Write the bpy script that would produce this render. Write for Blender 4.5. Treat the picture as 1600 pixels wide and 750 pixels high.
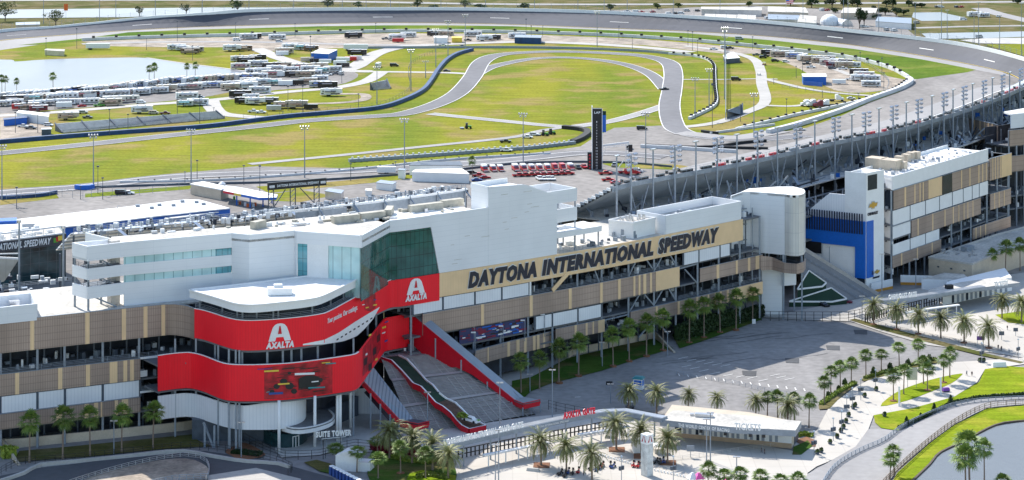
import bpy, bmesh, math, random
from mathutils import Vector, Matrix
random.seed(7)
S = bpy.context.scene
COL = S.collection
R = math.radians
for o in list(bpy.data.objects):
    bpy.data.objects.remove(o)

# ------------------------------------------------------------------ camera, sky, sun, exposure
CH, FP, HOR = 160.0, 3500.0, 300.0        # camera height (m), focal length and horizon in photo pixels
GZ = -2.5                                  # level of the open ground; the stadium podium is z = 0
cam = bpy.data.cameras.new('camera'); camo = bpy.data.objects.new('camera', cam); COL.objects.link(camo)
camo.location = (0, 0, CH); camo.rotation_euler = (R(90), 0, 0)
cam.sensor_width = 36; cam.lens = 36 * FP / 1600.0
cam.shift_y = -(375 + HOR) / 1600.0; cam.clip_start = 5; cam.clip_end = 20000
S.camera = camo
SUN_EL = 44.0
SUN_DIR = Vector((-0.55, 0.83, 0)).normalized() * math.cos(R(SUN_EL)) + Vector((0, 0, math.sin(R(SUN_EL))))
w = bpy.data.worlds.new('World'); S.world = w; w.use_nodes = True
nt = w.node_tree; nt.nodes.clear()
sky = nt.nodes.new('ShaderNodeTexSky'); sky.sky_type = 'NISHITA'; sky.sun_disc = False
sky.sun_elevation = R(SUN_EL); sky.sun_rotation = math.atan2(SUN_DIR.x, SUN_DIR.y)
sky.air_density = 1.15; sky.dust_density = 0.6
bg = nt.nodes.new('ShaderNodeBackground'); bg.inputs[1].default_value = 0.15
wo = nt.nodes.new('ShaderNodeOutputWorld')
nt.links.new(sky.outputs[0], bg.inputs[0]); nt.links.new(bg.outputs[0], wo.inputs[0])
sl = bpy.data.lights.new('sun', 'SUN'); sl.energy = 3.8; sl.angle = R(0.5); sl.color = (1.0, 0.955, 0.88)
so = bpy.data.objects.new('sun', sl); COL.objects.link(so)
so.rotation_euler = SUN_DIR.to_track_quat('Z', 'Y').to_euler()
S.view_settings.view_transform = 'Standard'; S.view_settings.look = 'None'
S.view_settings.exposure = 0.80; S.view_settings.gamma = 1

# ------------------------------------------------------------------ placement helpers
def P(x, y, z=GZ):
    """world point at height z that the photo shows at pixel x, y"""
    d = y + HOR
    return Vector(((x - 800) * (CH - z) / d, FP * (CH - z) / d, z))
def PY(x, y, Y):
    """world point at depth Y"""
    return Vector(((x - 800) * Y / FP, Y, CH - Y * (y + HOR) / FP))
def hgt(yb, yt, z0=GZ):
    return (CH - z0) * (1 - (yt + HOR) / (yb + HOR))
def smooth(pts, n=6, closed=False):
    pts = [Vector(p) for p in pts]; out = []
    N = len(pts)
    rng = range(N) if closed else range(N - 1)
    for i in rng:
        if closed: p0, p1, p2, p3 = pts[i-1], pts[i], pts[(i+1) % N], pts[(i+2) % N]
        else: p0, p1, p2, p3 = pts[max(i-1, 0)], pts[i], pts[i+1], pts[min(i+2, N-1)]
        for k in range(n):
            t = k / n
            out.append(0.5 * ((2*p1) + (p2-p0)*t + (2*p0-5*p1+4*p2-p3)*t*t + (3*p1-p0-3*p2+p3)*t**3))
    if not closed: out.append(pts[-1])
    return out
class Path:
    def __init__(s, pts):
        s.p = [Vector((p[0], p[1])) for p in pts]; s.c = [0.0]
        for a, b in zip(s.p, s.p[1:]): s.c.append(s.c[-1] + (b-a).length)
        s.L = s.c[-1]
    def at(s, d, off=0.0):
        i = 0
        while i < len(s.c) - 2 and s.c[i+1] < d: i += 1
        a, b = s.p[i], s.p[i+1]; t = (d - s.c[i]) / max(1e-6, s.c[i+1]-s.c[i])
        q = a + (b-a)*t; n = s.nrm(d)
        return q + n*off
    def tan(s, d):
        i = 0
        while i < len(s.c) - 2 and s.c[i+1] < d: i += 1
        i0 = max(i-1, 0) if d - s.c[i] < (s.c[i+1]-s.c[i])*0.5 else i
        i1 = i0 + 1
        t = (s.p[i+1]-s.p[i]).normalized(); u = (s.p[min(i1+1, len(s.p)-1)]-s.p[i0]).normalized()
        return ((t+u)*0.5).normalized()
    def nrm(s, d):
        t = s.tan(d); return Vector((t.y, -t.x))      # towards the camera side for a path running left to right
    def px(s, x, off=0.0):
        """arc length where the path crosses photo column x"""
        k = (x - 800) / FP; best = None
        for i in range(len(s.p)-1):
            a, b = s.p[i], s.p[i+1]
            fa, fb = a.x - k*a.y, b.x - k*b.y
            if fa*fb <= 0 and fa != fb: return s.c[i] + (s.c[i+1]-s.c[i])*fa/(fa-fb)
        return 0.0 if (s.p[0].x - k*s.p[0].y) > 0 else s.L
    def sub(s, a, b, step=3.0):
        n = max(1, int(math.ceil((b-a)/step)))
        return [a + (b-a)*i/n for i in range(n+1)]

# ------------------------------------------------------------------ mesh builder
class MB:
    def __init__(s): s.v = []; s.f = []; s.m = []; s.uv = {}
    def face(s, pts, m=0, uv=None):
        b = len(s.v); s.v += [tuple(p) for p in pts]; s.f.append(tuple(range(b, b+len(pts)))); s.m.append(m)
        if uv: s.uv[len(s.f)-1] = uv
    def mesh(s, verts, faces, m=0):
        b = len(s.v); s.v += [tuple(p) for p in verts]
        for f in faces: s.f.append(tuple(b+i for i in f)); s.m.append(m)
    def box(s, c, d, rz=0, m=0, top=None):
        """c = centre of the base, d = full sizes; top = scale of the top face (x, y)"""
        cx, cy, cz = c; x, y, z = d[0]/2, d[1]/2, d[2]; tx, ty = top if top else (1, 1)
        co, si = math.cos(rz), math.sin(rz); vs = []
        for zz, ax, ay in ((0, 1, 1), (z, tx, ty)):
            for sx, sy in ((-1,-1),(1,-1),(1,1),(-1,1)):
                px_, py_ = sx*x*ax, sy*y*ay
                vs.append((cx+px_*co-py_*si, cy+px_*si+py_*co, cz+zz))
        s.mesh(vs, [(3,2,1,0),(4,5,6,7),(0,1,5,4),(1,2,6,5),(2,3,7,6),(3,0,4,7)], m)
    def beam(s, a, b, w=.3, h=None, m=0):
        a, b = Vector(a), Vector(b); h = h or w; d = (b-a)
        if d.length < 1e-5: return
        d.normalize(); up = Vector((0,0,1)) if abs(d.z) < .95 else Vector((1,0,0))
        r = d.cross(up).normalized()*w/2; u = r.cross(d).normalized()*h/2
        vs = [a-r-u, a+r-u, a+r+u, a-r+u, b-r-u, b+r-u, b+r+u, b-r+u]
        s.mesh(vs, [(0,1,2,3),(7,6,5,4),(0,4,5,1),(1,5,6,2),(2,6,7,3),(3,7,4,0)], m)
    def cyl(s, a, b, r0, r1=None, n=8, m=0, cap=True):
        a, b = Vector(a), Vector(b); r1 = r0 if r1 is None else r1; d = (b-a).normalized()
        up = Vector((0,0,1)) if abs(d.z) < .95 else Vector((1,0,0))
        u = d.cross(up).normalized(); v = d.cross(u)
        vs = []
        for c, r in ((a, r0), (b, r1)):
            for i in range(n):
                t = 2*math.pi*i/n; vs.append(c + (u*math.cos(t)+v*math.sin(t))*r)
        fs = [(i, (i+1) % n, n+(i+1) % n, n+i) for i in range(n)]
        if cap: fs += [tuple(range(n-1,-1,-1)), tuple(range(n, 2*n))]
        s.mesh(vs, fs, m)
    def tube(s, pts, rs, n=7, m=0):
        vs = []; fs = []
        for i, p in enumerate(pts):
            p = Vector(p); a = Vector(pts[max(0,i-1)]); b = Vector(pts[min(len(pts)-1,i+1)]); d = (b-a).normalized()
            up = Vector((0,0,1)) if abs(d.z) < .9 else Vector((1,0,0)); u = d.cross(up).normalized(); v = d.cross(u)
            r = rs[i] if hasattr(rs, '__len__') else rs
            for k in range(n):
                t = 2*math.pi*k/n; vs.append(p+(u*math.cos(t)+v*math.sin(t))*r)
        for i in range(len(pts)-1):
            for k in range(n): fs.append((i*n+k, i*n+(k+1)%n, (i+1)*n+(k+1)%n, (i+1)*n+k))
        fs += [tuple(range(n)), tuple(range((len(pts)-1)*n, len(pts)*n))]
        s.mesh(vs, fs, m)
    def prism(s, poly, z0, z1, m=0, mt=None):
        """poly (x, y) list extruded between z0 and z1; top gets material mt"""
        n = len(poly); A = sum(poly[i][0]*poly[(i+1)%n][1]-poly[(i+1)%n][0]*poly[i][1] for i in range(n))
        if A < 0: poly = poly[::-1]
        lo = [(p[0], p[1], z0) for p in poly]; hi = [(p[0], p[1], z1) for p in poly]
        for i in range(n):
            j = (i+1) % n; s.face([lo[i], lo[j], hi[j], hi[i]], m)
        s.face(lo[::-1], m); s.face(hi, m if mt is None else mt)
    def band(s, path, s0, s1, z0, z1, off=0.0, th=0.3, m=0, step=3.0, zf=None):
        """a wall strip of thickness th that follows a path; front face at off towards the camera"""
        s1 = min(s1, path.L); ds = path.sub(s0, s1, step)
        if zf is None: zf = lambda d: (z0, z1)
        fr = [path.at(d, off) for d in ds]; bk = [path.at(d, off-th) for d in ds]
        for i in range(len(ds)-1):
            a, b, c, e = fr[i], fr[i+1], bk[i+1], bk[i]
            l0, h0 = zf(ds[i]); l1, h1 = zf(ds[i+1])
            s.face([(a.x,a.y,l0),(b.x,b.y,l1),(b.x,b.y,h1),(a.x,a.y,h0)], m, [(ds[i],l0),(ds[i+1],l1),(ds[i+1],h1),(ds[i],h0)])
            s.face([(c.x,c.y,l1),(e.x,e.y,l0),(e.x,e.y,h0),(c.x,c.y,h1)], m)
            s.face([(a.x,a.y,h0),(b.x,b.y,h1),(c.x,c.y,h1),(e.x,e.y,h0)], m)
            s.face([(e.x,e.y,l0),(c.x,c.y,l1),(b.x,b.y,l1),(a.x,a.y,l0)], m)
        for i, sg in ((0, 1), (len(ds)-1, -1)):
            a, e = fr[i], bk[i]; l, h = zf(ds[i])
            q = [(e.x,e.y,l),(a.x,a.y,l),(a.x,a.y,h),(e.x,e.y,h)]
            s.face(q if sg > 0 else q[::-1], m)
    def build(s, name, mats, parent=None, smooth_=False, uv=True):
        me = bpy.data.meshes.new(name)
        vs = s.v
        if parent is not None:
            L = parent_loc(parent)
            if L.length > 0: vs = [(v[0]-L.x, v[1]-L.y, v[2]-L.z) for v in vs]
        me.from_pydata(vs, [], s.f)
        if not isinstance(mats, (list, tuple)): mats = [mats]
        for m_ in mats: me.materials.append(m_)
        if len(mats) > 1: me.polygons.foreach_set('material_index', s.m)
        if uv and len(s.f) < 60000:
            ul = me.uv_layers.new(name='uv'); data = [0.0]*(2*len(me.loops)); k = 0
            for fi, f in enumerate(s.f):
                if fi in s.uv:
                    for q in s.uv[fi]: data[k] = q[0]; data[k+1] = q[1]; k += 2
                    continue
                n = me.polygons[fi].normal
                if abs(n.z) > .75:
                    for i in f: data[k] = s.v[i][0]; data[k+1] = s.v[i][1]; k += 2
                else:
                    h = math.hypot(n.x, n.y) or 1; tx, ty = -n.y/h, n.x/h
                    for i in f: data[k] = s.v[i][0]*tx+s.v[i][1]*ty; data[k+1] = s.v[i][2]; k += 2
            ul.data.foreach_set('uv', data)
        if smooth_: me.polygons.foreach_set('use_smooth', [True]*len(me.polygons))
        o = bpy.data.objects.new(name, me); COL.objects.link(o)
        if parent is not None: o.parent = parent
        return o
def parent_loc(p):
    L = Vector((0,0,0))
    while p is not None: L = L + p.location; p = p.parent
    return L
class MP(MB):
    def __init__(s): MB.__init__(s); s.q = []
for _n in ('box','beam','cyl','tube','prism','band'):
    def _f(s, *a, _n=_n, **k): b = MB(); getattr(MB, _n)(b, *a, **k); s.q.append(b)
    setattr(MP, _n, _f)
def pieces(name, mats, parent, fn, **k):
    mb = MP(); fn(mb); out = []
    for b in mb.q + ([mb] if mb.f else []):
        used = sorted(set(b.m)); ms = mats if isinstance(mats, (list, tuple)) else [mats]
        if len(used) == 1: out.append(b.build(name, ms[used[0]] if used[0] < len(ms) else ms[0], parent, **k))
        else: out.append(b.build(name, ms, parent, **k))
    return out
def tag(o, label=None, cat=None, group=None, kind=None):
    if label: o['label'] = label
    if cat: o['category'] = cat
    if group: o['group'] = group
    if kind: o['kind'] = kind
    return o
def empty(name, loc, label, cat, group=None, rz=0):
    o = bpy.data.objects.new(name, None); COL.objects.link(o); o.location = loc; o.rotation_euler.z = rz
    o.empty_display_size = .5
    return tag(o, label, cat, group)
KIDS = {}
def copy_tree(o, parent=None):
    c = o.copy(); COL.objects.link(c)
    if parent is not None: c.parent = parent
    if o not in KIDS: KIDS[o] = list(o.children)
    for ch in KIDS[o]: copy_tree(ch, c)
    return c
class Proto:
    """first use places the original itself, later uses copy it"""
    def __init__(s, root): s.o = root; s.used = False
    def put(s, loc, rz=0, label=None, group=None, scale=1.0, cat=None):
        if not s.used: o = s.o; s.used = True
        else: o = copy_tree(s.o)
        o.location = loc; o.rotation_euler.z = rz; o.scale = (scale,)*3 if not hasattr(scale, '__len__') else scale
        tag(o, label, cat, group); return o
class Protos(dict):
    def drop_unused(s):
        for p in s.values():
            if not p.used:
                for c in list(p.o.children_recursive): bpy.data.objects.remove(c)
                bpy.data.objects.remove(p.o)
_o = ['first','second','third','fourth','fifth','sixth','seventh','eighth','ninth','tenth','eleventh','twelfth','thirteenth','fourteenth','fifteenth','sixteenth','seventeenth','eighteenth','nineteenth']
_t = {2:('twenty','twentieth'),3:('thirty','thirtieth'),4:('forty','fortieth'),5:('fifty','fiftieth')}
def nth(i):
    i += 1
    if i < 20: return _o[i-1]
    a, b = divmod(i, 10)
    return _t[a][1] if b == 0 else _t[a][0] + '-' + _o[b-1]

# ------------------------------------------------------------------ materials
def _base(name):
    m = bpy.data.materials.new(name); m.use_nodes = True
    n = m.node_tree.nodes; b = n['Principled BSDF']; return m, m.node_tree, n, b
def _noise(nt, scale, detail=4, stretch=None, src=None):
    g = nt.nodes.new('ShaderNodeNewGeometry'); t = nt.nodes.new('ShaderNodeTexNoise')
    t.inputs['Scale'].default_value = scale; t.inputs['Detail'].default_value = detail
    mp = nt.nodes.new('ShaderNodeMapping'); mp.inputs['Scale'].default_value = stretch or (1,1,1)
    nt.links.new(src or g.outputs['Position'], mp.inputs[0]); nt.links.new(mp.outputs[0], t.inputs['Vector'])
    return t.outputs['Fac']
def _range(nt, fac, a, b, c, d):
    r = nt.nodes.new('ShaderNodeMapRange'); nt.links.new(fac, r.inputs[0])
    for i, v in enumerate((a, b, c, d)): r.inputs[i+1].default_value = v
    return r.outputs[0]
def _mul(nt, col, fac):
    v = nt.nodes.new('ShaderNodeVectorMath'); v.operation = 'SCALE'
    if isinstance(col, tuple): v.inputs[0].default_value = col
    else: nt.links.new(col, v.inputs[0])
    nt.links.new(fac, v.inputs['Scale']); return v.outputs[0]
def _mix(nt, fac, a, b):
    x = nt.nodes.new('ShaderNodeMix'); x.data_type = 'RGBA'
    if isinstance(fac, float): x.inputs[0].default_value = fac
    else: nt.links.new(fac, x.inputs[0])
    for i, c in ((6, a), (7, b)):
        if isinstance(c, tuple): x.inputs[i].default_value = (*c, 1)
        else: nt.links.new(c, x.inputs[i])
    return x.outputs[2]
def mat(name, col, rough=.6, metal=0., var=.12, scale=.4, stretch=None, var2=.08, spec=.5):
    m, nt, n, b = _base(name)
    f1 = _range(nt, _noise(nt, scale, 5, stretch), .3, .7, 1-var, 1+var)
    f2 = _range(nt, _noise(nt, scale*9, 3), .3, .7, 1-var2, 1+var2)
    c = _mul(nt, _mul(nt, tuple(col), f1), f2)
    nt.links.new(c, b.inputs['Base Color'])
    b.inputs['Roughness'].default_value = rough; b.inputs['Metallic'].default_value = metal
    b.inputs['Specular IOR Level'].default_value = spec
    return m
def _uvline(nt, axis, period, width, jitter=0):
    """1 on thin lines every period metres of the UV axis"""
    u = nt.nodes.new('ShaderNodeUVMap'); sp = nt.nodes.new('ShaderNodeSeparateXYZ'); nt.links.new(u.outputs[0], sp.inputs[0])
    d = nt.nodes.new('ShaderNodeMath'); d.operation = 'DIVIDE'; nt.links.new(sp.outputs[axis], d.inputs[0]); d.inputs[1].default_value = period
    fr = nt.nodes.new('ShaderNodeMath'); fr.operation = 'FRACT'; nt.links.new(d.outputs[0], fr.inputs[0])
    l = nt.nodes.new('ShaderNodeMath'); l.operation = 'LESS_THAN'; nt.links.new(fr.outputs[0], l.inputs[0]); l.inputs[1].default_value = width/period
    return l.outputs[0]
def mat_lines(name, col, line, specs, rough=.5, metal=0., var=.08, scale=.25, strength=1.0, stretch=None):
    """colour with thin lines: specs = [(axis, period, width), ...]"""
    m, nt, n, b = _base(name)
    f1 = _range(nt, _noise(nt, scale, 5, stretch), .3, .7, 1-var, 1+var)
    c = _mul(nt, tuple(col), f1)
    for ax, per, wd in specs:
        f = _uvline(nt, ax, per, wd)
        mm = nt.nodes.new('ShaderNodeMath'); mm.operation = 'MULTIPLY'; nt.links.new(f, mm.inputs[0]); mm.inputs[1].default_value = strength
        c = _mix(nt, mm.outputs[0], c, tuple(line))
    nt.links.new(c, b.inputs['Base Color'])
    b.inputs['Roughness'].default_value = rough; b.inputs['Metallic'].default_value = metal
    return m
def mat_grass(name, a, b_, c_, scale=.02, streak=(1, .25, 1)):
    m, nt, n, b = _base(name)
    f = _range(nt, _noise(nt, scale, 6, streak), .38, .62, 0, 1)
    f2 = _range(nt, _noise(nt, scale*1.3, 8), .50, .62, 0, 1)
    f3 = _range(nt, _noise(nt, scale*30, 4), .3, .7, .82, 1.16)
    f4 = _range(nt, _noise(nt, scale*14, 5, (.12,1,1)), .35, .65, .84, 1.14)
    c = _mix(nt, f2, _mix(nt, f, tuple(a), tuple(b_)), tuple(c_))
    nt.links.new(_mul(nt, _mul(nt, c, f3), f4), b.inputs['Base Color']); b.inputs['Roughness'].default_value = .9
    b.inputs['Specular IOR Level'].default_value = .02
    return m
def mat_glass(name, col, rough=.06, spec=.9):
    m, nt, n, b = _base(name)
    f = _range(nt, _noise(nt, .5, 3), .3, .7, .7, 1.3)
    nt.links.new(_mul(nt, tuple(col), f), b.inputs['Base Color']); b.inputs['Roughness'].default_value = rough
    b.inputs['Specular IOR Level'].default_value = spec
    return m
def mat_water(name, col, rough=.12, bscale=.8, spec=.5):
    m, nt, n, b = _base(name)
    f = _range(nt, _noise(nt, .02, 5, (1, .3, 1)), .3, .7, .85, 1.15)
    nt.links.new(_mul(nt, tuple(col), f), b.inputs['Base Color'])
    b.inputs['Roughness'].default_value = rough; b.inputs['Specular IOR Level'].default_value = spec
    bp = nt.nodes.new('ShaderNodeBump'); bp.inputs['Strength'].default_value = .5; bp.inputs['Distance'].default_value = .15
    nt.links.new(_noise(nt, bscale, 3), bp.inputs['Height']); nt.links.new(bp.outputs[0], b.inputs['Normal'])
    return m
def mat_foliage(name, a, b_, scale=1.2):
    m, nt, n, b = _base(name)
    oi = nt.nodes.new('ShaderNodeObjectInfo')
    f = _range(nt, _noise(nt, scale, 2), .3, .7, 0, 1)
    r = _range(nt, oi.outputs['Random'], 0, 1, .75, 1.25)
    nt.links.new(_mul(nt, _mix(nt, f, tuple(a), tuple(b_)), r), b.inputs['Base Color']); b.inputs['Roughness'].default_value = .55
    b.inputs['Specular IOR Level'].default_value = .3
    return m
W = {}
W['white'] = mat_lines('white_panel', (.76,.77,.78), (.58,.60,.63), [(1, 1.45, .07), (0, 9.0, .06)], .45, 0, .05, .1, .5)
W['white_v'] = mat_lines('white_ribbed', (.74,.755,.775), (.50,.53,.58), [(0, .9, .10)], .4, 0, .06, .15, .55)
W['white_plain'] = mat('white_paint', (.78,.78,.77), .5, 0, .04, .3, None, .03)
W['roof'] = mat('white_roof_membrane', (.78,.765,.73), .7, 0, .07, .12, None, .07)
W['roof_dirty'] = mat('worn_roof_membrane', (.50,.47,.42), .8, 0, .22, .12, None, .2)
W['perf'] = mat_lines('perforated_bronze', (.40,.305,.25), (.20,.15,.13), [(0, .62, .2), (1, 1.75, .18)], .45, .25, .22, .12, .5, (1,1,.3))
W['gold'] = mat_lines('gold_panel', (.80,.575,.34), (.60,.43,.25), [(0, .55, .09)], .4, .2, .08, .2, .5)
W['red'] = mat_lines('red_panel', (.92,.002,.016), (.58,.0,.012), [(0, .75, .07)], .6, 0, .05, .15, .45)
W['red_plain'] = mat('red_paint', (.60,.006,.02), .35, 0, .08, .3)
W['red_dark'] = mat('dark_red_print', (.42,.004,.015), .4, 0, .5, .5)
W['blue'] = mat('blue_wall', (.006,.12,.50), .4, 0, .06, .2)
W['navy'] = mat('navy_letters', (.012,.016,.035), .4)
W['steel'] = mat('galvanised_steel', (.26,.30,.35), .45, .3, .12, 1.)
W['steel_dark'] = mat('dark_steel', (.07,.09,.12), .5, .2, .2, .6)
W['black'] = mat('black_paint', (.012,.013,.016), .4)
W['dark'] = mat('dark_interior', (.022,.028,.042), .7, 0, .5, .3)  # near-black; the shade deep inside the concourse is put into this colour
W['floor'] = mat('concourse_concrete', (.15,.155,.165), .8, 0, .15, .3)
W['concrete'] = mat('concrete', (.44,.42,.39), .8, 0, .12, .15)
W['beige'] = mat('beige_masonry', (.52,.44,.34), .8, 0, .1, .3)
W['plaza'] = mat_lines('plaza_paving', (.48,.44,.385), (.37,.335,.29), [(0, 6., .25), (1, 6., .25)], .8, 0, .09, .07, .45)
W['walk'] = mat('pale_walk', (.40,.375,.34), .8, 0, .1, .1)
W['asphalt'] = mat('asphalt', (.155,.15,.15), .85, 0, .14, .035, None, .1)
W['asphalt_dark'] = mat('dark_asphalt', (.07,.073,.08), .85, 0, .15, .05, None, .1)
W['lot'] = mat('parking_asphalt', (.25,.238,.23), .9, 0, .2, .05, (1,.5,1), .14, .2)
W['pit'] = mat('worn_asphalt', (.245,.225,.208), .9, 0, .22, .035, (1,.3,1), .16, .15)
W['road'] = mat('bleached_road', (.30,.285,.275), .85, 0, .1, .05, (1,.3,1), .08)
W['track'] = mat('race_asphalt', (.185,.18,.185), .85, 0, .14, .03, (1,.3,1), .08, .15)
W['bank'] = mat('banking_asphalt', (.088,.090,.104), .75, 0, .2, .02, (.3,1,1), .05, .25)
W['dirt'] = mat('sandy_dirt', (.30,.245,.19), .9, 0, .4, .12, None, .25)
W['mulch'] = mat('orange_mulch', (.20,.085,.04), .9, 0, .25, 1.)
W['line'] = mat('white_line_paint', (.74,.72,.68), .7, 0, .12, .2)
W['yellow'] = mat('yellow_paint', (.75,.52,.06), .6, 0, .1, .2)
W['barrier'] = mat('concrete_barrier', (.62,.62,.62), .7, 0, .15, .1)
W['tyre'] = mat('tyre_rubber', (.018,.018,.02), .8, 0, .3, 1.)
W['bluewall'] = mat('blue_tyre_wall', (.012,.055,.16), .6, 0, .3, .4)
W['grass'] = mat_grass('infield_grass', (.145,.185,.022), (.235,.228,.026), (.265,.21,.07), .024)
W['grass_far'] = mat_grass('outer_grass', (.075,.135,.018), (.125,.18,.022), (.165,.195,.04), .02)
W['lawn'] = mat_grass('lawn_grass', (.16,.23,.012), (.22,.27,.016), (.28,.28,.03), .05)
W['lawn_dark'] = mat_grass('shade_toned_lawn', (.045,.10,.018), (.07,.12,.022), (.12,.11,.04), .08)  # darker copy of the lawn, with shade put into the colour
W['scrub'] = mat_grass('dry_scrub', (.09,.10,.03), (.14,.12,.05), (.18,.15,.08), .05)
W['turf'] = mat('artificial_turf', (.012,.04,.022), .9, 0, .15, .3)
W['lake'] = mat_water('lake_water', (.215,.225,.245), .3, .5, .2)
W['pond'] = mat_water('pond_water', (.165,.165,.165), .25, .8, .25)
W['glass'] = mat_glass('dark_glass', (.012,.045,.05), .05)
W['glass_t'] = mat_lines('teal_glass', (.12,.35,.40), (.04,.10,.11), [(0, 1.6, .16),(1, 3.3, .12)], .06, 0, .2, .25, .8)
W['glass_p'] = mat_lines('pale_glass', (.44,.64,.64), (.13,.25,.27), [(0, 2.6, .2)], .08, 0, .18, .2, .8)
W['win'] = mat('window_glass', (.03,.04,.055), .08)
W['chrome'] = mat('bright_metal', (.55,.56,.58), .3, .7)
W['bark'] = mat('palm_trunk_bark', (.23,.17,.13), .9, 0, .25, 2., (1,1,6))
W['bark_d'] = mat('dark_bark', (.10,.075,.06), .9, 0, .25, 2.)
W['fan'] = mat_foliage('fan_palm_leaf', (.07,.13,.02), (.19,.25,.05))
W['date'] = mat_foliage('date_palm_leaf', (.15,.17,.055), (.24,.23,.09))
W['leaf'] = mat_foliage('tree_leaf', (.04,.075,.018), (.09,.12,.03), .6)
W['hedge'] = mat_foliage('hedge_leaf', (.018,.04,.014), (.04,.07,.02), 1.5)
W['shrub'] = mat_foliage('shrub_leaf', (.12,.19,.02), (.25,.28,.04), 2.)
W['flower'] = mat_foliage('red_leaf', (.12,.01,.02), (.25,.02,.04), 2.)
W['skin'] = mat('skin', (.45,.26,.18), .6)
W['hair'] = mat('hair', (.04,.025,.02), .7)
PAINT = {
 'white': mat('white_vehicle_paint', (.78,.78,.77), .3, 0, .03), 'silver': mat('silver_vehicle_paint', (.42,.44,.46), .3, .4, .05),
 'black': mat('black_vehicle_paint', (.015,.016,.02), .25, 0, .1), 'grey': mat('grey_vehicle_paint', (.13,.14,.16), .3, .2, .08),
 'red': mat('red_vehicle_paint', (.50,.015,.02), .3, 0, .06), 'tan': mat('tan_vehicle_paint', (.50,.42,.32), .35, 0, .06),
 'blue': mat('blue_vehicle_paint', (.02,.07,.28), .3, 0, .06), 'cream': mat('cream_vehicle_paint', (.66,.62,.54), .35, 0, .05),
 'maroon': mat('maroon_vehicle_paint', (.16,.012,.03), .3, 0, .06), 'green': mat('green_vehicle_paint', (.10,.36,.04), .35, 0, .06),
 'brown': mat('brown_vehicle_paint', (.16,.10,.07), .35, 0, .06), 'teal': mat('teal_vehicle_paint', (.05,.25,.28), .35, 0, .06)}
PINK = mat('pink_fabric', (.75,.10,.35), .7); ORANGE = mat('orange_plastic', (.75,.14,.02), .5)
BANNERBLUE = mat('banner_blue', (.03,.12,.5), .5)

LV = {}
def level(l):
    LV[l] = LV.get(l, -1) + 1
    return GZ + l*.045 + LV[l]*.0037
def ground(name, pts, m, lvl, sm=0, label=None, kind='structure', group=None, cat=None, world=False):
    q = [Vector(p) if world else P(p[0], p[1]) for p in pts]
    if sm: q = smooth(q, sm, True)
    lz = level(lvl)
    mb = MB(); mb.prism([(p.x, p.y) for p in q], lz-.03, lz)
    o = mb.build(name, m); tag(o, label, cat, group, kind); return o
def strip(mb, pts, wd, z, m=0, closed=False, off=0.0):
    """flat ribbon of width wd along world points"""
    n = len(pts)
    L, Rr = [], []
    for i in range(n):
        a = pts[max(i-1,0)] if not closed else pts[i-1]; b = pts[min(i+1,n-1)] if not closed else pts[(i+1)%n]
        t = Vector((b.x-a.x, b.y-a.y)); t = t.normalized() if t.length > 0 else Vector((1,0)); nn = Vector((t.y, -t.x))
        ww = wd[i] if hasattr(wd, '__len__') else wd
        p = Vector((pts[i].x, pts[i].y)) + nn*off
        L.append(p+nn*ww/2); Rr.append(p-nn*ww/2)
    rng = range(n) if closed else range(n-1)
    for i in rng:
        j = (i+1) % n
        mb.face([(Rr[i].x,Rr[i].y,z),(L[i].x,L[i].y,z),(L[j].x,L[j].y,z),(Rr[j].x,Rr[j].y,z)], m)
def road(name, pts, wd, lvl, m=None, edge=True, sm=5, closed=False, edge_m=None):
    q = [P(*p[:2]) for p in pts]
    if sm: q = smooth(q, sm, closed)
    mb = MB()
    lz = level(lvl)
    strip(mb, q, wd, lz, 0, closed)
    if edge:
        strip(mb, q, .45, lz+.012, 1, closed, wd/2-.3); strip(mb, q, .45, lz+.012, 1, closed, -wd/2+.3)
    return tag(mb.build(name, [m or W['road'], edge_m or W['line']]), kind='structure')
def wall_line(name, pts, h, th, m, label, cat='barrier', sm=5, z=GZ, group=None, caps=None, step=4.0, extra=None):
    q = [P(*p[:2]) for p in pts]
    if sm: q = smooth(q, sm)
    path = Path(q); mb = MB(); mb.band(path, 0, path.L, z, z+h, th/2, th, 0, step)
    if extra: extra(mb, path)
    o = mb.build(name, [m] + (caps or [])); tag(o, label, cat, group); return o, path

# ================================================================== GROUND, TRACK, WATER
mb = MB(); mb.face([(-6000,-200,GZ-.1),(6000,-200,GZ-.1),(6000,15000,GZ-.1),(-6000,15000,GZ-.1)])
tag(mb.build('ground', W['scrub']), kind='structure')
OUT = [(-150,72),(0,50.7),(80,44),(160,36),(240,28),(320,22.7),(400,18.5),(500,16.6),(600,16),(700,16),(800,17.3),(933,20.8),(1067,28),(1200,37),(1333,51),(1440,63),(1520,75),(1600,95),(1680,122),(1760,160)]
INN = [(-150,88),(0,64),(100,55.5),(200,48),(300,42.8),(400,40),(500,37.6),(600,36),(700,36.6),(800,38.7),(933,44),(1067,49),(1200,57.3),(1333,71),(1467,92),(1560,110.7),(1600,126.7),(1680,170)]
WZ = 5.6                                                   # top of the banking
ip = smooth([P(*p) for p in INN], 8); ipath = Path(ip)
op_ = smooth([P(x, y, -.8+6.4*max(0, min(1, x/320))) for x, y in OUT], 8); opath = Path(op_)
WL = lambda x: -.8+6.4*max(0, min(1, x/320))
ns = 150
BO = []
for i in range(ns+1):
    a = ipath.at(ipath.L*i/ns); BO.append(min(((q.x-a.x)**2+(q.y-a.y)**2, k) for k, q in enumerate(op_))[1])
for i in range(1, ns+1): BO[i] = max(BO[i], BO[i-1])
BO = [sum(BO[max(0, min(ns, i+j))] for j in range(-9, 10))/19 for i in range(ns+1)]
BO = [op_[int(k)].lerp(op_[min(len(op_)-1, int(k)+1)], k % 1) for k in BO]
mb = MB(); prev = None
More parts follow.
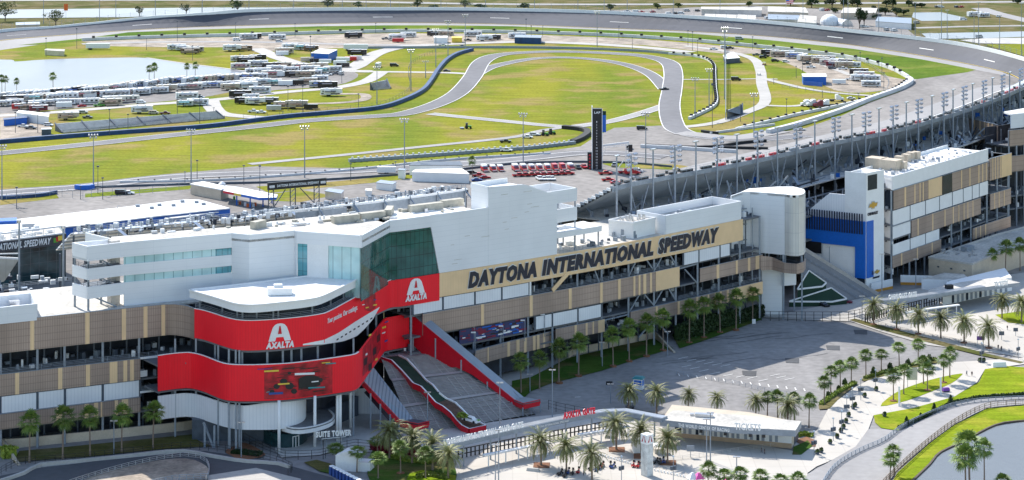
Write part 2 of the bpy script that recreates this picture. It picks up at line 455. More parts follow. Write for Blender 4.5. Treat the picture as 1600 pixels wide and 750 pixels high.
for i in range(ns+1):
    a = ipath.at(ipath.L*i/ns); 
    # nearest outer point
    b = BO[i]; d = Vector((b.x-a.x, b.y-a.y)); ln = d.length; d.normalize()
    cur = [Vector((a.x, a.y, GZ+.2)), Vector((a.x+d.x*ln*.5, a.y+d.y*ln*.5, GZ+(b.z-GZ)*.44)), Vector((b.x, b.y, b.z))]
    if prev:
        for k in range(2):
            mb.face([prev[k], cur[k], cur[k+1], prev[k+1]], 0)
        t0, t1 = prev[2], cur[2]
        mb.face([t0, t1, (t1.x+d.x*9, t1.y+d.y*9, GZ), (t0.x+pd.x*9, t0.y+pd.y*9, GZ)], 1)
    prev = cur; pd = d.copy()
    if i == 0: BT = []
    BT.append(cur)
tag(mb.build('banked_track', [W['bank'], W['scrub']]), kind='structure')
# painted dashes and inner line on the banking
mb = MB()
for x in (205, 394, 580, 770, 955, 1130, 1292, 1431, 1540, 8):
    k = min(range(ns+1), key=lambda k: abs(800+FP*BT[k][1].x/BT[k][1].y - x))
    a = BT[k][1]; b = BT[min(k+4, ns)][1]
    up = Vector((0,0,.06)); e = (b-a).normalized(); s_ = (BT[k][2]-BT[k][1]).normalized()*.55; L_ = 15
    mb.face([a+up, a+e*L_+up, a+e*L_+s_+up, a+s_+up])
tag(mb.build('track_dashes', W['line']), kind='structure')
mb = MB(); strip(mb, ip, 1.0, GZ+.30); tag(mb.build('track_yellow_line', W['yellow']), kind='structure')
# outer wall with catch fence
def wall_fence(name, path, zs, label, h=1.4, fh=4.2, m=None, post=9.0):
    zf = lambda d: zs[min(len(zs)-1, int(d/path.L*(len(zs)-1)+.5))]; z = zs[-1]
    root = empty(name, (*path.at(path.L/2), z), label, 'barrier')
    a = MB(); a.band(path, 0, path.L, 0, 0, .4, .8, 0, 6, zf=lambda d: (zf(d)-.1, zf(d)+h)); a.build('wall', m or W['barrier'], root)
    f = MB(); n = int(path.L/post)
    for i in range(n+1):
        q = path.at(path.L*i/n); t = path.nrm(path.L*i/n); z = zf(path.L*i/n)
        f.beam((q.x, q.y, z+h), (q.x, q.y, z+h+fh), .16); f.beam((q.x,q.y,z+h+fh),(q.x+t.x*1.0,q.y+t.y*1.0,z+h+fh+.6), .14)
    for k in range(3):
        pts = [(*path.at(d), zf(d)+h+fh*(k+1)/3) for d in path.sub(0, path.L, 12)]
        for p, q in zip(pts, pts[1:]): f.beam(p, q, .06)
    f.build('catch_fence', W['steel'], root, uv=False)
    return root
bt = Path([b[2].xy for b in BT])
wall_fence('track_wall', bt, [b[2].z for b in BT], 'white concrete wall with catch fence along the top of the banked turn', 2.3, 3.4, W['white_plain'])
# apron and grass inside it
AP = [(x, y) for x, y in INN]
WALLIN = [(128,64),(240,60),(400,56),(500,53),(600,50.7),(700,50.3),(800,52),(933,56),(1067,64),(1200,76),(1280,85),(1333,93),(1386.7,106.7),(1418.7,122.7)]
ground('apron', [(x, y-.5) for x, y in INN[:-1]] + [(1640,150),(1600,170),(1429,128),(1418,124)] + WALLIN[::-1] + [(60,70),(-150,100)], W['road'], 2)
ground('outer_grass', [(29,70.7),(133,60),(200,50.7),(300,46.5),(400,44),(500,41.2),(600,39.8),(700,39.8),(800,41.2),(933,46.7),(1067,51.5),(1200,62.7),(1333,76.5),(1440,93),(1525,109.3),(1512,113),(1432,124),(1418.7,122.7)] + WALLIN[::-1][1:] + [(60,70)], W['grass_far'], 3)
# infield base
ground('infield', [(-200,100),(60,69)] + [(x, y-.3) for x, y in WALLIN] + [(1430,133),(1380,162),(1300,187),(1250,205),(1080,216),(930,216),(907,230),(800,244),(640,256),(533,264),(400,262),(267,273),(133,289),(0,298),(-200,318)], W['grass'], 1)
ground('pit_asphalt', [(-200,318),(0,297),(133,288),(267,272),(400,260),(533,263),(640,256),(800,244),(907,229),(930,214),(960,200),(1040,196),(1062,206),(1100,210),(1180,213),(1260,200),(1315,181),(1360,160),(1405,144),(1429,128),(1432,124),(1512,113),(1525,109.3),(1600,124),(1700,160),(1800,420),(1200,440),(600,470),(-200,560)], W['pit'], 2)
ground('forecourt_asphalt', [(-200,500),(0,600),(219,600),(600,560),(800,520),(985,490),(1190,450),(1400,400),(1560,340),(1800,300),(1900,900),(-300,900)], W['lot'], 0)
# frontstretch track surface strips
mb = MB()
q = smooth([P(*p) for p in [(-100,313),(0,302),(133,292),(267,277),(400,271),(533,268),(640,262),(800,250),(900,240),(960,240),(1040,246)]], 6)
strip(mb, q, 15, GZ+.24, 0); strip(mb, q, .6, GZ+.26, 1, off=-4.5); strip(mb, q, .6, GZ+.26, 1, off=5.2)
tag(mb.build('pit_road', [W['track'], W['line']]), kind='structure')
ground('verge', [(0,309),(88,304),(92,310),(0,321)], W['grass'], 3)
ground('verge', [(133,303),(300,290),(296,296),(133,309)], W['grass'], 3)
ground('verge', [(400,292),(500,286),(640,273),(730,262),(720,270),(600,284),(480,296),(420,302)], W['grass'], 3)
ground('verge', [(415,305),(470,297),(520,306),(470,316),(420,314)], W['grass'], 3)
ground('verge', [(940,256),(990,254),(1060,258),(1100,264),(1060,266),(960,262)], W['grass'], 3)
ground('verge', [(1060,208),(1085,204),(1108,203),(1096,209),(1075,213)], W['grass'], 4)
# lake in the infield
ground('lake', [(-200,96),(0,93.3),(24,96.5),(60,94),(107,92),(173,90.7),(229,91),(288,100),(345,107),(404,116),(380,121),(340,119),(275,124),(230,131),(187,135),(120,138),(80,142),(0,147),(-200,160)], W['lake'], 3, 4)
mb = MB(); q = smooth([P(*p) for p in [(229,90.7),(288,99.4),(345,106.4),(410,115.5)]], 5); strip(mb, q, 2.4, GZ+.25)
tag(mb.build('shore', W['concrete']), kind='structure')
# dirt and worn areas among the campers
ground('dirt_lot', [(128,65),(240,61),(400,57),(600,52),(800,53),(1000,61),(1180,76),(1240,84),(1130,84),(1000,70),(800,66),(660,72),(540,75),(420,80),(360,74),(260,74),(160,72)], W['dirt'], 2)
ground('dirt_lot', [(0,150),(120,141),(250,132),(300,124),(400,118),(420,128),(330,150),(240,160),(110,170),(30,176),(0,178)], W['pit'], 2, 3)
ground('dirt_lot', [(380,110),(440,100),(520,106),(560,116),(540,130),(500,136),(430,141),(390,146)], W['pit'], 2, 3)
ground('dirt_lot', [(0,178),(30,176),(69,185),(80,200),(60,216),(0,220)], W['dirt'], 3)
ground('dirt_lot', [(1100,73),(1180,82),(1250,108),(1290,135),(1330,145),(1390,140),(1415,126),(1400,122),(1320,105),(1260,94),(1180,80)], W['dirt'], 2, 3)
# roads in the infield
road('infield_road', [(-20,182),(69,177),(227,164),(280,160.5),(328,157),(400,149),(453,143.5),(507,139),(544,134),(575,126),(597,112)], 9, 4, W['walk'], False)
road('infield_road', [(328,157),(334,170),(350,179),(410,184.5)], 10, 5, W['walk'], False)
road('infield_road', [(540,110),(556,104),(568,96),(590,83),(627,74),(667,70.7),(800,66),(900,68),(1000,74),(1080,82)], 12, 5, W['walk'], False)
road('infield_road', [(560,112),(640,113),(700,114),(735,116)], 7, 4, W['walk'], False)
road('infield_road', [(400,76),(420,84),(440,92),(470,100),(530,110),(580,112)], 11, 4, W['walk'], False)
road('infield_road', [(128,69),(240,66),(400,66),(560,70),(660,71)], 9, 4, W['road'], False)
road('infield_road', [(500,148),(560,147),(572,151),(565,157),(530,161),(470,163),(430,165)], 6, 4, W['dirt'], False)
road('service_road', [(1064,124.5),(1130,124.5),(1180,123.5),(1215,124)], 3.2, 4, W['walk'], False)
road('service_road', [(1070,72),(1130,80),(1176,92),(1188,110),(1190,130),(1195,160),(1165,176),(1120,192),(1060,200)], 6.5, 5, W['walk'], False)
road('service_road', [(1188,122),(1250,137),(1300,145),(1360,150)], 5, 6, W['walk'], False)
road('service_road', [(1196,165),(1240,166),(1290,160)], 5, 4, W['walk'], False)
road('service_road', [(1250,92),(1290,103),(1330,118)], 5, 4, W['walk'], False)
RC = [(-60,246),(0,240),(133,226.5),(267,212),(400,198),(480,189),(587,182),(632,178),(680,164),(715,146),(738,121),(752,98),(775,87),(820,82.5),(880,81),(960,84),(1010,88.5),(1044,98),(1052,115),(1050,140),(1046,165),(1050,190),(1062,205),(1100,214),(1170,219),(1260,212)]
road('road_course', RC, 12, 6, W['track'], True)
road('road_course', [(745,116),(765,106),(800,97.5),(840,91.5),(893,90.5),(947,95.5),(987,104),(1019,118),(1040,140)], 9, 5, W['track'], True)
road('road_course', [(672,178),(720,183),(800,191),(850,196),(896,198),(949,191),(1000,178),(1040,165)], 8, 5, W['road'], True)
road('access_road', [(390,257),(533,243),(667,229),(800,215),(850,204),(905,196),(950,190)], 5.5, 4, W['road'], False)
road('access_road', [(1062,208),(1100,212),(1150,216),(1220,205)], 12, 7, W['road'], False)
# the tri-oval surface sweeping in from the right, with its darker groove
mb = MB(); q = smooth([P(*p) for p in [(1640,140),(1560,137),(1480,165),(1400,192),(1300,216),(1200,240),(1080,268)]], 6)
strip(mb, q, 16, GZ+.28, 0); strip(mb, q, .8, GZ+.3, 1, off=-8)
tag(mb.build('front_track', [W['road'], W['line']]), kind='structure')

# barriers in the infield -------------------------------------------------
def dots(every, h0, s=.9, m=1):
    def f(mb, path):
        n = int(path.L/every)
        for i in range(n):
            q = path.at((i+.5)*every, .6); mb.cyl((q.x,q.y,h0), (q.x,q.y,h0+s), s*.8, n=7, m=m)
    return f
wall_line('infield_wall', WALLIN, 2.2, 1.4, W['barrier'], 'long pale wall with dark tyre bundles round the outer edge of the infield', caps=[W['tyre']], extra=dots(16, GZ+2.0, 1.3))
wall_line('infield_wall', [(1418,124),(1424,130),(1405,141),(1360,157),(1315,175),(1250,196),(1200,209)], 2.2, 2.4, W['barrier'], 'thick pale wall curving between the turn exit and the infield grass', caps=[W['tyre']], extra=None)
wall_line('tyre_barrier', [(1420,127),(1387,147),(1320,165),(1253,179),(1200,192),(1150,204)], 1.5, 1.2, W['barrier'], 'low pale barrier dotted with tyre stacks below the parked semi trucks', caps=[W['tyre']], extra=dots(9, GZ+1.3, 1.0))
wall_line('tyre_wall', [(-20,226),(100,216),(200,208.5),(320,200),(400,190),(450,184),(520,178),(590,171),(630,159),(660,144),(674,128),(684,112),(698,96),(715,86),(738,79.5)], 2.0, 2.2, W['bluewall'], 'long dark blue tyre wall sweeping beside the road course below the camp', step=3)
wall_line('tyre_wall', [(545,253.5),(640,247),(720,241),(800,235),(830,233),(898,225)], 1.5, 1.8, W['steel'], 'grey and blue tyre wall between the access road and the front grass', caps=[W['barrier']], extra=dots(3.0, GZ+1.7, .7))
wall_line('tyre_wall', [(895,224),(907,219),(918,211),(915,206),(900,203),(880,201)], 1.8, 3.2, W['tyre'], 'black tyre wall hooking round the grass tip beside the mowers')
wall_line('barrier', [(860,241),(700,251),(560,266),(440,276),(330,283),(187,286)], 1.0, .6, W['barrier'], 'low white concrete wall along pit road', caps=[W['tyre']], extra=dots(7, GZ+.9, .5))
wall_line('barrier', [(118,296),(133,297),(146,295)], 2.0, 1.6, W['blue'], 'short blue barrier at the foot of the second field mast')
wall_line('barrier', [(148,294),(300,289),(430,286),(560,279),(700,268),(820,256),(960,255),(1050,262)], 1.0, .6, W['steel_dark'], 'thin dark wall between pit road and the garage apron')
wall_line('barrier', [(0,312),(60,308),(88,303)], 1.6, 1.4, W['bluewall'], 'short dark blue barrier on the verge at the left edge')
wall_line('barrier', [(1001,231),(1060,234),(1110,237),(1150,239)], 1.7, 1.2, W['barrier'], 'straight pale barrier across the wide asphalt apron')
wall_line('tyre_wall', [(1008,229),(1070,232),(1120,231),(1150,226),(1180,223),(1197,222)], 1.4, 1.6, W['tyre'], 'black tyre wall bending behind the straight pale barrier')
wall_line('tyre_wall', [(1125,232),(1160,233),(1200,234)], 1.3, 1.6, W['tyre'], 'short black tyre wall right of the straight pale barrier')
wall_line('tyre_wall', [(1097,207),(1108,209),(1122,210)], 1.4, 1.6, W['tyre'], 'black tyre stack at the inside tip of the horseshoe exit')
wall_line('barrier', [(1110,210),(1160,203),(1210,196)], 1.2, .8, W['barrier'], 'pale wall running from the black tyre stack towards the turn')
wall_line('barrier', [(1045,85),(1080,88),(1105,94),(1116,104),(1117,118),(1118,140),(1120,160),(1112,170),(1092,180),(1077,187)], 1.5, 1.4, W['barrier'], 'white and black barrier snaking outside the horseshoe curve', caps=[W['tyre']], extra=dots(8, GZ+1.2, 1.1))
wall_line('barrier', [(560,76),(700,75.5),(800,75.5),(900,77),(1000,81),(1045,85)], 1.6, .8, W['steel'], 'grey barrier and fence behind the far side of the horseshoe')

# ground beyond the track -------------------------------------------------
def far(name, pts, m, lvl): return ground(name, pts, m, lvl)
far('canal', [(-100,16.5),(120,14),(330,12),(480,12),(650,13),(640,16),(480,18),(330,22),(200,27),(80,28),(-100,30)], W['lake'], 3)
far('far_bank', [(-300,6),(400,3.5),(900,3),(1700,2),(1700,9),(900,7),(400,8),(-300,13)], W['scrub'], 2)
road('highway', [(-100,1),(400,0.5),(800,6.8),(1200,6),(1700,2)], 14, 3, W['road'], False)
far('far_lot', [(930,16),(1000,15),(1100,11),(1180,9),(1400,20),(1420,48),(1430,56),(1330,45),(1200,35),(1060,26),(960,21)], W['pit'], 2)
far('far_meadow', [(1380,6),(1800,4),(1800,60),(1600,62),(1440,56),(1420,40)], W['scrub'], 2)
far('far_pond', [(1427,20),(1470,19.5),(1500,26),(1512,32),(1440,33),(1425,27)], W['lake'], 3)
far('far_pond', [(1440,52.5),(1520,51),(1620,49),(1620,57),(1540,60),(1450,61)], W['lake'], 3)
far('sandy_shoulder', [(1500,63),(1540,60),(1700,58),(1700,68),(1600,69),(1530,68)], W['concrete'], 3)
road('far_road', [(1430,44),(1520,41.5),(1640,40)], 9, 3, W['road'], False)
road('far_road', [(1530,13),(1560,22),(1620,36)], 14, 4, W['road'], False)
far('far_meadow', [(1540,70),(1600,69),(1700,72),(1700,110),(1600,88)], W['grass'], 3)

# ================================================================== FOREGROUND GROUND
PL = [(640,760),(672,715),(700,704),(760,690),(830,672),(960,652),(1030,668),(1240,706),(1243,676),(1276,674),(1296,636),(1337,605.6),(1367,590),(1418,575),(1479,567.6),(1600,560),(1700,556),(1700,572),(1600,570),(1539,578),(1527,598),(1491,621),(1428,638.5),(1365,650),(1357,671.5),(1337,699),(1301,719.6),(1276,730),(1262,740),(1250,800),(640,800)]
ground('plaza', PL, W['plaza'], 4)
ground('plaza', [(1190,497),(1330,470),(1500,440),(1800,400),(1800,575),(1600,560),(1560,553),(1450,540),(1380,520),(1330,503),(1250,500)], W['walk'], 3)
ground('plaza', [(1410,520),(1460,500),(1540,480),(1700,460),(1700,565),(1600,557),(1560,548),(1480,535)], W['plaza'], 4)
ground('concourse_plaza', [(430,705),(500,690),(556,640),(668,676),(800,656),(860,650),(960,638),(962,652),(830,674),(760,692),(700,706),(640,700),(560,694),(500,712),(440,716)], W['concrete'], 4)
ground('concourse_plaza', [(430,640),(560,620),(700,690),(640,706),(500,708),(430,706)], W['concrete'], 3)
ground('lawn', [(1376,636),(1398,616),(1428,603),(1465,592),(1501,585),(1501,589),(1486,600.5),(1453,614),(1418,627)], W['lawn'], 6, 3)
ground('lawn', [(1365,650),(1367,661),(1377,670),(1403,674),(1412,669),(1491,629),(1540,621),(1600,618),(1720,612),(1720,560),(1600,575),(1570,573),(1539,578),(1530,598),(1491,621),(1428,638.5)], W['lawn'], 5)
ground('lawn', [(1555,493),(1620,484),(1620,502),(1600,508),(1575,505)], W['lawn'], 6)
ground('perimeter_road', [(1262,742),(1301,720),(1337,699),(1357,672),(1377,671),(1403,675),(1414,672),(1491,632),(1540,624),(1600,621),(1720,617),(1720,630),(1600,633),(1542,638.5),(1491,664),(1453,692),(1400,737),(1370,790),(1230,800)], W['road'], 5)
ground('lake_bank', [(1402,740),(1453,694),(1491,666),(1542,640),(1600,635),(1720,634),(1720,652),(1600,657),(1555,664),(1504,690),(1468.5,707),(1453,725),(1425,750),(1400,800),(1370,800)], W['lawn'], 5)
ground('pond', [(1428,752),(1453,728),(1468.5,710),(1504,693),(1555,667),(1600,660),(1760,656),(1900,900),(1400,900),(1405,780)], W['pond'], 3)
wall_line('bank_edging', [(1405,775),(1428,751),(1453,727),(1468.5,709),(1504,692),(1555,666),(1600,659),(1720,655)], .5, .5, W['bark_d'], 'dark timber edging between the bright bank and the pond', 'edging', sm=4)
ground('planting_strip', [(1327,501),(1336,499),(1400,516),(1470,534.5),(1545,554.5),(1600,567),(1594,569),(1530,556),(1450,536),(1370,514.5)], W['scrub'], 6)
ground('planting_strip', [(1279,636),(1290,622),(1330,598),(1340,600),(1310,625),(1296,640),(1280,641)], W['scrub'], 6)
ground('planting_strip', [(1345,594),(1360,590),(1400,576),(1440,566),(1462,562),(1465,568),(1420,578),(1370,592),(1350,597)], W['scrub'], 6)
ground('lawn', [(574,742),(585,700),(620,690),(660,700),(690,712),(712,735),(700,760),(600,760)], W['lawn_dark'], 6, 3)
ground('lawn', [(640,742),(660,736),(712,745),(712,780),(620,780)], W['lawn'], 7)
ground('planting_bed', [(632,712),(650,708),(690,716),(706,722),(690,727),(660,722),(640,722)], W['mulch'], 8, 3)
ground('planting_bed', [(1240,690),(1260,684),(1276,690),(1274,700),(1255,698)], W['mulch'], 6)
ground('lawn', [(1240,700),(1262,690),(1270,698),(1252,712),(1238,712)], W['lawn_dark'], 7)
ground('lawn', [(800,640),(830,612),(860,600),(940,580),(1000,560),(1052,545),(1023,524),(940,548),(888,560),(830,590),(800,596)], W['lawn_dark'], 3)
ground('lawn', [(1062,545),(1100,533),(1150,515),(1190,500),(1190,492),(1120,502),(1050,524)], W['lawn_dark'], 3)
ground('footpath', [(700,600),(800,580),(890,556),(1000,532),(1000,545),(888,572),(800,602),(700,625)], W['walk'], 2)
ground('lawn', [(475,724),(495,720),(530,730),(520,742),(500,738)], W['lawn_dark'], 6)
ground('planting_bed', [(352,706),(370,697),(385,694),(415,712),(380,720),(362,714)], W['mulch'], 6, 3)
ground('lower_drive', [(-60,770),(0,745),(60,733),(150,722),(250,712),(320,706),(420,720),(520,748),(560,800),(-60,800)], W['asphalt_dark'], 5)
ground('lower_drive', [(322,745),(400,733),(470,750),(470,800),(322,800)], W['walk'], 6)
ground('sand_lot', [(120,760),(160,740),(230,724),(290,718),(322,730),(326,745),(310,765),(200,790),(120,790)], W['dirt'], 6, 3)
ground('slope_grass', [(20,724),(45,721),(140,714),(240,704),(330,698),(310,690),(300,680),(200,690),(100,700),(30,706)], W['scrub'], 5)
# parking bay lines
mb = MB()
def pl(x0, y0, x1, y1):
    a, b = P(x0, y0), P(x1, y1); strip(mb, [a, b], .3, GZ+.09)
for (x, y) in [(1060,561),(1073,565),(1087,566.5),(1100,569),(1113,571),(1126,573),(1065,574),(1078,577),(1092,581),(1110,585),(1130,588),(1150,590),(1168,592),(1185,596),(1203,588),(1213,591),(1226,594)]:
    pl(x, y, x+15, y-3.2)
for (x, y) in [(1000,602),(1012,604),(898,621)]: pl(x, y, x+9, y-.6)
for x in range(1060, 1260, 14): pl(x, 584+(x-1060)*.12, x+2, 588+(x-1060)*.12)
tag(mb.build('bay_markings', W['line']), kind='structure')
mb = MB()
for x, y in [(1302,543.5),(1345,519),(1238,563.5),(1171,583.5)]:
    c = P(x, y); mb.prism([(c.x-2.2,c.y-2.6),(c.x+1.5,c.y-3.2),(c.x+2.3,c.y+2.5),(c.x-1.8,c.y+2.9)], GZ, GZ+.09)
tag(mb.build('asphalt_patches', W['asphalt_dark']), kind='structure')
mb = MB()
for i in range(14):
    x0 = 1010+random.random()*380; y0 = 520+random.random()*70
    q = [P(x0+k*18+random.uniform(-3,3), y0-k*2+random.uniform(-1.2,1.2)) for k in range(6)]
    strip(mb, smooth(q, 3), .22, GZ+.075)
tag(mb.build('asphalt_cracks', W['asphalt_dark']), kind='structure')

# ================================================================== STADIUM
def crv(pts, z, n=5): return Path(smooth([P(x, y, z) for x, y in pts], n)) if n else Path([P(x, y, z) for x, y in pts])
B = [(-205,525.7),(-165,546),(-129,564.5),(-96.4,581),(-68,595.3),(-35,612.9),(-19.6,624),(0,639.3),(35.4,669.5),(79.3,712.5),(95,730)]
M = Path(smooth([Vector((x, y, 0)) for x, y in B], 6))
def Mx(x): return M.px(x)
def rail(mb, pts, h=1.1, w=.08, post=2.2, m=0, rows=3):
    for a, b in zip(pts, pts[1:]):
        a, b = Vector(a), Vector(b); L = (b-a).length; n = max(1, int(L/post))
        for i in range(n+1):
            q = a+(b-a)*i/n; mb.beam(q, q+Vector((0,0,h)), w, m=m)
        for k in range(rows):
            up = Vector((0,0,h*(k+1)/rows)); mb.beam(a+up, b+up, w*.9, m=m)
def path_rail(mb, path, s0, s1, z, off=0, h=1.1, step=6, **k):
    pts = [path.at(d, off) for d in path.sub(s0, s1, step)]
    rail(mb, [(p.x, p.y, z) for p in pts], h, **k)
def part(name, mats, parent, fn, **k):
    mb = MB(); fn(mb); return mb.build(name, mats, parent, **k)
TXT = {}
def text_verts(body, bold=0.02, shear=0.0):
    key = (body, bold, shear)
    if key in TXT: return TXT[key]
    c = bpy.data.curves.new('lettering', 'FONT'); c.body = body; c.size = 1; c.extrude = .5; c.offset = bold; c.shear = shear
    c.resolution_u = 2; c.space_character = 1.05 + bold*2
    o = bpy.data.objects.new('lettering', c); COL.objects.link(o)
    dg = bpy.context.evaluated_depsgraph_get(); dg.update()
    me = bpy.data.meshes.new_from_object(o.evaluated_get(dg))
    vs = [v.co.copy() for v in me.vertices]; fs = [tuple(p.vertices) for p in me.polygons]
    bpy.data.objects.remove(o); bpy.data.curves.remove(c); bpy.data.meshes.remove(me)
    x0 = min(v.x for v in vs); x1 = max(v.x for v in vs); y0 = min(v.y for v in vs); y1 = max(v.y for v in vs)
    vs = [((v.x-x0)/(x1-x0), (v.y-y0)/(y1-y0), v.z) for v in vs]
    TXT[key] = (vs, fs); return TXT[key]
def text_on(name, body, fn, m, parent, bold=.02, shear=0.0):
    """fn(u, v, w) -> world, u and v in 0..1, w in -0.5..0.5"""
    vs, fs = text_verts(body, bold, shear); mb = MB(); mb.mesh([fn(*v) for v in vs], fs)
    return mb.build(name, m, parent, uv=False)
def on_path(path, s0, s1, z0, z1, off=.35, th=.3):
    def f(u, v, w_):
        q = path.at(s0+(s1-s0)*u, off+w_*th); return (q.x, q.y, z0+(z1-z0)*v)
    return f
def on_line(a, b, z0, z1, off=.3, th=.25):
    a, b = Vector(a[:2]), Vector(b[:2]); t = (b-a).normalized(); n = Vector((t.y, -t.x))
    def f(u, v, w_):
        q = a+(b-a)*u+n*(off+w_*th); return (q.x, q.y, z0+(z1-z0)*v)
    return f
def decal(mb, path, top, bot, off=.08, m=0, n=10):
    """a print on the wall of path between two pixel polylines of the same x range"""
    x0, x1 = max(top[0][0], bot[0][0]), min(top[-1][0], bot[-1][0])
    def ev(l, x):
        for a, b in zip(l, l[1:]):
            if a[0] <= x <= b[0]: return a[1]+(b[1]-a[1])*(x-a[0])/max(1e-6, b[0]-a[0])
        return l[-1][1] if x > l[-1][0] else l[0][1]
    prev = None
    for i in range(n+1):
        x = x0+(x1-x0)*i/n; q = path.at(path.px(x), off)
        zt = CH-q.y*(ev(top, x)+HOR)/FP; zb = CH-q.y*(ev(bot, x)+HOR)/FP
        cur = ((q.x,q.y,zb),(q.x,q.y,zt))
        if prev: mb.face([prev[0], cur[0], cur[1], prev[1]], m)
        prev = cur
def dash(mb, path, x0, x1, y0, y1, off=.12, m=0, sl=0):
    decal(mb, path, [(x0,y0),(x1,y0+sl)], [(x0,y1),(x1,y1+sl)], off, m, 4)
def arch_logo(name, path, xc, x_half, yt, yb, off, m, mcut, parent):
    s = path.px(xc); q0 = path.at(s); k = q0.y/FP
    hw = (path.px(xc+x_half)-path.px(xc-x_half))/2; zt = CH-q0.y*(yt+HOR)/FP; zb = CH-q0.y*(yb+HOR)/FP
    out = []
    for i in range(17):
        t = -1+2*i/16
        a = abs(t); v = 1-(a**2.2)*.16 if a < .62 else None
        out.append(t)
    # outline in unit space: left foot, curved shoulder, crown, right foot, notch
    pts = [(-1,0),(-.80,.45),(-.62,.78),(-.42,.93),(-.2,.99),(0,1),(.2,.99),(.42,.93),(.62,.78),(.80,.45),(1,0),(.42,0),(.32,.22),(-.32,.22),(-.42,0)]
    def W_(u, v, o):
        q = path.at(s+u*hw, off+o); return Vector((q.x, q.y, zb+(zt-zb)*v))
    mb = MB(); f = [W_(u, v, .15) for u, v in pts]; b = [W_(u, v, 0) for u, v in pts]
    mb.face(f)
    for i in range(len(pts)): j = (i+1) % len(pts); mb.face([f[j], f[i], b[i], b[j]])
    o = mb.build(name, m, parent)
    c = MB(); c.face([W_(u, v, .2) for u, v in [(-.17,.40),(.17,.40),(.05,.86),(-.05,.86)]]); c.face([W_(-.03,.44,.22),W_(.03,.44,.22),W_(.01,.7,.22),W_(-.01,.7,.22)])
    c.build('logo_cut', mcut, o); return o

# ---- wings of the concourse ------------------------------------------------
def wing_core(root, path, s0, s1, slabs, z0, z1, cols, depth=13.0, braces=()):
    pieces('floor_slab', W['floor'], root, lambda m: [m.band(path, s0, s1, z, z+.5, -.7, depth-.8, 0, 5) for z in slabs])
    part('back_wall', W['dark'], root, lambda m: m.band(path, s0, s1, z0-2.6, z1, -depth, .4, 0, 6))  # near-black sheet behind the floors, inner shade put into its colour
    for s in cols:
        q = path.at(s, -.55)
        part('column', W['steel'], root, lambda m: (m.beam((q.x,q.y,z0-2.5),(q.x,q.y,z1), .55)))
    def inner(m):
        for s in path.sub(s0+2, s1-1, 4.4):
            for off in (-6.0,):
                q = path.at(s, off); m.beam((q.x,q.y,z0-2.0),(q.x,q.y,z1-.2), .4)
        for z in slabs:
            for off in (-3, -6, -9):
                pts = [path.at(d, off) for d in path.sub(s0, s1, 8)]
                for a, b in zip(pts, pts[1:]): m.beam((a.x,a.y,z-.35),(b.x,b.y,z-.35), .35)
    part('inner_frame', W['steel_dark'], root, inner)
    def clutter(m):
        rnd = random.Random(int(s0*7)+3)
        for z in slabs:
            s = s0+1
            while s < s1-1:
                q = path.at(s, -rnd.uniform(2, 10)); hh = rnd.uniform(.5, 2.0)
                m.box((q.x,q.y,z+.5), (rnd.uniform(.4,1.6), rnd.uniform(.4,1.2), hh), rnd.random()*3, rnd.choice((0,0,1,2)))
                s += rnd.uniform(.9, 2.8)
    tag(part('concourse_fittings', [W['steel'], W['white_plain'], W['steel_dark']], root, clutter), kind='stuff')
    for (sa, za, sb, zb) in braces:
        a, b = path.at(sa, -.6), path.at(sb, -.6)
        part('diagonal_brace', W['steel'], root, lambda m: m.beam((a.x,a.y,za),(b.x,b.y,zb), .38))
def perf_band(root, path, xa, xb, z0, z1, strips=(), solid=(), off=.15, name='perforated_band'):
    o = part(name, W['perf'], root, lambda m: m.band(path, path.px(xa), path.px(xb), z0, z1, off, .25, 0, 2.5))
    for a, b in strips:
        part('gold_strip', W['gold'], o, lambda m: m.band(path, path.px(a), path.px(b), z0-.03, z1+.03, off+.07, .06, 0, 2))
    for a, b in solid:
        part('gold_panel', W['gold'], o, lambda m: m.band(path, path.px(a), path.px(b), z0-.03, z1+.03, off+.08, .06, 0, 3))
    part('top_trim', W['steel'], o, lambda m: m.band(path, path.px(xa), path.px(xb), z1+.03, z1+.16, off+.12, .35, 0, 4))
    return o
def white_bays(root, path, xs, z0, z1, off=.05, mull=.7, mt=None):
    for a, b in zip(xs, xs[1:]):
        part('white_panel', mt or W['white_v'], root, lambda m: m.band(path, path.px(a)+mull/2, path.px(b)-mull/2, z0+.12, z1-.12, off, .2, 0, 4))
    pieces('mullion', W['steel_dark'], root, lambda m: [m.band(path, path.px(x)-mull/2, path.px(x)+mull/2, z0, z1, off-.12, .2) for x in xs])

lw = empty('concourse_wing', (*M.at(Mx(110)), 0), 'left wing of the stadium with bronze perforated bands and a row of white panels', 'stadium wing')
sL0, sL1 = Mx(-95), Mx(340)
wing_core(lw, M, sL0, sL1, [3.0, 11.4, 17.0, 22.3], 0, 30, [M.px(x) for x in (-40,2,59.5,102,161.6,218.5)], 13)
TB = Path([M.at(d) for d in M.sub(Mx(-95), Mx(268), 4)] + [P(283,477.3,30.5).xy, P(294,478.6,30.5).xy, P(304,482.6,30.5).xy])
perf_band(lw, TB, -95, 304, 22.6, 30.6, [(-20,-14),(47,53),(133,139.5),(190,196.5),(224,230),(252,258)])
perf_band(lw, M, -95, 219, 11.8, 17.2, [(-30,-24),(23.5,29.5),(90.5,97),(134,140.5),(171,183),(192.5,198.5),(203,209)])
white_bays(lw, M, (-60,0.5,58.5,101.5,160.5,219), 7.3, 11.7)
perf_band(lw, M, -95, 219, 3.4, 7.2, [(-20,-12),(88,96),(132,138),(147,153),(157,159.5),(179,184),(190,200)])
part('railing', W['steel'], lw, lambda m: (path_rail(m, M, sL0, Mx(219), 17.5, -.2), path_rail(m, M, Mx(219), Mx(246), 17.5, -.2), path_rail(m, M, Mx(219), Mx(246), 8.8, -.2)))
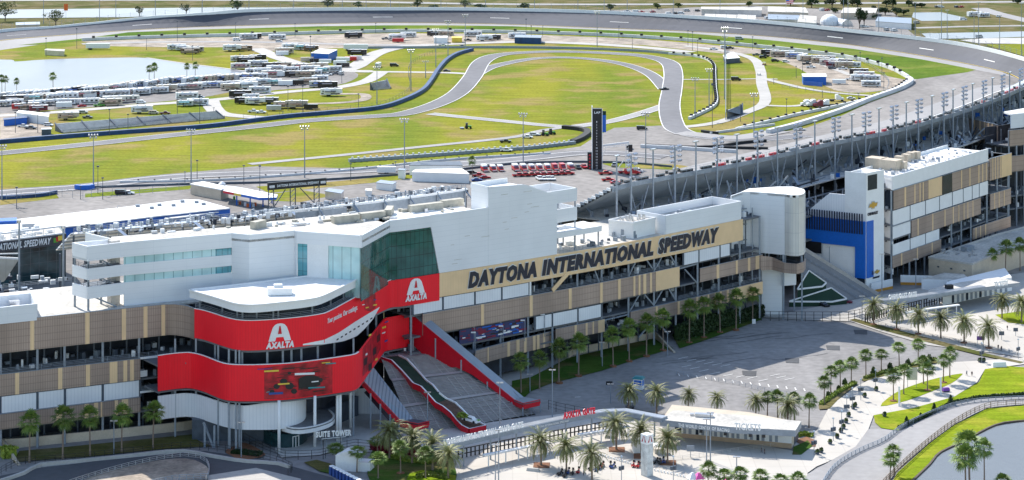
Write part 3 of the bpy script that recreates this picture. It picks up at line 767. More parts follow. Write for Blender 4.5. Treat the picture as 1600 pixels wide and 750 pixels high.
part('balcony', W['white_plain'], lw, lambda m: (m.band(M, Mx(219), Mx(247), 17.0, 17.5, .1, 8), m.band(M, Mx(219), Mx(247), 8.2, 8.7, .1, 8), m.box((*M.at(Mx(225), -.5), 12.3), (2,.3,1.6), .5)))
def deckpoly(path, a, b, off0, off1, step=5):
    ds = path.sub(path.px(a), path.px(b), step)
    return [path.at(d, off0) for d in ds] + [path.at(d, off1) for d in ds[::-1]]
dk = MB(); dk.prism([(p.x,p.y) for p in deckpoly(M, -95, 612, -.3, -34)], 29.9, 30.35)
dk.build('roof_deck', W['roof_dirty'], lw)
a0 = PY(-95, 509, 560); 
def parapet_box(m):
    q0, q1 = M.at(Mx(-95), .1), M.at(Mx(57), .1); q2, q3 = M.at(Mx(70), -13), M.at(Mx(-95), -13)
    for a, b in ((q0,q1),(q1,q2),(q2,q3)):
        m.beam((a.x,a.y,32.1),(b.x,b.y,32.1), .5, 4.2)
    m.prism([(q0.x,q0.y),(q1.x,q1.y),(q2.x,q2.y),(q3.x,q3.y)], 30.4, 30.9)
part('roof_enclosure', W['white'], lw, parapet_box)
def roofkit(m, path, xa, xb, o0, o1, z, n, seed, big=1.0):
    rnd = random.Random(seed)
    for i in range(n):
        q = path.at(path.px(rnd.uniform(xa, xb)), -rnd.uniform(o0, o1)); t = path.tan(path.px((xa+xb)/2)); rz = math.atan2(t.y, t.x)
        s_ = rnd.uniform(.6, 1.6)*big; hh = rnd.uniform(.5, 1.8)*big
        m.box((q.x,q.y,z+.2), (s_*1.6, s_, hh), rz, rnd.choice((0,0,1)))
        if rnd.random() < .5:
            q2 = path.at(path.px(rnd.uniform(xa, xb)), -rnd.uniform(o0, o1)); m.cyl((q2.x,q2.y,z),(q2.x,q2.y,z+rnd.uniform(.4,1.3)), .2, n=6, m=rnd.choice((0,1)))
for xa, xb, o0, o1, n, sd in ((-60,50,2,11,26,4),):
    pieces('roof_unit', [W['chrome'], W['steel']], lw, lambda m: roofkit(m, M, xa, xb, o0, o1, 30.9, n, sd, 1.2))

rw = empty('concourse_wing', (*M.at(Mx(950)), 0), 'right wing of the stadium carrying the long gold name sign', 'stadium wing')
sR0, sR1 = Mx(641), Mx(1191)
colx = (644,692,742,784,827,865,904,942,984,1024,1058,1092,1125,1158,1189)
br = []
for xa, xb, za, zb in ((870,888,20.2,26),(929,938,25,20),(984,999,20,25.5),(1010,1024,24.5,20),(1024,1040,20,25),(1047,1058,24.5,20.5),(984,1001,8.9,13.9),(1009,1024,13.5,9.5),(1024,1038,9.8,14),(1046,1058,14,9.5),(1058,1092,19,19.4),(1072,1092,18.5,13.2),(1000,1024,1,5.4),(1024,1046,5.4,0),(944,984,8.4,8.6)):
    br.append((Mx(xa), za, Mx(xb), zb))
wing_core(rw, M, sR0, sR1, [4.9, 9.0, 13.4, 19.4, 29.6], 0, 30, [Mx(x) for x in colx], 13, br)
part('back_wall', W['dark'], rw, lambda m: m.band(M, Mx(560), Mx(642), -2, 24, -14, .4))  # near-black sheet beside the red entrance, carrying shade in its colour
sign = part('sign_band', W['gold'], rw, lambda m: m.band(M, Mx(686), Mx(1160), 23.9, 30.5, .25, .35, 0, 3))
for wd, xa, xb in (('DAYTONA',730,837),('INTERNATIONAL',845,1019),('SPEEDWAY',1026.5,1121.5)):
    text_on('lettering', wd, on_path(M, Mx(xa), Mx(xb), 25.0, 29.7, .5, .2), W['navy'], sign, .065, .22)
    text_on('letter_edge', wd, on_path(M, Mx(xa-.9), Mx(xb+.5), 24.75, 29.95, .34, .05), W['white_plain'], sign, .085, .22)
white_bays(rw, M, (645,692,742,784,827), 20.1, 23.8)
part('white_end_panel', W['white_plain'], rw, lambda m: m.band(M, Mx(827), Mx(829.5), 20, 23.9, .2, .3))
white_bays(rw, M, (1068,1092,1125,1141), 19.9, 23.8)
perf_band(rw, M, 660, 1061, 14.0, 19.9, [(751,755.5),(827,831.5),(888,892.5),(937,941),(965,969),(989,992),(997,1000),(1004.5,1009),(1015,1018)], [(1024,1061)])
perf_band(rw, M, 1093.5, 1191, 13.7, 17.9, [(1119,1123),(1149,1152),(1168,1171.5),(1180,1185.5)])
white_bays(rw, M, (836,863,903,940), 9.7, 13.6)
perf_band(rw, M, 868, 944, 5.3, 8.9, [(897,900.5),(914.5,917.5),(925,927.5)], [(934,944)])
perf_band(rw, M, 985, 1191, 5.5, 9.4, [(1024,1027),(1058,1061.5),(1087,1090),(1105,1107.5),(1116,1118),(1124,1127),(1135,1138)], [(1146,1191)])
part('railing', W['steel'], rw, lambda m: (path_rail(m, M, Mx(830), Mx(1060), 20.0, -.2, 1.2), path_rail(m, M, Mx(1062), Mx(1190), 9.6, -.3, 1.2)))
def bp(m):
    rnd = random.Random(5); zt, zb = 13.6, 9.6
    m.band(M, Mx(719), Mx(823), zb, zt, -.3, .3, 0)
bo = part('printed_banner', [mat('navy_banner', (.035,.04,.12), .5, 0, .3)], rw, bp)
def bp2(m):
    rnd = random.Random(5)
    for i in range(70):
        x0 = rnd.uniform(719, 812); wdt = rnd.uniform(3, 15); z = rnd.uniform(9.8, 13.2)
        m.band(M, Mx(x0), min(Mx(x0+wdt), Mx(823)), z, z+rnd.uniform(.12, .5), -.3+.02+.004*i, .02, rnd.choice((0,0,0,1,2,3)), 4)
part('banner_print', [mat('crimson_print', (.22,.01,.04), .5), W['blue'], W['white_plain'], W['black']], bo, bp2)
part('gold_brace', W['gold'], rw, lambda m: m.beam((*M.at(Mx(862), .3), 20.3), (*M.at(Mx(890), .3), 25.2), .3, 1.3))
# terrace in front, with tables
TR = Path([P(741,549,7.9).xy, P(770,541,7.9).xy, P(800,533,7.9).xy, P(835,525,7.9).xy, P(868,516.5,7.9).xy, P(870,512,7.9).xy])
tb = perf_band(rw, TR, 742, 868, 3.9, 8.0, [(761,763),(792,796),(806,811),(818,822),(832,836),(838,842),(848,851),(859,862)], name='terrace_band')
dk = MB(); q = [TR.at(d, -.2) for d in TR.sub(0, TR.px(868), 6)]; q2 = [M.at(Mx(x), -1) for x in (868, 840, 800, 760, 700)]
dk.prism([(p.x,p.y) for p in q+q2], 7.1, 7.4); dk.build('terrace_floor', W['floor'], rw)
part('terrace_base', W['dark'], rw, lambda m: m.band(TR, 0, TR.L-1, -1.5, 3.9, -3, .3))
for k, x in enumerate((748,757,766,777,788,800,812,826,840,853)):
    q = P(x, 541-(x-748)*.24-5+(k%2)*2, 7.4)
    t = empty('terrace_table', (q.x,q.y,7.4), '%s round table with stools from the left on the terrace behind the bronze band' % nth(k), 'table', 'tables on the terrace')
    mb = MB(); mb.cyl((q.x,q.y,7.4),(q.x,q.y,8.4), .07, n=5); mb.cyl((q.x,q.y,8.4),(q.x,q.y,8.48), .6, n=9); mb.build('table_top', W['steel'], t)
    mb = MB(); [mb.cyl((q.x+math.cos(a), q.y+math.sin(a), 7.4),(q.x+math.cos(a), q.y+math.sin(a), 8.0), .2, n=5) for a in (0,2.1,4.2)]; mb.build('stools', W['steel_dark'], t)
dk = MB(); dk.prism([(p.x,p.y) for p in deckpoly(M, 684, 1160, -.3, -30)], 29.9, 30.4); dk.build('roof_deck', W['roof_dirty'], rw)
part('deck_railing', W['steel'], rw, lambda m: path_rail(m, M, Mx(872), Mx(952), 30.5, -.6, 1.2))
# lower-level retaining walls
rt = empty('retaining_wall', P(950,545,GZ), 'low beige wall on the grass slope under the right wing', 'wall')
rwp = Path([P(860,590,GZ).xy, P(888,560,GZ).xy, P(888,556,GZ).xy, P(950,544,GZ).xy, P(1023,529,GZ).xy, P(1054,551,GZ).xy])
part('wall', W['beige'], rt, lambda m: m.band(rwp, rwp.c[1], rwp.c[4], GZ, GZ+2.1, .3, .6, 0, 5, zf=None))
part('wing_wall', W['beige'], rt, lambda m: m.band(rwp, rwp.c[4], rwp.L, GZ, GZ+1, .3, .6, 0, 3, zf=lambda d: (GZ, GZ+2.1*(1-(d-rwp.c[4])/(rwp.L-rwp.c[4]))+.2)))
lt = empty('retaining_wall', P(150,690,GZ), 'long beige wall behind the scrub slope under the left wing', 'wall')
lp = Path([P(30,727,GZ).xy, P(4,700,GZ).xy, P(15,700.5,GZ).xy, P(100,692,GZ).xy, P(200,682,GZ).xy, P(291,672,GZ).xy, P(312,668,GZ).xy])
part('wall', W['beige'], lt, lambda m: m.band(lp, lp.c[1], lp.L, GZ, GZ+2.3, .3, .6, 0, 5))
part('wing_wall', W['beige'], lt, lambda m: m.band(lp, 0, lp.c[1], GZ, GZ+2, .3, .6, 0, 3, zf=lambda d: (GZ, GZ+.3+2.1*d/lp.c[1])))

# ---- entrance building ("injector") ----------------------------------------
ent = empty('entrance_building', P(430,690,GZ), 'red curved entrance building with white lower drum and white flat roof', 'entrance building')
U = crv([(304,482.6),(316,484.5),(330,488.5),(355,496.5),(375,500.5),(400,501),(440,498.5),(470,495.5),(495,492),(511,488),(545,470),(575,453.5),(595,444),(611,437.2)], 30.5)
U = Path(list(U.p) + [M.at(Mx(x), .1) for x in (625,640,660,686)])
Lp = crv([(247,556),(268,553),(291,551),(304,552.3),(318,556),(332,561.5),(348,567.5),(365,570),(400,570.3),(450,568),(490,563.5),(520,559.5),(550,555)], 19.5, 4)
Lp = Path(list(Lp.p) + [P(*p, 19.5).xy for p in [(557,552.8),(561,549.5),(566,543),(600,498),(604,496.3),(639,490)]])
Sk = crv([(247,656),(268,653),(291,651),(310,653.5),(330,660),(352,667),(375,671),(400,671.5),(425,671.3),(445,669.8),(460,667),(472,662),(477,656),(477,650),(470,643)], 2.7)
part('red_band', W['red'], ent, lambda m: m.band(U, 0, U.L, 23.0, 30.5, .1, .35, 0, 1.5))
part('red_band', W['red'], ent, lambda m: m.band(Lp, 0, Lp.L, 10.4, 19.5, .1, .35, 0, 1.5))
part('band_trim', W['white_plain'], ent, lambda m: (m.band(U, 0, U.px(612), 30.53, 30.7, .2, .4, 0, 2), m.band(Lp, 0, Lp.px(560), 19.53, 19.7, .2, .4, 0, 2)))
sx = Sk.px(385)
part('white_drum', W['white_v'], ent, lambda m: m.band(Sk, 0, Sk.L, 2.7, 9, .1, .35, 0, 1.5, zf=lambda d: (2.7, 8.8+max(0, min(1, (d-sx)/10))*1.5)))
part('drum_floor', W['white_plain'], ent, lambda m: m.prism([(p.x,p.y) for p in [Sk.at(d, -.1) for d in Sk.sub(0, Sk.L, 3)]] + [(-83,600),(-90,590)], 2.9, 3.2))
pieces('floor_slab', W['floor'], ent, lambda m: (m.band(U, 0, U.L, 22.4, 22.9, -.2, 11), m.band(U, 0, U.px(600), 29.9, 30.3, -.2, 13), m.band(Lp, 0, Lp.px(560), 16.6, 17.0, -.2, 9), m.band(Lp, 0, Lp.L, 9.8, 10.2, -.2, 8)))
part('core', W['dark'], ent, lambda m: m.prism([(-84,588),(-70,577),(-56,577),(-50,584),(-44,612),(-40,636),(-60,640),(-84,600)], 2.8, 30))  # near-black mass; shade behind the red bands is in its colour
ecols = [(U, x, 19.6, 23) for x in (330,352,375,419,444,458,474,500,529,581,594)]
for pth, x, za, zb in ecols:
    q = pth.at(pth.px(x), -1.2); part('column', W['steel'], ent, lambda m: m.beam((q.x,q.y,za-2),(q.x,q.y,zb), .5))
for x in (276,301,334,352,366,372,560):
    q = Lp.at(Lp.px(x), -1.3); part('column', W['steel'], ent, lambda m: m.beam((q.x,q.y,GZ),(q.x,q.y,23), .45))
# glazed upper storey under the roof
part('glazing', W['win'], ent, lambda m: m.band(U, 0, U.px(600), 30.4, 33.2, -3.0, .2, 0, 3))
for x in (303,336,360,371,402,430,438,495,529,549,563):
    q = U.at(U.px(x), -2.2); part('column', W['steel'], ent, lambda m: m.beam((q.x,q.y,30.3),(q.x,q.y,33.3), .4))
part('railing', W['steel'], ent, lambda m: path_rail(m, U, 0, U.px(600), 30.6, -.4, 1.2, 3))
RF = smooth([P(*p, 35) for p in [(296.4,453.5),(335,464.5),(366,474),(385,476.6),(405,476.3),(440,473),(480,468.3),(503,463),(535,448),(563,434)]], 4)
RF = [p for p in RF] + [P(566,431.5,35), P(560,429,35), P(511,428,35), P(400,442,35), P(340,449,35)]
rf = part('roof', [W['white_plain'], W['roof']], ent, lambda m: m.prism([(p.x,p.y) for p in RF], 33.1, 35, 0, 1))
part('roof_edge', W['white_plain'], rf, lambda m: [m.beam((a.x,a.y,35.1),(b.x,b.y,35.1), .7, .35) for a, b in zip(RF, RF[1:]+RF[:1])])
q = P(437,460,35); bx = part('roof_unit', W['white_plain'], ent, lambda m: (m.box((q.x,q.y,35.1),(6.4,3.2,1.7), .1), m.box((q.x-.5,q.y+.6,36.8),(2.2,1.6,.7), .1)))
# logos, slogan and mural
arch_logo('logo_arch', U, 437, 17.5, 505, 532.5, .12, W['white_plain'], W['red_plain'], ent)
qy = U.at(U.px(437)).y; zz = lambda y, Y: CH-Y*(y+HOR)/FP
text_on('lettering', 'AXALTA', on_path(U, U.px(415), U.px(458.5), zz(543.5, qy), zz(533.5, qy), .3, .25), W['white_plain'], ent, .06, .18)
arch_logo('logo_arch', U, 649, 14.0, 434.8, 459, .14, W['white_plain'], W['red_plain'], ent)
qy = U.at(U.px(649)).y
text_on('lettering', 'AXALTA', on_path(U, U.px(632.5), U.px(665.5), zz(470, qy)+.2, zz(460.5, qy)+.2, .3, .25), W['white_plain'], ent, .06, .18)
def slog(u, v, w_):
    x = 511+(557.5-511)*u; q = U.at(U.px(x), .2+w_*.1); yb = 508+(486.5-508)*u; yt = 497.5+(475-497.5)*u
    return (q.x, q.y, zz(yb+(yt-yb)*v, q.y))
text_on('lettering', 'Your passion. Our coatings.', slog, W['white_plain'], ent, .01, .25)
mu = MB()
decal(mu, U, [(473,537.5),(506,531),(530,519),(552,504),(575,490),(592.6,479.5)], [(473,539.5),(506,538),(535,533.5),(556,526),(570,513),(582,499),(592.6,479.8)], .13, 0, 24)
for k in range(9): 
    x = 525+k*6.6; y = 531.5-k*3.9-k*k*.02; decal(mu, U, [(x,y-1.6),(x+3.2,y-3.3)], [(x,y+.8),(x+3.2,y-1)], .16, 1, 2)
decal(mu, U, [(569,462),(577,453.5),(586,459)], [(569,484),(577,487),(586,481)], .13, 2, 6)
for x0, x1, y0, y1, m_ in ((567,572,454,456.5,3),(570.5,575.5,480,482,3),(565,569,476,477.3,0),(582,588,476,478,3),(583,587,468,469.6,4)): dash(mu, U, x0, x1, y0, y1, .17, m_, -1)
mu.build('mural', [W['white_plain'], W['black'], W['red_dark'], W['yellow'], PAINT['blue']], ent)
mu = MB()
decal(mu, Lp, [(413,575),(430,572),(470,568),(519,561.5)], [(413,624),(430,624),(470,621),(519,614)], .13, 0, 20)
rnd = random.Random(3)
for i in range(40):
    x = rnd.uniform(416, 500); y = rnd.uniform(574, 612); dash(mu, Lp, x, x+rnd.uniform(8,22), y, y+rnd.uniform(.4,1.1), .15+.003*i, 1, -1.5)
for cx_, cy_, rr in ((459,611.5,5),(483,603,7.5),(432,604,5),(452,583,3),(500,594,4),(425,612,4),(478,594,8),(443,596,6),(452,603,7)):
    xs = [cx_-rr+2*rr*k/6 for k in range(7)]
    decal(mu, Lp, [(x, cy_-math.sqrt(max(0, rr*rr-(x-cx_)**2))*.8) for x in xs], [(x, cy_+math.sqrt(max(0, rr*rr-(x-cx_)**2))*.8) for x in xs], .24+rr*.003, 1, 6)
decal(mu, Lp, [(466,592),(474,587),(490,586),(500,590)], [(466,608),(474,606),(490,605),(500,602)], .28, 1, 6)
for x0, x1, y0, y1, m_ in ((412.7,435.5,578,580.6,2),(460,491,582,585.4,3),(434,452,598.3,600.6,2),(420,442,612.5,616,4),(481,507,604,606.3,5),(402,425,575.3,576.8,6),(502,515,565.6,567,2),(508,524,566.6,568.5,5),(486,497,595,596.6,3),(416,421,611.5,612.8,5)): dash(mu, Lp, x0, x1, y0+1, y1+1, .32, m_, -1.2)
decal(mu, Lp, [(566,545),(575,533),(590,513),(594,508)], [(566,588),(575,578),(590,553),(594,545)], .13, 0, 8)
for cx_, cy_ in ((570,566),(577,575),(584,550),(590,530)):
    dash(mu, Lp, cx_-2, cx_+3, cy_-5, cy_+6, .17, 1, -4)
for x0, x1, y0, y1, m_ in ((596,602,511,514,2),(596,601,520,522,3),(600,606,503,505,4),(600,605,532,535,4),(575,579,523,526,2),(570,573,553,556,3),(585,589,561,564,2)): dash(mu, Lp, x0, x1, y0, y1, .2, m_, -2)
mu.build('mural', [W['red_dark'], W['black'], W['yellow'], W['white_plain'], PAINT['blue'], PAINT['teal'], mat('violet_print', (.16,.03,.2))], ent)
# slender white columns down to the forecourt, lobby, canopy
for x, y in ((436,707),(492,699),(486.5,656),(527,690),(531.5,690),(547.5,669)):
    q = P(x, y, GZ); part('column', W['white_plain'], ent, lambda m: m.cyl((q.x,q.y,GZ),(q.x,q.y,10.6), .38, n=12), smooth_=True)
for x, y in ((320,699),(335,699),(359,703),(369,706)):
    q = P(x, y, GZ); part('column', W['steel'], ent, lambda m: m.beam((q.x,q.y,GZ),(q.x,q.y,3), .5))
part('diagonal_brace', W['steel'], ent, lambda m: m.beam(P(334,699,GZ), PY(318,660,570), .5))
lob = Path(smooth([P(*p, GZ) for p in [(412,692),(425,698),(440,701),(460,700),(473,695),(480,688)]], 4))
part('lobby_glazing', W['glass'], ent, lambda m: m.band(lob, 0, lob.L, GZ, 1.2, 0, .2, 0, 2))
part('lobby_door', W['white_plain'], ent, lambda m: [m.band(lob, lob.px(x), lob.px(x+.8), GZ, .5, .15, .15) for x in (457,461.5,466)] + [m.band(lob, lob.px(457), lob.px(466.8), .3, .5, .15, .15)])
part('lobby_wall', W['steel_dark'], ent, lambda m: m.prism([p.xy for p in (P(300,688,GZ), P(412,690,GZ), P(425,696,GZ), P(478,686,GZ), P(560,650,GZ), P(480,640,GZ), P(300,660,GZ))], GZ, 2.8))
can = Path(smooth([P(*p, 3.4) for p in [(440,664),(460,669),(485,667),(508,661),(520,655),(523,648),(516,640)]], 4))
part('canopy_fascia', W['white_plain'], ent, lambda m: m.band(can, 0, can.L, 1.9, 3.4, 0, .5, 0, 2))
part('canopy_top', W['floor'], ent, lambda m: m.prism([(p.x,p.y) for p in can.p]+[(P(477,640,2.5).x,P(477,640,2.5).y)], 2.9, 3.2))
part('side_wall', W['white_v'], ent, lambda m: m.face([P(503,610,GZ+9), PY(535,652,590), P(610,690,GZ), P(575,660,GZ)] if 0 else [PY(505,612,600), PY(505,655,600), PY(535,668,600), PY(610,668,600), PY(575,606,600)]))

# ---- steps between the red escalator covers --------------------------------
st = empty('entrance_steps', P(700,665,GZ), 'broad flight of concrete steps with two landings rising into the red entrance', 'steps')
bl, br_ = P(650,682,GZ), P(838,648,GZ)
tl, tr = P(588,553,9), P(704,546,9)
prof = [(0,9),(.12,9),(.37,5.7),(.42,5.6),(.66,1.8),(.71,1.7),(.97,GZ),(1.0,GZ)]
def pz(t):
    for (a, za), (b, zb) in zip(prof, prof[1:]):
        if a <= t <= b: return za+(zb-za)*(t-a)/(b-a)
    return GZ
def on_steps(u, t, dz=0):
    a = tl+(bl-tl)*t; b = tr+(br_-tr)*t; q = a+(b-a)*u; return Vector((q.x, q.y, pz(t)+dz))
def steps(m):
    N = 62; ev = lambda a, b, t: a+(b-a)*t
    for i in range(N):
        t0, t1 = i/N, (i+1)/N; z = pz((t0+t1)/2)
        a, b = ev(tl, bl, t0), ev(tr, br_, t0); c, d = ev(tl, bl, t1), ev(tr, br_, t1)
        zn = pz(min(1, (t1+t1+1/N)/2)) if i < N-1 else GZ
        m.face([(a.x,a.y,z),(c.x,c.y,z),(d.x,d.y,z),(b.x,b.y,z)]); m.face([(c.x,c.y,z),(c.x,c.y,zn-.02),(d.x,d.y,zn-.02),(d.x,d.y,z)])
    for t0, t1 in ((.37,.42),(.66,.71)):
        m.face([on_steps(0,t0,.25), on_steps(0,t1,.25), on_steps(1,t1,.25), on_steps(1,t0,.25)], 1)
part('treads', [mat('step_concrete', (.30,.28,.27), .85, 0, .14, .5), W['concrete']], st, steps)
def jl(m):
    for k in range(1, 14):
        u = k/14
        if .36 < u < .56: continue
        pts = [on_steps(u, t/20, .05) for t in range(21)]
        for a, b in zip(pts, pts[1:]): m.beam(a, b, .2, .05)
def jl2(m):
    for t in (.17,.22,.27,.32,.47,.52,.57,.62,.76,.81,.86,.91):
        for u0, u1 in ((0,.37),(.55,1)): m.beam(on_steps(u0,t,.1), on_steps(u1,t,.1), .16, .05)
part('joint_lines', W['concrete'], st, jl); pieces('joint_line', W['concrete'], st, jl2)
part('handrail', W['steel'], st, lambda m: [rail(m, [on_steps(u, t/12, .0) for t in range(13)], 1.1, .1) for u in (.995, .96)])
# planter down the middle
pn = empty('planter', P(715,650,GZ), 'long red and white walled planter bed running down the middle of the steps', 'planter')
plL = [(592.5,556,12.2),(612,562,11.6),(628,578,9.5),(645.7,598,8),(658,603,7.7),(668.5,614,6.6),(681,628,4.2),(692,634,3.6),(704,643.6,2.6),(714,656,.4),(722,664,-.6),(733,669.5,-1.0)]
plR = [(623,554,12.2),(636,560,11.9),(650,575,9.6),(666,593,8),(676,600,7.7),(686,612,6.3),(699,622,4.2),(711.6,628,3.6),(722,638,2),(732,648.6,.4),(745,656,-.8),(759,664,-1.0)]
PLl, PLr = [[P(x, y, GZ+(z-GZ)*.8+.3) for x, y, z in l] for l in (plL, plR)]
def wallpts(m, pts, mo, h=1.0, th=.5, down=3):
    for a, b in zip(pts, pts[1:]):
        d = Vector((b.x-a.x, b.y-a.y)).normalized(); n = Vector((d.y, -d.x))*th/2
        A = [(a.x-n.x,a.y-n.y), (a.x+n.x,a.y+n.y)]; Bq = [(b.x-n.x,b.y-n.y), (b.x+n.x,b.y+n.y)]
        for (p, q) in ((A[0],Bq[0]),(A[1],Bq[1])):
            m.face([(p[0],p[1],a.z-down),(q[0],q[1],b.z-down),(q[0],q[1],b.z),(p[0],p[1],a.z)], mo)
        m.face([(A[0][0],A[0][1],a.z),(Bq[0][0],Bq[0][1],b.z),(Bq[1][0],Bq[1][1],b.z),(A[1][0],A[1][1],a.z)], 1)
part('red_wall', [W['red_plain'], W['white_plain']], pn, lambda m: wallpts(m, PLl + [PLr[-1]], 0, th=.45, down=1.6))
part('white_wall', [W['white_plain'], W['white_plain']], pn, lambda m: wallpts(m, PLr, 0, th=.45, down=1.4))
def bed(m):
    for i in range(len(PLl)-1):
        a, b, c, d = PLl[i], PLl[i+1], PLr[i+1], PLr[i]
        dn = Vector((0,0,-.35)); m.face([a+dn, b+dn, c+dn, d+dn], 0 if i < 6 else 1)
part('planting', [W['turf'], mat('brown_mulch', (.10,.055,.035), .9, 0, .3, 1.)], pn, bed)
# display race car at the foot of the planter
def esc(label, A, Bq, C, D, E, Fq, ribbed):
    """A,B upper end (inner, outer), C,D lower end of the slope, E,F end of the flat lower canopy"""
    r = empty('escalator_cover', D, label, 'escalator cover')
    def sl_(m, quad, th=.35):
        m.face(quad); m.face([v-Vector((0,0,th)) for v in quad[::-1]])
        for i in range(4): a, b = quad[i], quad[(i+1)%4]; dn = Vector((0,0,th)); m.face([a, a-dn, b-dn, b])
    mt = mat_lines('ribbed_roof' if ribbed else 'grey_roof', (.27,.31,.35), (.10,.12,.15), [(0, .9, .3)] if ribbed else [], .45, .2, .06, .3, .7)
    part('sloping_roof', mt, r, lambda m: sl_(m, [A, Bq, D, C]))
    part('flat_roof', W['steel_dark'] if ribbed else mt, r, lambda m: sl_(m, [C, D, Fq, E]))
    def side(m):
        for a, b in ((Bq, D), (D, Fq), (Fq, E)):
            off = Vector((0,0,.1)); dn = Vector((0,0,-1.5)); m.face([a+off, a+dn, b+dn, b+off])
            d = (b-a); n = Vector((d.y, -d.x, 0)).normalized()*-.3
            m.face([a+off+n, b+off+n, b+dn+n, a+dn+n]); m.face([a+off, b+off, b+off+n, a+off+n]); m.face([a+dn, a+dn+n, b+dn+n, b+dn])
    part('red_fascia', W['red_plain'], r, side)
    def legs(m):
        for t in (.25, .5, .75, .98):
            q = Bq+(D-Bq)*t; m.beam((q.x,q.y,GZ), q-Vector((0,0,1)), .4)
        for q in (E, Fq): m.beam((q.x,q.y,GZ), q-Vector((0,0,1)), .35)
    pieces('post', W['steel'], r, legs)
    def es(m):
        m.face([A+Vector((.8,0,-3.6)), Bq+Vector((.8,0,-3.6)), D+Vector((0,0,-3.4)), C+Vector((0,0,-3.4))])
    part('escalator', W['steel_dark'], r, es); return r
esc('ribbed grey escalator cover with red edge on the left of the steps', P(584,574,10.5), P(564,592,10.5), P(646,654.5,.8), P(625,657.5,.8), P(671,658.5,.8), P(653,662.6,.8), True)
e2 = esc('long grey escalator cover with deep red side on the right of the steps', P(660,489,19.5), P(641,490,19.5), P(818,620,.8), P(803,625,.8), P(844.5,624.8,.8), P(817,631,.8), False)
# deep red side wall of the long cover near the top
def deepside(m):
    f = lambda x, y, t: None
    A_, D_ = P(641,490,19.5), P(803,625,.8)
    def onl(t, dn): q = A_+(D_-A_)*t; return Vector((q.x-.05, q.y-.05, q.z-dn))
    ks = [(0,7.9),(.12,8.3),(.28,8.6),(.34,7.0),(.45,4.2),(.6,2.6),(.8,1.9),(1.0,1.7)]
    for (t0, d0), (t1, d1) in zip(ks, ks[1:]):
        m.face([onl(t0, 0), onl(t0, d0), onl(t1, d1), onl(t1, 0)])
        n = Vector((.35,.3,0)); m.face([onl(t0,0)+n, onl(t1,0)+n, onl(t1,d1)+n, onl(t0,d0)+n]); m.face([onl(t0,d0), onl(t0,d0)+n, onl(t1,d1)+n, onl(t1,d1)])
part('side_panel', W['red_plain'], e2, deepside)
for x, y in ((606,553),(645,551),(598,557)):
    q = P(x, y, 9); part('column', W['steel'], ent, lambda m: m.cyl((q.x,q.y,8.9),(q.x,q.y,13.5), .32, n=10))

# ---- suites block on the roof ----------------------------------------------
su = empty('suite_building', P(250,470,30.4), 'long white suite block with teal window strips on the stadium roof', 'building')
c47 = lambda x, y: P(x, y, 47).xy
SP = Path([c47(136.8,385), c47(194,378.4), c47(362,364)])
def seg(a, b): return Path([Vector(a), Vector(b)])
endl = seg(c47(112.8,379), c47(136.8,385))
lv = [(43.1,47),(38.3,41.2),(33.4,36.5)]
xs = 194
for z0, z1 in lv:
    pieces('wall_panel', W['white'], su, lambda m: (m.band(SP, 0, SP.px(xs), z0, z1, 0, .4), m.band(endl, 0, endl.L-.4, z0, z1, 0, .4)))
part('wall', W['white'], su, lambda m: (m.band(SP, SP.px(xs), SP.L, 43.1, 47, 0, .4), m.band(SP, SP.px(xs), SP.L, 38.3, 41.2, 0, .4), m.band(SP, SP.px(xs), SP.L, 30.3, 36.5, 0, .4)))
for z0, z1 in ((41.2,43.1),(36.5,38.3)):
    part('window_strip', W['glass_p'], su, lambda m: m.band(SP, SP.px(xs), SP.px(337), z0, z1, -.25, .1))
    part('window_strip', W['glass_t'], su, lambda m: m.band(SP, SP.px(337), SP.L, z0, z1, -.25, .1))
    q0 = SP.at(0, -.5); 
    part('landing', W['steel_dark'], su, lambda m: (m.band(SP, 0, SP.px(xs)-.5, z0-.15, z0, -.5, 5), rail(m, [(*endl.at(.2,-.3), z0), (*endl.at(endl.L,-.3), z0), (*SP.at(8,-.5), z0)], 1.1)))
    part('stair_flight', W['steel'], su, lambda m: m.beam((*SP.at(4,-2), z0+1.8), (*SP.at(11,-2), z0-2.5), 1.4, .35))
part('stair_flight', W['steel'], su, lambda m: m.beam((*SP.at(2,-1), 33.6), (*SP.at(8,-.6), 30.5), 1.4, .35))
part('stair_core', W['concrete'], su, lambda m: m.band(SP, SP.px(180), SP.px(xs), 30.3, 47, -3, 3))
for s_, o_ in ((.4,-.5),(6,-6)): 
    q = SP.at(s_, o_); part('column', W['steel'], su, lambda m: m.beam((q.x,q.y,30.3),(q.x,q.y,46), .5))
q = endl.at(.5,-.5); part('column', W['steel'], su, lambda m: m.beam((q.x,q.y,30.3),(q.x,q.y,46), .5))
SP2 = [c47(362,364), c47(389,366.7), c47(460,360), c47(463,361), c47(565,368), c47(609,344.3)]
for i in (0, 1, 2):
    sg = seg(SP2[i], SP2[i+1]); part('wall', W['white'], su, lambda m: m.band(sg, 0, sg.L, 30.3, 47, 0, .4))
sg = seg(SP2[3], SP2[4]); part('parapet', W['white'], su, lambda m: m.band(sg, 0, sg.L, 43.7, 47, 0, .5))
part('window_wall', W['glass_t'], su, lambda m: m.band(sg, .2, sg.px(480), 30.3, 43.7, -.5, .1))
part('pier', W['white_plain'], su, lambda m: m.band(sg, sg.px(480), sg.px(512.5), 30.3, 43.7, -.05, .5))
part('window_wall', W['glass_p'], su, lambda m: m.band(sg, sg.px(512.5), sg.L-.3, 30.3, 43.7, -.4, .1))
sg2 = seg(SP2[4], SP2[5])
part('parapet', W['white'], su, lambda m: m.band(sg2, 0, sg2.L, 43.7, 47, 0, .5))
gl_big = mat_lines('dark_green_glass', (.03,.115,.10), (.012,.03,.03), [(0, 1.5, .14),(1, 3.3, .16)], .04, 0, .35, .22, .9)
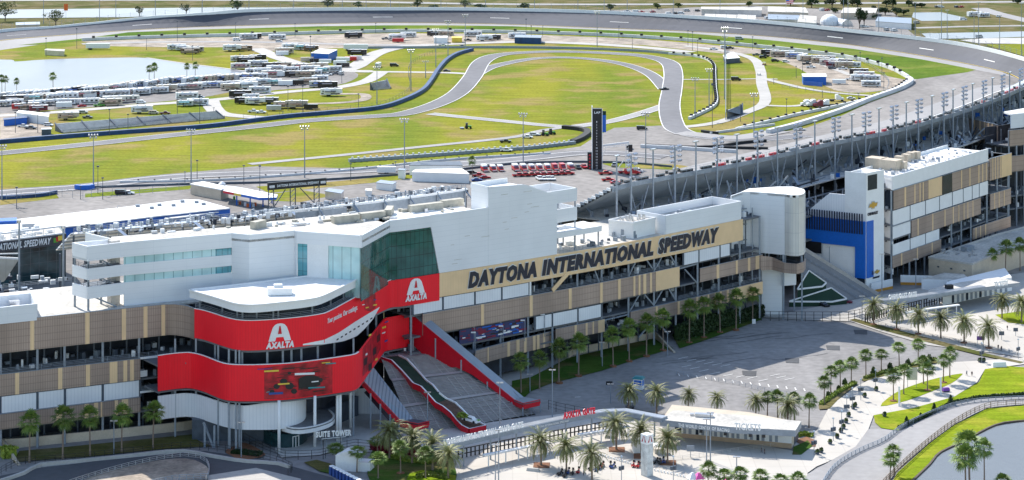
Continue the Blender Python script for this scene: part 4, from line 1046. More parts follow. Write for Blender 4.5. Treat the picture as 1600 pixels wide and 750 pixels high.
part('window_wall', gl_big, su, lambda m: m.band(sg2, .1, sg2.L, 29.5, 43.7, -.15, .2))
backs = [P(606,327,45.6).xy, P(560,332,45.6).xy, P(422,346,45.6).xy, P(405,351.5,45.6).xy, P(300,359,45.6).xy, P(174,370,45.6).xy]
rpoly = [P(174,378,45.6).xy, SP.at(SP.px(200),-.4)] + [SP2[0], SP2[1], SP2[2], SP2[4], SP2[5]] + backs
part('roof', W['roof_dirty'], su, lambda m: m.prism([(p.x,p.y) for p in rpoly], 45.0, 45.6))
part('parapet', W['white'], su, lambda m: (m.band(Path([P(133,363.6,47).xy, c47(173,373)]), 0, 30, 43.5, 47, 0, .4), m.beam((*c47(112.8,379),45.6),(*c47(173,374),45.6), .4, 2.8), m.prism([(p.x,p.y) for p in (c47(112.8,379), c47(136.8,385), c47(190,379), c47(173,374))], 43.2, 43.6)))
def rk(m):
    rnd = random.Random(11)
    for i in range(60):
        x = rnd.uniform(398, 720) if i > 5 else rnd.uniform(240, 390); y = (354-(x-400)*.095 if x < 560 else 342-(x-560)*.11)+rnd.uniform(-5, 5)
        if x < 395: y = 367-(x-200)*.075
        q = P(x, y, 45.7); s_ = rnd.uniform(.3, 1.2); m.box((q.x,q.y,45.6), (s_*rnd.uniform(1,3), s_, rnd.uniform(.2,1.1)), .47+rnd.choice((0,0,.6)), rnd.choice((0,0,1,2)))
    for x0, y0, x1, y1 in ((395,356,412,352),(520,347,560,343),(562,342,600,338),(606,337,610,330),(640,330,690,324),(690,322,722,318)):
        a, b = P(x0,y0,46), P(x1,y1,46); m.beam((a.x,a.y,46.6),(b.x,b.y,46.6), 2.0, 2.0, 2)
pieces('roof_unit', [W['white_plain'], W['chrome'], mat('buff_ductwork', (.42,.39,.32), .7, 0, .2, .5)], su, rk)

# ---- central tower ---------------------------------------------------------
ct = empty('central_tower', (*M.at(Mx(780)), 30.4), 'tall blank white tower with sloping roofline beside the big green window', 'tower')
def tz(d):
    x = 800+FP*M.at(d).x/M.at(d).y
    t = 47.0 if x < 762.5 else (52.8-(x-763)*.012 if x < 820 else 52.1-(x-820)*.092)
    return (30.55, t)
part('wall', W['white'], ct, lambda m: (m.band(M, Mx(686), Mx(762.4), 30.55, 47, .1, .5, 0, 2), m.band(M, Mx(762.6), Mx(870), 0, 0, .1, .5, 0, 1.5, zf=tz), m.band(M, Mx(609), Mx(673), 43.7, 47, .1, .5)))
def wedge(m):
    a, b = M.at(Mx(673), .1), M.at(Mx(686.2), .1)
    for o in (0, -.5):
        a, b = M.at(Mx(673), .1+o), M.at(Mx(686.2), .1+o); f = [(a.x,a.y,47),(a.x,a.y,43.9),(b.x,b.y,30.55),(b.x,b.y,47)]; m.face(f if o == 0 else f[::-1])
    a, b = M.at(Mx(673), .1), M.at(Mx(686.2), .1); c, d = M.at(Mx(673), -.4), M.at(Mx(686.2), -.4); m.face([(a.x,a.y,43.9),(c.x,c.y,43.9),(d.x,d.y,30.55),(b.x,b.y,30.55)])
part('slanted_wall', W['white'], ct, wedge)
part('window_wall', gl_big, ct, lambda m: m.band(M, Mx(608), Mx(686), 30.4, 43.8, -.25, .2))
tp = [M.at(Mx(763), 0), M.at(Mx(820), 0), M.at(Mx(869.5), 0), M.at(Mx(869.5), -8), M.at(Mx(820), -8), M.at(Mx(763), -8)]
part('block', [W['white'], W['roof']], ct, lambda m: (m.prism([(p.x,p.y) for p in (tp[0],tp[1],tp[4],tp[5])], 30.4, 51.6, 0, 1), m.prism([(p.x,p.y) for p in (tp[1],tp[2],tp[3],tp[4])], 30.4, 47.0, 0, 1), m.beam((*tp[0],52.2),(*tp[5],52.2), .4, 1.4), m.beam((*tp[5],52.2),(*tp[4],52.2), .4, 1.4)))
part('rear_block', [W['white'], W['roof']], ct, lambda m: m.prism([(p.x,p.y) for p in (M.at(Mx(612),-.6), M.at(Mx(760),-.6), M.at(Mx(760),-14), M.at(Mx(612),-20))], 30.4, 45.6, 0, 1))
def seams(m):
    rnd = random.Random(2)
    for i in range(15):
        x = rnd.uniform(700, 862); z = rnd.uniform(32, 50)
        if z > tz(Mx(x+8))[1]-1: continue
        m.band(M, Mx(x), Mx(x+rnd.uniform(4,14)), z, z+.12, .13, .02)
part('panel_seams', W['roof_dirty'], ct, seams)
# stair end at right of the tower
se = [M.at(Mx(866), -4), M.at(Mx(916), -4), M.at(Mx(916), -16), M.at(Mx(866), -16)]
sp = Path(se[:2]); sp2 = Path([se[1], se[2]])
for z0, z1 in ((44.2,48.0),(38.6,42.5)):
    pieces('stair_panel', W['white'], ct, lambda m: (m.band(sp, 0, sp.L, z0, z1, 0, .4), m.band(sp2, 0, sp2.L, z0, z1, 0, .4), m.band(Path([se[2],se[3]]), 0, 9, z0, z1, 0, .4)))
part('stair_glass', W['glass_t'], ct, lambda m: (m.band(sp, .2, 2.2, 36.6, 38.4, .2, .2), m.band(sp, .2, 2.2, 42.7, 44.1, .2, .2)))
pieces('stair_post', W['steel'], ct, lambda m: [m.beam((q.x,q.y,30.4),(q.x,q.y,45), .45) for q in (sp.at(sp.L-.4,-.5), sp2.at(8,-.5), sp.at(3,-6))] + [m.beam((*sp.at(2,-2),z+2.2),(*sp.at(8,-2),z-.8), 1.3, .3) for z in (42.5,36.4)])
cp = [M.at(Mx(871), -1), M.at(Mx(944), -1), M.at(Mx(948), -10), M.at(Mx(880), -10)]
part('canopy', [W['white_plain'], W['roof']], ct, lambda m: m.prism([(p.x,p.y) for p in cp], 34.8, 36.4, 0, 1))
pieces('canopy_post', W['steel'], ct, lambda m: [m.beam((q.x,q.y,30.3),(q.x,q.y,34.8), .4) for q in (M.at(Mx(905),-2), M.at(Mx(942),-2), M.at(Mx(912),-9), M.at(Mx(945),-9))])
# roof-top plant rooms
p1 = empty('plant_room', P(989,372,30.4), 'smaller white plant room with two grey doors behind the sign', 'plant room')
v = [P(951,368.5,30.4).xy, P(989,373,30.4).xy, P(1024,365,30.4).xy]; v.append(v[0]+v[2]-v[1])
part('walls', [W['white_plain'], W['roof_dirty']], p1, lambda m: m.prism([(p.x,p.y) for p in v], 30.4, 34.9, 0, 1))
part('parapet', W['white_plain'], p1, lambda m: [m.beam((a.x,a.y,35.1),(b.x,b.y,35.1), .35, .6) for a, b in zip(v, v[1:]+v[:1])])
part('door', W['steel'], p1, lambda m: [m.band(Path([v[0],v[1]]), s_, s_+1.0, 30.5, 32.8, .1, .1) for s_ in (4.3,)] + [m.band(Path([v[1],v[2]]), -0.0+.3, 1.2, 30.5, 32.6, .1, .1)])
def rk2(m):
    for i in range(16):
        a, b = random.random(), random.random(); q = v[1]+(v[0]-v[1])*(.15+.7*a)+(v[2]-v[1])*(.15+.7*b); m.cyl((q.x,q.y,34.9),(q.x,q.y,35.6+random.random()), .3, n=7)
pieces('vent', W['chrome'], p1, rk2)
p2 = empty('plant_room', P(1100,350,30.4), 'longer white walled plant enclosure above the end of the sign', 'plant room')
v2 = [M.at(Mx(1041), -.3), M.at(Mx(1158.5), -.3), M.at(Mx(1158.5), -12), M.at(Mx(1041), -12)]
part('walls', W['white'], p2, lambda m: [m.beam((a.x,a.y,33.3),(b.x,b.y,33.3), .4, 5.8) for a, b in zip(v2, v2[1:]+v2[:1])])
part('floor', W['roof_dirty'], p2, lambda m: m.prism([(p.x,p.y) for p in v2], 33.2, 33.8))
pieces('vent', [W['chrome'], W['steel']], p2, lambda m: roofkit(m, M, 1045, 1110, 3, 9, 33.8, 14, 9, .8))

# ---- white stair drum at the right end of the wing --------------------------
sd = empty('stair_drum', P(1225,499,GZ), 'white rounded stair tower on legs at the right end of the gold sign', 'stair tower')
Z3 = 37.3
dr = [P(*p, Z3).xy for p in [(1143,306),(1163,299),(1195,301),(1226,303.5),(1236,305),(1248,305),(1256,303),(1258.5,299),(1256,295),(1240,291),(1215,291),(1170,294)]]
dp = Path(dr[:8])
part('wall', W['white'], sd, lambda m: m.band(dp, 0, dp.px(1226), 18.0, Z3, 0, .4))
part('curved_wall', mat_lines('pale_ribbed', (.64,.62,.57), (.47,.46,.44), [(0,.9,.1),(1,6.3,.12)], .4, 0, .05), sd, lambda m: m.band(dp, dp.px(1226)+.05, dp.L, 18.0, Z3, 0, .4, 0, 1))
part('roof', W['roof'], sd, lambda m: m.prism([(p.x,p.y) for p in dr], Z3-.8, Z3-.1))
part('body', W['white_plain'], sd, lambda m: m.prism([(p.x,p.y) for p in [dp.at(d, -.5) for d in dp.sub(0, dp.L, 2)] + dr[8:]], 18.1, Z3-1))
ring = Path([M.at(Mx(1188), .2)] + [P(*p, 16.5).xy for p in [(1205,404),(1224,409),(1245,411),(1256,408),(1259,402)]])
part('bronze_ring', W['perf'], sd, lambda m: m.band(ring, 0, ring.L, 13.0, 16.8, 0, .3, 0, 1.5, zf=lambda d: (13.0, 17.6-1.4*min(1, d/max(1, ring.px(1226))))))
part('landing', W['steel_dark'], sd, lambda m: m.prism([(p.x,p.y) for p in [ring.at(d,-.4) for d in ring.sub(0, ring.L, 2)]+[Vector((80,728))]], 13.1, 13.4))
part('lower_wall', W['white'], sd, lambda m: m.band(Path([M.at(Mx(1191), -1.0), P(1222,480,2).xy, P(1247,440,8).xy+Vector((0,-12))]) if 0 else Path([PY(1190,480,717).xy, PY(1222,480,717).xy]), 0, 50, -2.4, 13.0, 0, .4))
part('lower_panel', W['white'], sd, lambda m: m.band(Path([PY(1222.3,450,716).xy, PY(1247,450,718).xy]), 0, 5, 7.2, 13.0, 0, .4))
for x, y in ((1224,499),(1253,501),(1241,486)):
    q = P(x, y, GZ); part('leg', W['steel'], sd, lambda m: m.beam((q.x,q.y,GZ),(q.x,q.y,18.1 if x != 1241 else 8), .6 if x == 1224 else .45))
def ladder(m):
    for z in (22, 27, 32): 
        a, b = PY(1143,300,716), PY(1175,300,722); m.beam((a.x,a.y-2,z),(b.x,b.y-2,z), 3.0, .3); rail(m, [(a.x,a.y-3.3,z),(b.x,b.y-3.3,z)], 1.1)
        m.beam((a.x,a.y-1,z-4.6),(b.x,b.y-1,z), 1.2, .3)
    for x in (1143,1158,1174): q = PY(x,300,715); m.beam((q.x,q.y-3,10),(q.x,q.y-3,33), .35)
part('outside_stair', W['steel'], sd, ladder)

# ---- building with the blue portal and white corner tower -------------------
cb = empty('pavilion_building', P(1400,440,GZ), 'white building with blue portal, corner tower and bronze bands at the right', 'building')
C_ = crv([(1394.7,297),(1440,283.5),(1490,268.5),(1544,252),(1580,240),(1620,226)], 30.5, 0)
C_ = Path([Vector((128.9,758.6))+(Vector((45.5,62.0)).normalized())*d for d in (0, 20, 40, 60, 77)] + [Vector((128.9,758.6))+(Vector((45.5,62.0)).normalized())*77+Vector((.62,.78))*d for d in (14, 22, 60)])
Lc = Path([P(1381,294,30.5).xy, C_.p[0]])
part('white_band', W['white_plain'], cb, lambda m: (m.band(C_, 0, C_.px(1544), 30.6, 35.2, 0, .4), m.band(Lc, 0, Lc.L, 30.6, 35.2, 0, .4)))
pieces('white_storey', W['white_plain'], cb, lambda m: [m.band(Lc, 0, Lc.L, a, b, 0, .3) for a, b in ((18.9,23.5),(14.0,18.1),(8.3,13.2),(2,4.0))])
perf_band(cb, C_, 1396, 1544, 23.8, 30.3, [(1412.5,1415),(1428,1429.5),(1436,1437.5),(1441,1442.5),(1501,1502.5),(1514,1515.5),(1528,1529.5),(1534,1535.5),(1540,1541)], [(1450,1471)])
part('window', W['win'], cb, lambda m: (m.band(C_, C_.px(1471.5), C_.px(1486.5), 23.8, 30.4, .35, .1), m.band(Lc, .3, Lc.L-.5, 23.8, 30.4, -.3, .1), m.band(Lc, .3, Lc.L-.5, 4.2, 8.2, -.3, .1)))
white_bays(cb, C_, (1395,1422,1446,1468,1488,1505,1519,1530,1544), 18.5, 23.6, mt=W['white_plain'])
perf_band(cb, C_, 1424, 1532, 12.3, 18.2, [(1433,1434.5),(1456,1457.5),(1475,1476.5),(1488,1489.5),(1497,1498),(1505,1506),(1511,1512),(1519,1520)])
white_bays(cb, C_, (1395,1423), 13.9, 18.2, mt=W['white_plain']); white_bays(cb, C_, (1395,1422,1446,1468), 8.3, 12.2, mt=W['white_plain'])
perf_band(cb, C_, 1394, 1470, 4.2, 8.2, [(1407,1409),(1432,1433.5),(1455,1456.5)])
perf_band(cb, C_, 1545, 1579, 23.4, 31.4, [(1549,1550),(1553,1554),(1557,1558),(1561,1562)], [(1563,1579)], off=.4)
perf_band(cb, C_, 1546, 1578, 12.6, 18.4, [(1552,1553),(1559,1560),(1567,1568)], off=.4)
perf_band(cb, C_, 1519, 1578, 4.0, 8.0, [(1523,1524.5),(1530,1531.5),(1538,1539.5)], off=.3)
wing_core(cb, C_, 0.5, C_.px(1580), [4.0, 8.2, 13.2, 18.2, 23.4, 30.4], 0, 30.3, [C_.px(x) for x in (1394.9,1423,1446.5,1469,1488.5,1504,1519,1544,1560,1577)], 12)
part('grey_course', W['steel'], cb, lambda m: (m.band(Lc, 0, Lc.L, 18.2, 18.8, .2, .4), m.band(C_, 0, C_.px(1423), 18.2, 18.6, .2, .3), m.band(Lc, 0, Lc.L, 13.3, 13.9, .2, .4), m.band(C_, 0, C_.px(1468), 30.35, 30.6, .2, .3)))
rp = [C_.at(d, -.2) for d in C_.sub(0, C_.px(1544), 8)]; rq = [C_.at(d, -16) for d in C_.sub(0, C_.px(1544), 8)][::-1]
part('roof', W['roof'], cb, lambda m: m.prism([(p.x,p.y) for p in [Lc.p[0]]+rp+rq+[Lc.p[0]+Vector((-8,10))]], 33.6, 34.2))
part('parapet', W['white_plain'], cb, lambda m: m.band(Path(rq[::-1]), 0, Path(rq).L, 34, 35.2, 0, .4))
part('roof', W['roof_dirty'], cb, lambda m: m.prism([(p.x,p.y) for p in [C_.at(d, .1) for d in (C_.px(1545), C_.px(1578))] + [C_.at(d, -14) for d in (C_.px(1578), C_.px(1545))]], 30.4, 30.9))
def rk3(m):
    rnd = random.Random(21)
    for i in range(60):
        x = rnd.uniform(1410, 1535); q = C_.at(C_.px(x), -rnd.uniform(2, 13)); s_ = rnd.uniform(.3, 1.0); m.box((q.x,q.y,34.2), (s_, s_*1.4, rnd.uniform(.3,1.1)), .93, rnd.choice((0,1)))
    for x, y in ((1405,253),(1416,250),(1423,247),(1431,246),(1410,262)):
        q = P(x, y+3, 34.2); m.box((q.x,q.y,34.2), (2.6,2.6,2.8), .93, 2)
    for x, y in ((1370,259),(1392,262)): q = P(x, y+3, 34.2); m.box((q.x,q.y,34.2), (5.2,6.5,3.6), .93, 2)
pieces('roof_unit', [W['chrome'], W['steel'], W['beige']], cb, rk3)
tA, tB, tC = Vector((112,753.6)), Vector((118.5,749.6)), P(1381,265.5,37.7).xy
dl = (tA-tB).normalized()
part('corner_tower', [W['white_v'], W['roof']], cb, lambda m: m.prism([(p.x,p.y) for p in (tB, tC, tC+dl*8, tA+ (tC-tB)*.9)], 0, 37.6, 0, 1))
part('tower_face', W['white_plain'], cb, lambda m: (m.band(Path([tA,tB]), 0, 7.6, 0, 37.8, .08, .3), m.band(Path([tB,tC]), 0, (tC-tB).length, -1.8, 37.8, .08, .3)))
tf = Path([tB, tC])
part('tower_window', W['win'], cb, lambda m: m.band(tf, tf.px(1355.5), tf.px(1370), 31.9, 36.9, .14, .1))
# gold cross emblem on the tower
def bow(m, s0, s1, zc, hz, tilt, o):
    L = s1-s0; n = 0
    P_ = [(0,.28),(.12,.78),(.34,.78),(.34,1),(.66,1),(.66,.78),(1,.78),(.88,.22),(.66,.22),(.66,0),(.34,0),(.34,.22),(0,.22)]
    f = [(*tf.at(s0+L*u, o), zc-hz/2+hz*v) for u, v in P_]; b = [(*tf.at(s0+L*u, o-.2), zc-hz/2+hz*v) for u, v in P_]
    m.face(f)
    for i in range(len(f)): j = (i+1) % len(f); m.face([f[j], f[i], b[i], b[j]])
em = part('emblem', W['chrome'], cb, lambda m: bow(m, tf.px(1355.8), tf.px(1370.8), 26.7, 2.6, 0, .3))
part('emblem_face', mat('emblem_gold', (.62,.38,.07), .35, .4), em, lambda m: bow(m, tf.px(1356.8), tf.px(1369.8), 26.7, 1.9, 0, .38))
text_on('lettering', 'CHEVROLET', on_path(tf, tf.px(1355), tf.px(1371), 23.4, 24.4, .2, .15), W['navy'], cb, .04)
em = part('emblem', W['chrome'], cb, lambda m: bow(m, tf.px(1365), tf.px(1374), 4.0, 1.5, 0, .3))
part('emblem_face', mat('emblem_gold2', (.62,.38,.07), .35, .4), em, lambda m: bow(m, tf.px(1365.6), tf.px(1373.4), 4.0, 1.1, 0, .38))
part('emblem_panel', W['navy'], cb, lambda m: m.band(tf, tf.px(1361), tf.px(1364), 3.3, 4.6, .3, .1))
text_on('lettering', 'CHEVROLET', on_path(tf, tf.px(1363), tf.px(1373.5), 1.9, 2.5, .25, .15), W['navy'], cb, .04)
# wall left of the tower, blue portal
wp = Path([tB-(tB-tA).normalized()*24, tB]) if 0 else Path([tB+dl*27, tB])
sw = lambda x: wp.px(x)
part('side_wall', W['white_v'], cb, lambda m: m.band(wp, sw(1256), sw(1320), -2, 30, .0, .5, 0, 2, zf=lambda d: (-2, 22.4+min(7.5, max(0, (d-sw(1258))/(sw(1296)-sw(1258))*7.5)))))
part('side_wall', W['white_v'], cb, lambda m: m.band(wp, sw(1320), sw(1352), -2, 30, .0, .5))
blue = part('blue_portal', W['blue'], cb, lambda m: (m.band(wp, sw(1256), sw(1353), 12.9, 21.6, .9, .9), m.band(wp, sw(1337.5), sw(1353), 2.6, 12.9, .9, .9), m.band(tf, .05, tf.px(1364), 2.6, 21.6, .3, .3)))
pieces('louvre', W['navy'], blue, lambda m: [m.band(wp, sw(x), sw(x+1.7), 17.4, 24.2-.0*x, 1.3, .25) for x in [1258.5+3.9*i for i in range(24)]])
part('white_gate', W['white_plain'], cb, lambda m: m.band(wp, sw(1286), sw(1337), 0, 12.8, .25, .1))
part('dark_opening', W['black'], cb, lambda m: m.band(wp, sw(1256), sw(1285), 9.4, 13.2, .95, .1))
part('ground_glazing', W['win'], cb, lambda m: m.band(wp, sw(1340), sw(1352), -2, 2.5, .5, .1))
lowp = Path([P(1362,456,GZ).xy, P(1381,450,GZ).xy, P(1383,447,GZ).xy])
lw2 = empty('perimeter_wall', P(1440,448,GZ), 'low white wall with orange base stripe below the bronze bands', 'wall')
for a in ([(1362,458),(1395,451)],[(1407,445),(1450,446),(1483,448)]):
    pth = Path([P(*p, GZ).xy for p in a]); part('wall', W['white_plain'], lw2, lambda m: m.band(pth, 0, pth.L, GZ+.9, GZ+3.3, 0, .4)); part('orange_stripe', mat('orange_stripe', (.55,.25,.03), .6), lw2, lambda m: m.band(pth, 0, pth.L, GZ, GZ+.9, .05, .5))
# ramp to the portal
rmp = empty('entrance_ramp', P(1340,460,GZ), 'grey stepped ramp climbing to the blue portal', 'ramp')
A1, B1, C1, D1 = P(1258,392,11.5), P(1372,462,GZ+.1), P(1322,470,GZ+.1), P(1254,432,5.0)
part('ramp_surface', mat_lines('ramp_steps', (.24,.235,.23), (.15,.15,.15), [(1,.4,.1)], .85), rmp, lambda m: (m.face([A1, D1, C1, B1]), m.face([A1, B1, (B1.x,B1.y,GZ), (A1.x,A1.y,GZ)]), m.face([D1,(D1.x,D1.y,GZ),(C1.x,C1.y,GZ),C1])))
part('side_rail', W['concrete'], rmp, lambda m: (m.beam(A1+Vector((0,0,.5)), B1+Vector((0,0,.5)), .5, 1.1), m.beam(D1+Vector((0,0,.3)), C1+Vector((0,0,.3)), .4, .8)))
part('handrail', W['steel'], rmp, lambda m: [rail(m, [A1+(D1-A1)*t, B1+(C1-B1)*t], 1.1, .08) for t in (.33,.66)])
for lab, pts in (('green turf bank in a white kerb beside the ramp, the upper one', [(1246,452,731),(1264,423,738),(1291,442,737),(1285,447.5,734.5)]), ('green turf bank in a white kerb beside the ramp, the lower one', [(1233,471,729.5),(1299,450,735),(1323,467,733),(1300,471.5,731)])):
    qq = [PY(*p) for p in pts]; b_ = empty('turf_bank', (qq[0].x,qq[0].y,GZ), lab, 'planter')
    part('turf', W['turf'], b_, lambda m: (m.face(qq), m.face([qq[0],qq[3],(qq[3].x,qq[3].y,GZ),(qq[0].x,qq[0].y,GZ)]), m.face([qq[3],qq[2],(qq[2].x,qq[2].y,GZ),(qq[3].x,qq[3].y,GZ)])))
    part('kerb', W['white_plain'], b_, lambda m: [m.beam(a, b, .25, .5) for a, b in zip(qq, qq[1:]+qq[:1])])
# next building in shade at the right edge
nb = empty('concourse_wing', P(1620,350,GZ), 'shaded bronze wing cut off by the right edge of the photo', 'stadium wing')
NP = Path([PY(1577,300,868).xy, PY(1600,300,872).xy, PY(1700,300,905).xy])
perf_band(nb, NP, 1569 if 0 else 1577, 1690, 29.0, 35.0); perf_band(nb, NP, 1577, 1690, 19.0, 25.0)
part('white_band', W['white'], nb, lambda m: m.band(NP, NP.px(1583), NP.L, 35.5, 41, -1, .4))
part('roof', W['roof'], nb, lambda m: m.prism([(p.x,p.y) for p in (NP.at(2.5,-1), NP.at(NP.L,-1), NP.at(NP.L,-8), NP.at(5.5,-8))], 40.4, 41.1))
wing_core(nb, NP, 0, NP.L, [4,9,18.5,28.5], 0, 35, [NP.px(x) for x in (1578,1590,1602,1620,1640)], 12)
BR = Path([PY(1515,220,880).xy, PY(1559,220,872).xy])
perf_band(nb, Path([PY(1512,220,900).xy, PY(1559,205,880).xy]), 1514, 1559, 27, 35.5, [(1522,1524),(1531,1533),(1538,1540),(1544,1546),(1550,1552)])

# ================================================================== GRANDSTAND (right) 
gs = empty('grandstand', (66.8,742,0), 'long raked grandstand seen from behind, its grey underside on tall steel posts', 'grandstand')
T = Path(smooth([Vector(p).to_3d() for p in [(31.5,702),(39.4,714.4),(66.8,742),(87.5,765.4),(114,799),(145,834),(182,890),(218,956),(250,1022),(275,1090)]], 4))
und = mat_lines('seat_underside', (.46,.50,.54), (.36,.39,.43), [(0,2.4,.25)], .6, .1, .2, .12, .6)
def under(m):
    ds = T.sub(0, T.L, 5)
    for a, b in zip(ds, ds[1:]):
        p, q, r_, s_ = T.at(a), T.at(b), T.at(b, -34), T.at(a, -34)
        m.face([(p.x,p.y,40.0),(q.x,q.y,40.0),(r_.x,r_.y,21),(s_.x,s_.y,21)], 0, [(a,40),(b,40),(b,20),(a,20)])
        m.face([(p.x,p.y,41.0),(s_.x,s_.y,22),(r_.x,r_.y,22),(q.x,q.y,41.0)], 1)
part('seating_deck', [und, W['steel']], gs, under)
part('rear_beam', W['steel'], gs, lambda m: m.band(T, 0, T.L, 39.6, 41.0, .3, .5, 0, 5))
def rk4(m):
    n = int(T.L/2.2)
    for i in range(n):
        q = T.at(i*2.2, .1); m.beam((q.x,q.y,41),(q.x,q.y,42.5), .08)
    ds = T.sub(0, T.L, 6)
    for a, b in zip(ds, ds[1:]): p, q = T.at(a, .1), T.at(b, .1); [m.beam((p.x,p.y,z),(q.x,q.y,z), .07) for z in (41.7,42.5)]
part('rear_railing', W['steel'], gs, rk4)
def boxes(m):
    rnd = random.Random(4); d = 3
    while d < T.L-4:
        l = rnd.uniform(3, 6)
        m.band(T, d, d+l, 40.95, 41.75, -.4, .6, rnd.choice((0,0,1,2)) if d > 48 else 0)
        if rnd.random() < .6: q = T.at(d+l+1, -.5); m.box((q.x,q.y,41.4), (.9,.9,1.1), 0, 0)
        d += l+rnd.uniform(1.5, 5)
pieces('rear_sign', [W['black'], W['red_plain'], W['steel']], gs, boxes)
def endstair(m):
    a, b = T.at(0), T.at(0, -34); n = 26
    for i in range(n):
        t = i/n; q = a+(b-a)*t; m.box((q.x, q.y, 40.6-19*t), (.5,1.5,.9), .8, i % 2)
part('end_stair', [W['steel'], W['white_plain']], gs, endstair)
def bigframe(m):
    ds = T.sub(2, T.L, 9.5)
    for i, d in enumerate(ds):
        for off, zt in ((-19, 29.0),):
            q = T.at(d, off); m.beam((q.x,q.y,0),(q.x,q.y,zt), .6)
        for off in (4, 12): q = T.at(d, off); m.beam((q.x,q.y,0),(q.x,q.y,27), .5)
        a, b = T.at(d, 14), T.at(d, -10); 
        for z in (22, 14, 6): m.beam((a.x,a.y,z),(b.x,b.y,z), .4, .7)
        if i+1 < len(ds):
            for off in (.2, 9): 
                a, b = T.at(d, off), T.at(ds[i+1], off); m.beam((a.x,a.y,29.5 if off < 1 else 26),(b.x,b.y,29.5 if off < 1 else 26), .35)
            if i % 2 == 1:
                a, b = T.at(d, .2), T.at(ds[i+1], .2); c = T.at((d+ds[i+1])/2, .2)
                m.beam((a.x,a.y,39),(c.x,c.y,28), .35); m.beam((b.x,b.y,39),(c.x,c.y,28), .35)
part('frame', W['steel'], gs, bigframe)
pieces('concourse_slab', mat('dark_slab', (.13,.14,.155), .8, 0, .2, .3), gs, lambda m: [m.band(T, 0, T.L, z, z+.5, 15, 36, 0, 6) for z in (5.5,13.5,21.5)])  # darker grey than the rear slab
part('rear_slab', mat('bounce_slab', (.50,.49,.47), .8, 0, .2, .3), gs, lambda m: m.band(T, 6, T.L, 29.0, 29.4, 6, 26, 0, 6))  # slab lightened to bounce light up onto the seating underside
part('back_wall', W['steel'], gs, lambda m: m.band(T, 0, T.L, 0, 24, -29, .4, 0, 6))
def gclut(m):
    rnd = random.Random(8); 
    for i in range(900):
        d = rnd.uniform(1, T.L-2); off = rnd.uniform(-14, 13); z = rnd.choice((29.4,29.4,29.4,22,22,14)); q = T.at(d, off if z < 29 else min(off, 5))
        k = rnd.random()
        if k < .55: m.box((q.x,q.y,z), (rnd.uniform(.4,2.0), rnd.uniform(.3,1.2), rnd.uniform(.6,2.4)), rnd.random()*3, rnd.choice((0,0,1,2,2,3)))
        elif k < .8:
            q2 = T.at(min(T.L, d+rnd.uniform(-5,5)), off+rnd.uniform(-3,3)); m.beam((q.x,q.y,z+rnd.uniform(0,1)),(q2.x,q2.y,z+rnd.uniform(2,6)), .22, .5, rnd.choice((0,0,2)))
        else:
            a = rnd.random()*3; m.beam((q.x,q.y,z+.2),(q.x+math.cos(a)*4,q.y+math.sin(a)*4,z+2.8), 1.2, .25, 0)
tag(part('concourse_fittings', [W['steel'], W['white_plain'], W['dark'], W['blue']], gs, gclut), kind='stuff')
# light poles standing along the rear of the grandstand
def pole_stack():
    r = empty('stadium_light_mast', (0,0,0), 'x', 'light mast'); m = MB(); m.cyl((0,0,0),(0,0,50), .62, .3, 10); m.build('pole', W['steel'], r, smooth_=False)
    h = MB(); a = MB()
    for k in range(4):
        z = 50.4-k*1.55; a.beam((-2.6,0,z),(2.6,0,z), .16)
        for x in (-2.3,-1.3,1.3,2.3): h.cyl((x,-.1,z+.15),(x+.05,-.75,z-.25), .32, .5, 8)
    for x in (-1.3,1.3): h.cyl((x*.7,-.1,43.2),(x*.7,-.7,42.9), .3, .45, 8)
    a.beam((-1,0,43.2),(1,0,43.2), .16); a.build('crossarms', W['steel'], r); h.build('lamp_heads', W['chrome'], r); return Proto(r)
def pole_single():
    r = empty('stadium_light_pole', (0,0,0), 'x', 'light pole'); m = MB(); m.cyl((0,0,0),(0,0,48.5), .5, .25, 10); m.build('pole', W['steel'], r)
    h = MB(); h.box((-.7,-.5,48.4),(2.4,.9,.35)); h.build('lamp_head', W['chrome'], r); return Proto(r)
ps, pg = pole_stack(), pole_single()
lst = [(957,242,0),(981,240,1),(1016,232,0),(1050,227,1),(1083,220,0),(1116,214,1),(1147,209,0),(1179,204,1),(1210,198,0),(1240,193,1),(1268.5,188,0),(1300,183,1),(1326.7,178,0),(1348,175,1),(1369,168.5,0),(1391,165,1),(1411.5,159,0),(1430,155,1),(1451.5,149,0),(1470,144.5,1),(1484.5,139,0),(1501,135,1),(1515,130,0),(1532,126,1),(1546,121,0),(1561,117,1),(1573,112,0),(1589,107.5,1)]
kk = [0, 0]
for x, yt, ty in lst:
    s_ = T.px(x) if x > 970 else 0.5; q = T.at(s_, 1.2); zt = CH-q.y*(yt+HOR)/FP; rz = math.atan2(T.tan(s_).y, T.tan(s_).x)
    pr = ps if ty else pg
    pr.put((q.x, q.y, 0), rz, '%s %s from the left along the back of the grandstand' % (nth(kk[ty]), 'tall mast stacked with lamp heads' if ty else 'slim single headed lamp pole'), 'lamp heads masts along the grandstand' if ty else 'single lamp poles along the grandstand', (1,1,zt/(50.6 if ty else 48.7)))
    kk[ty] += 1
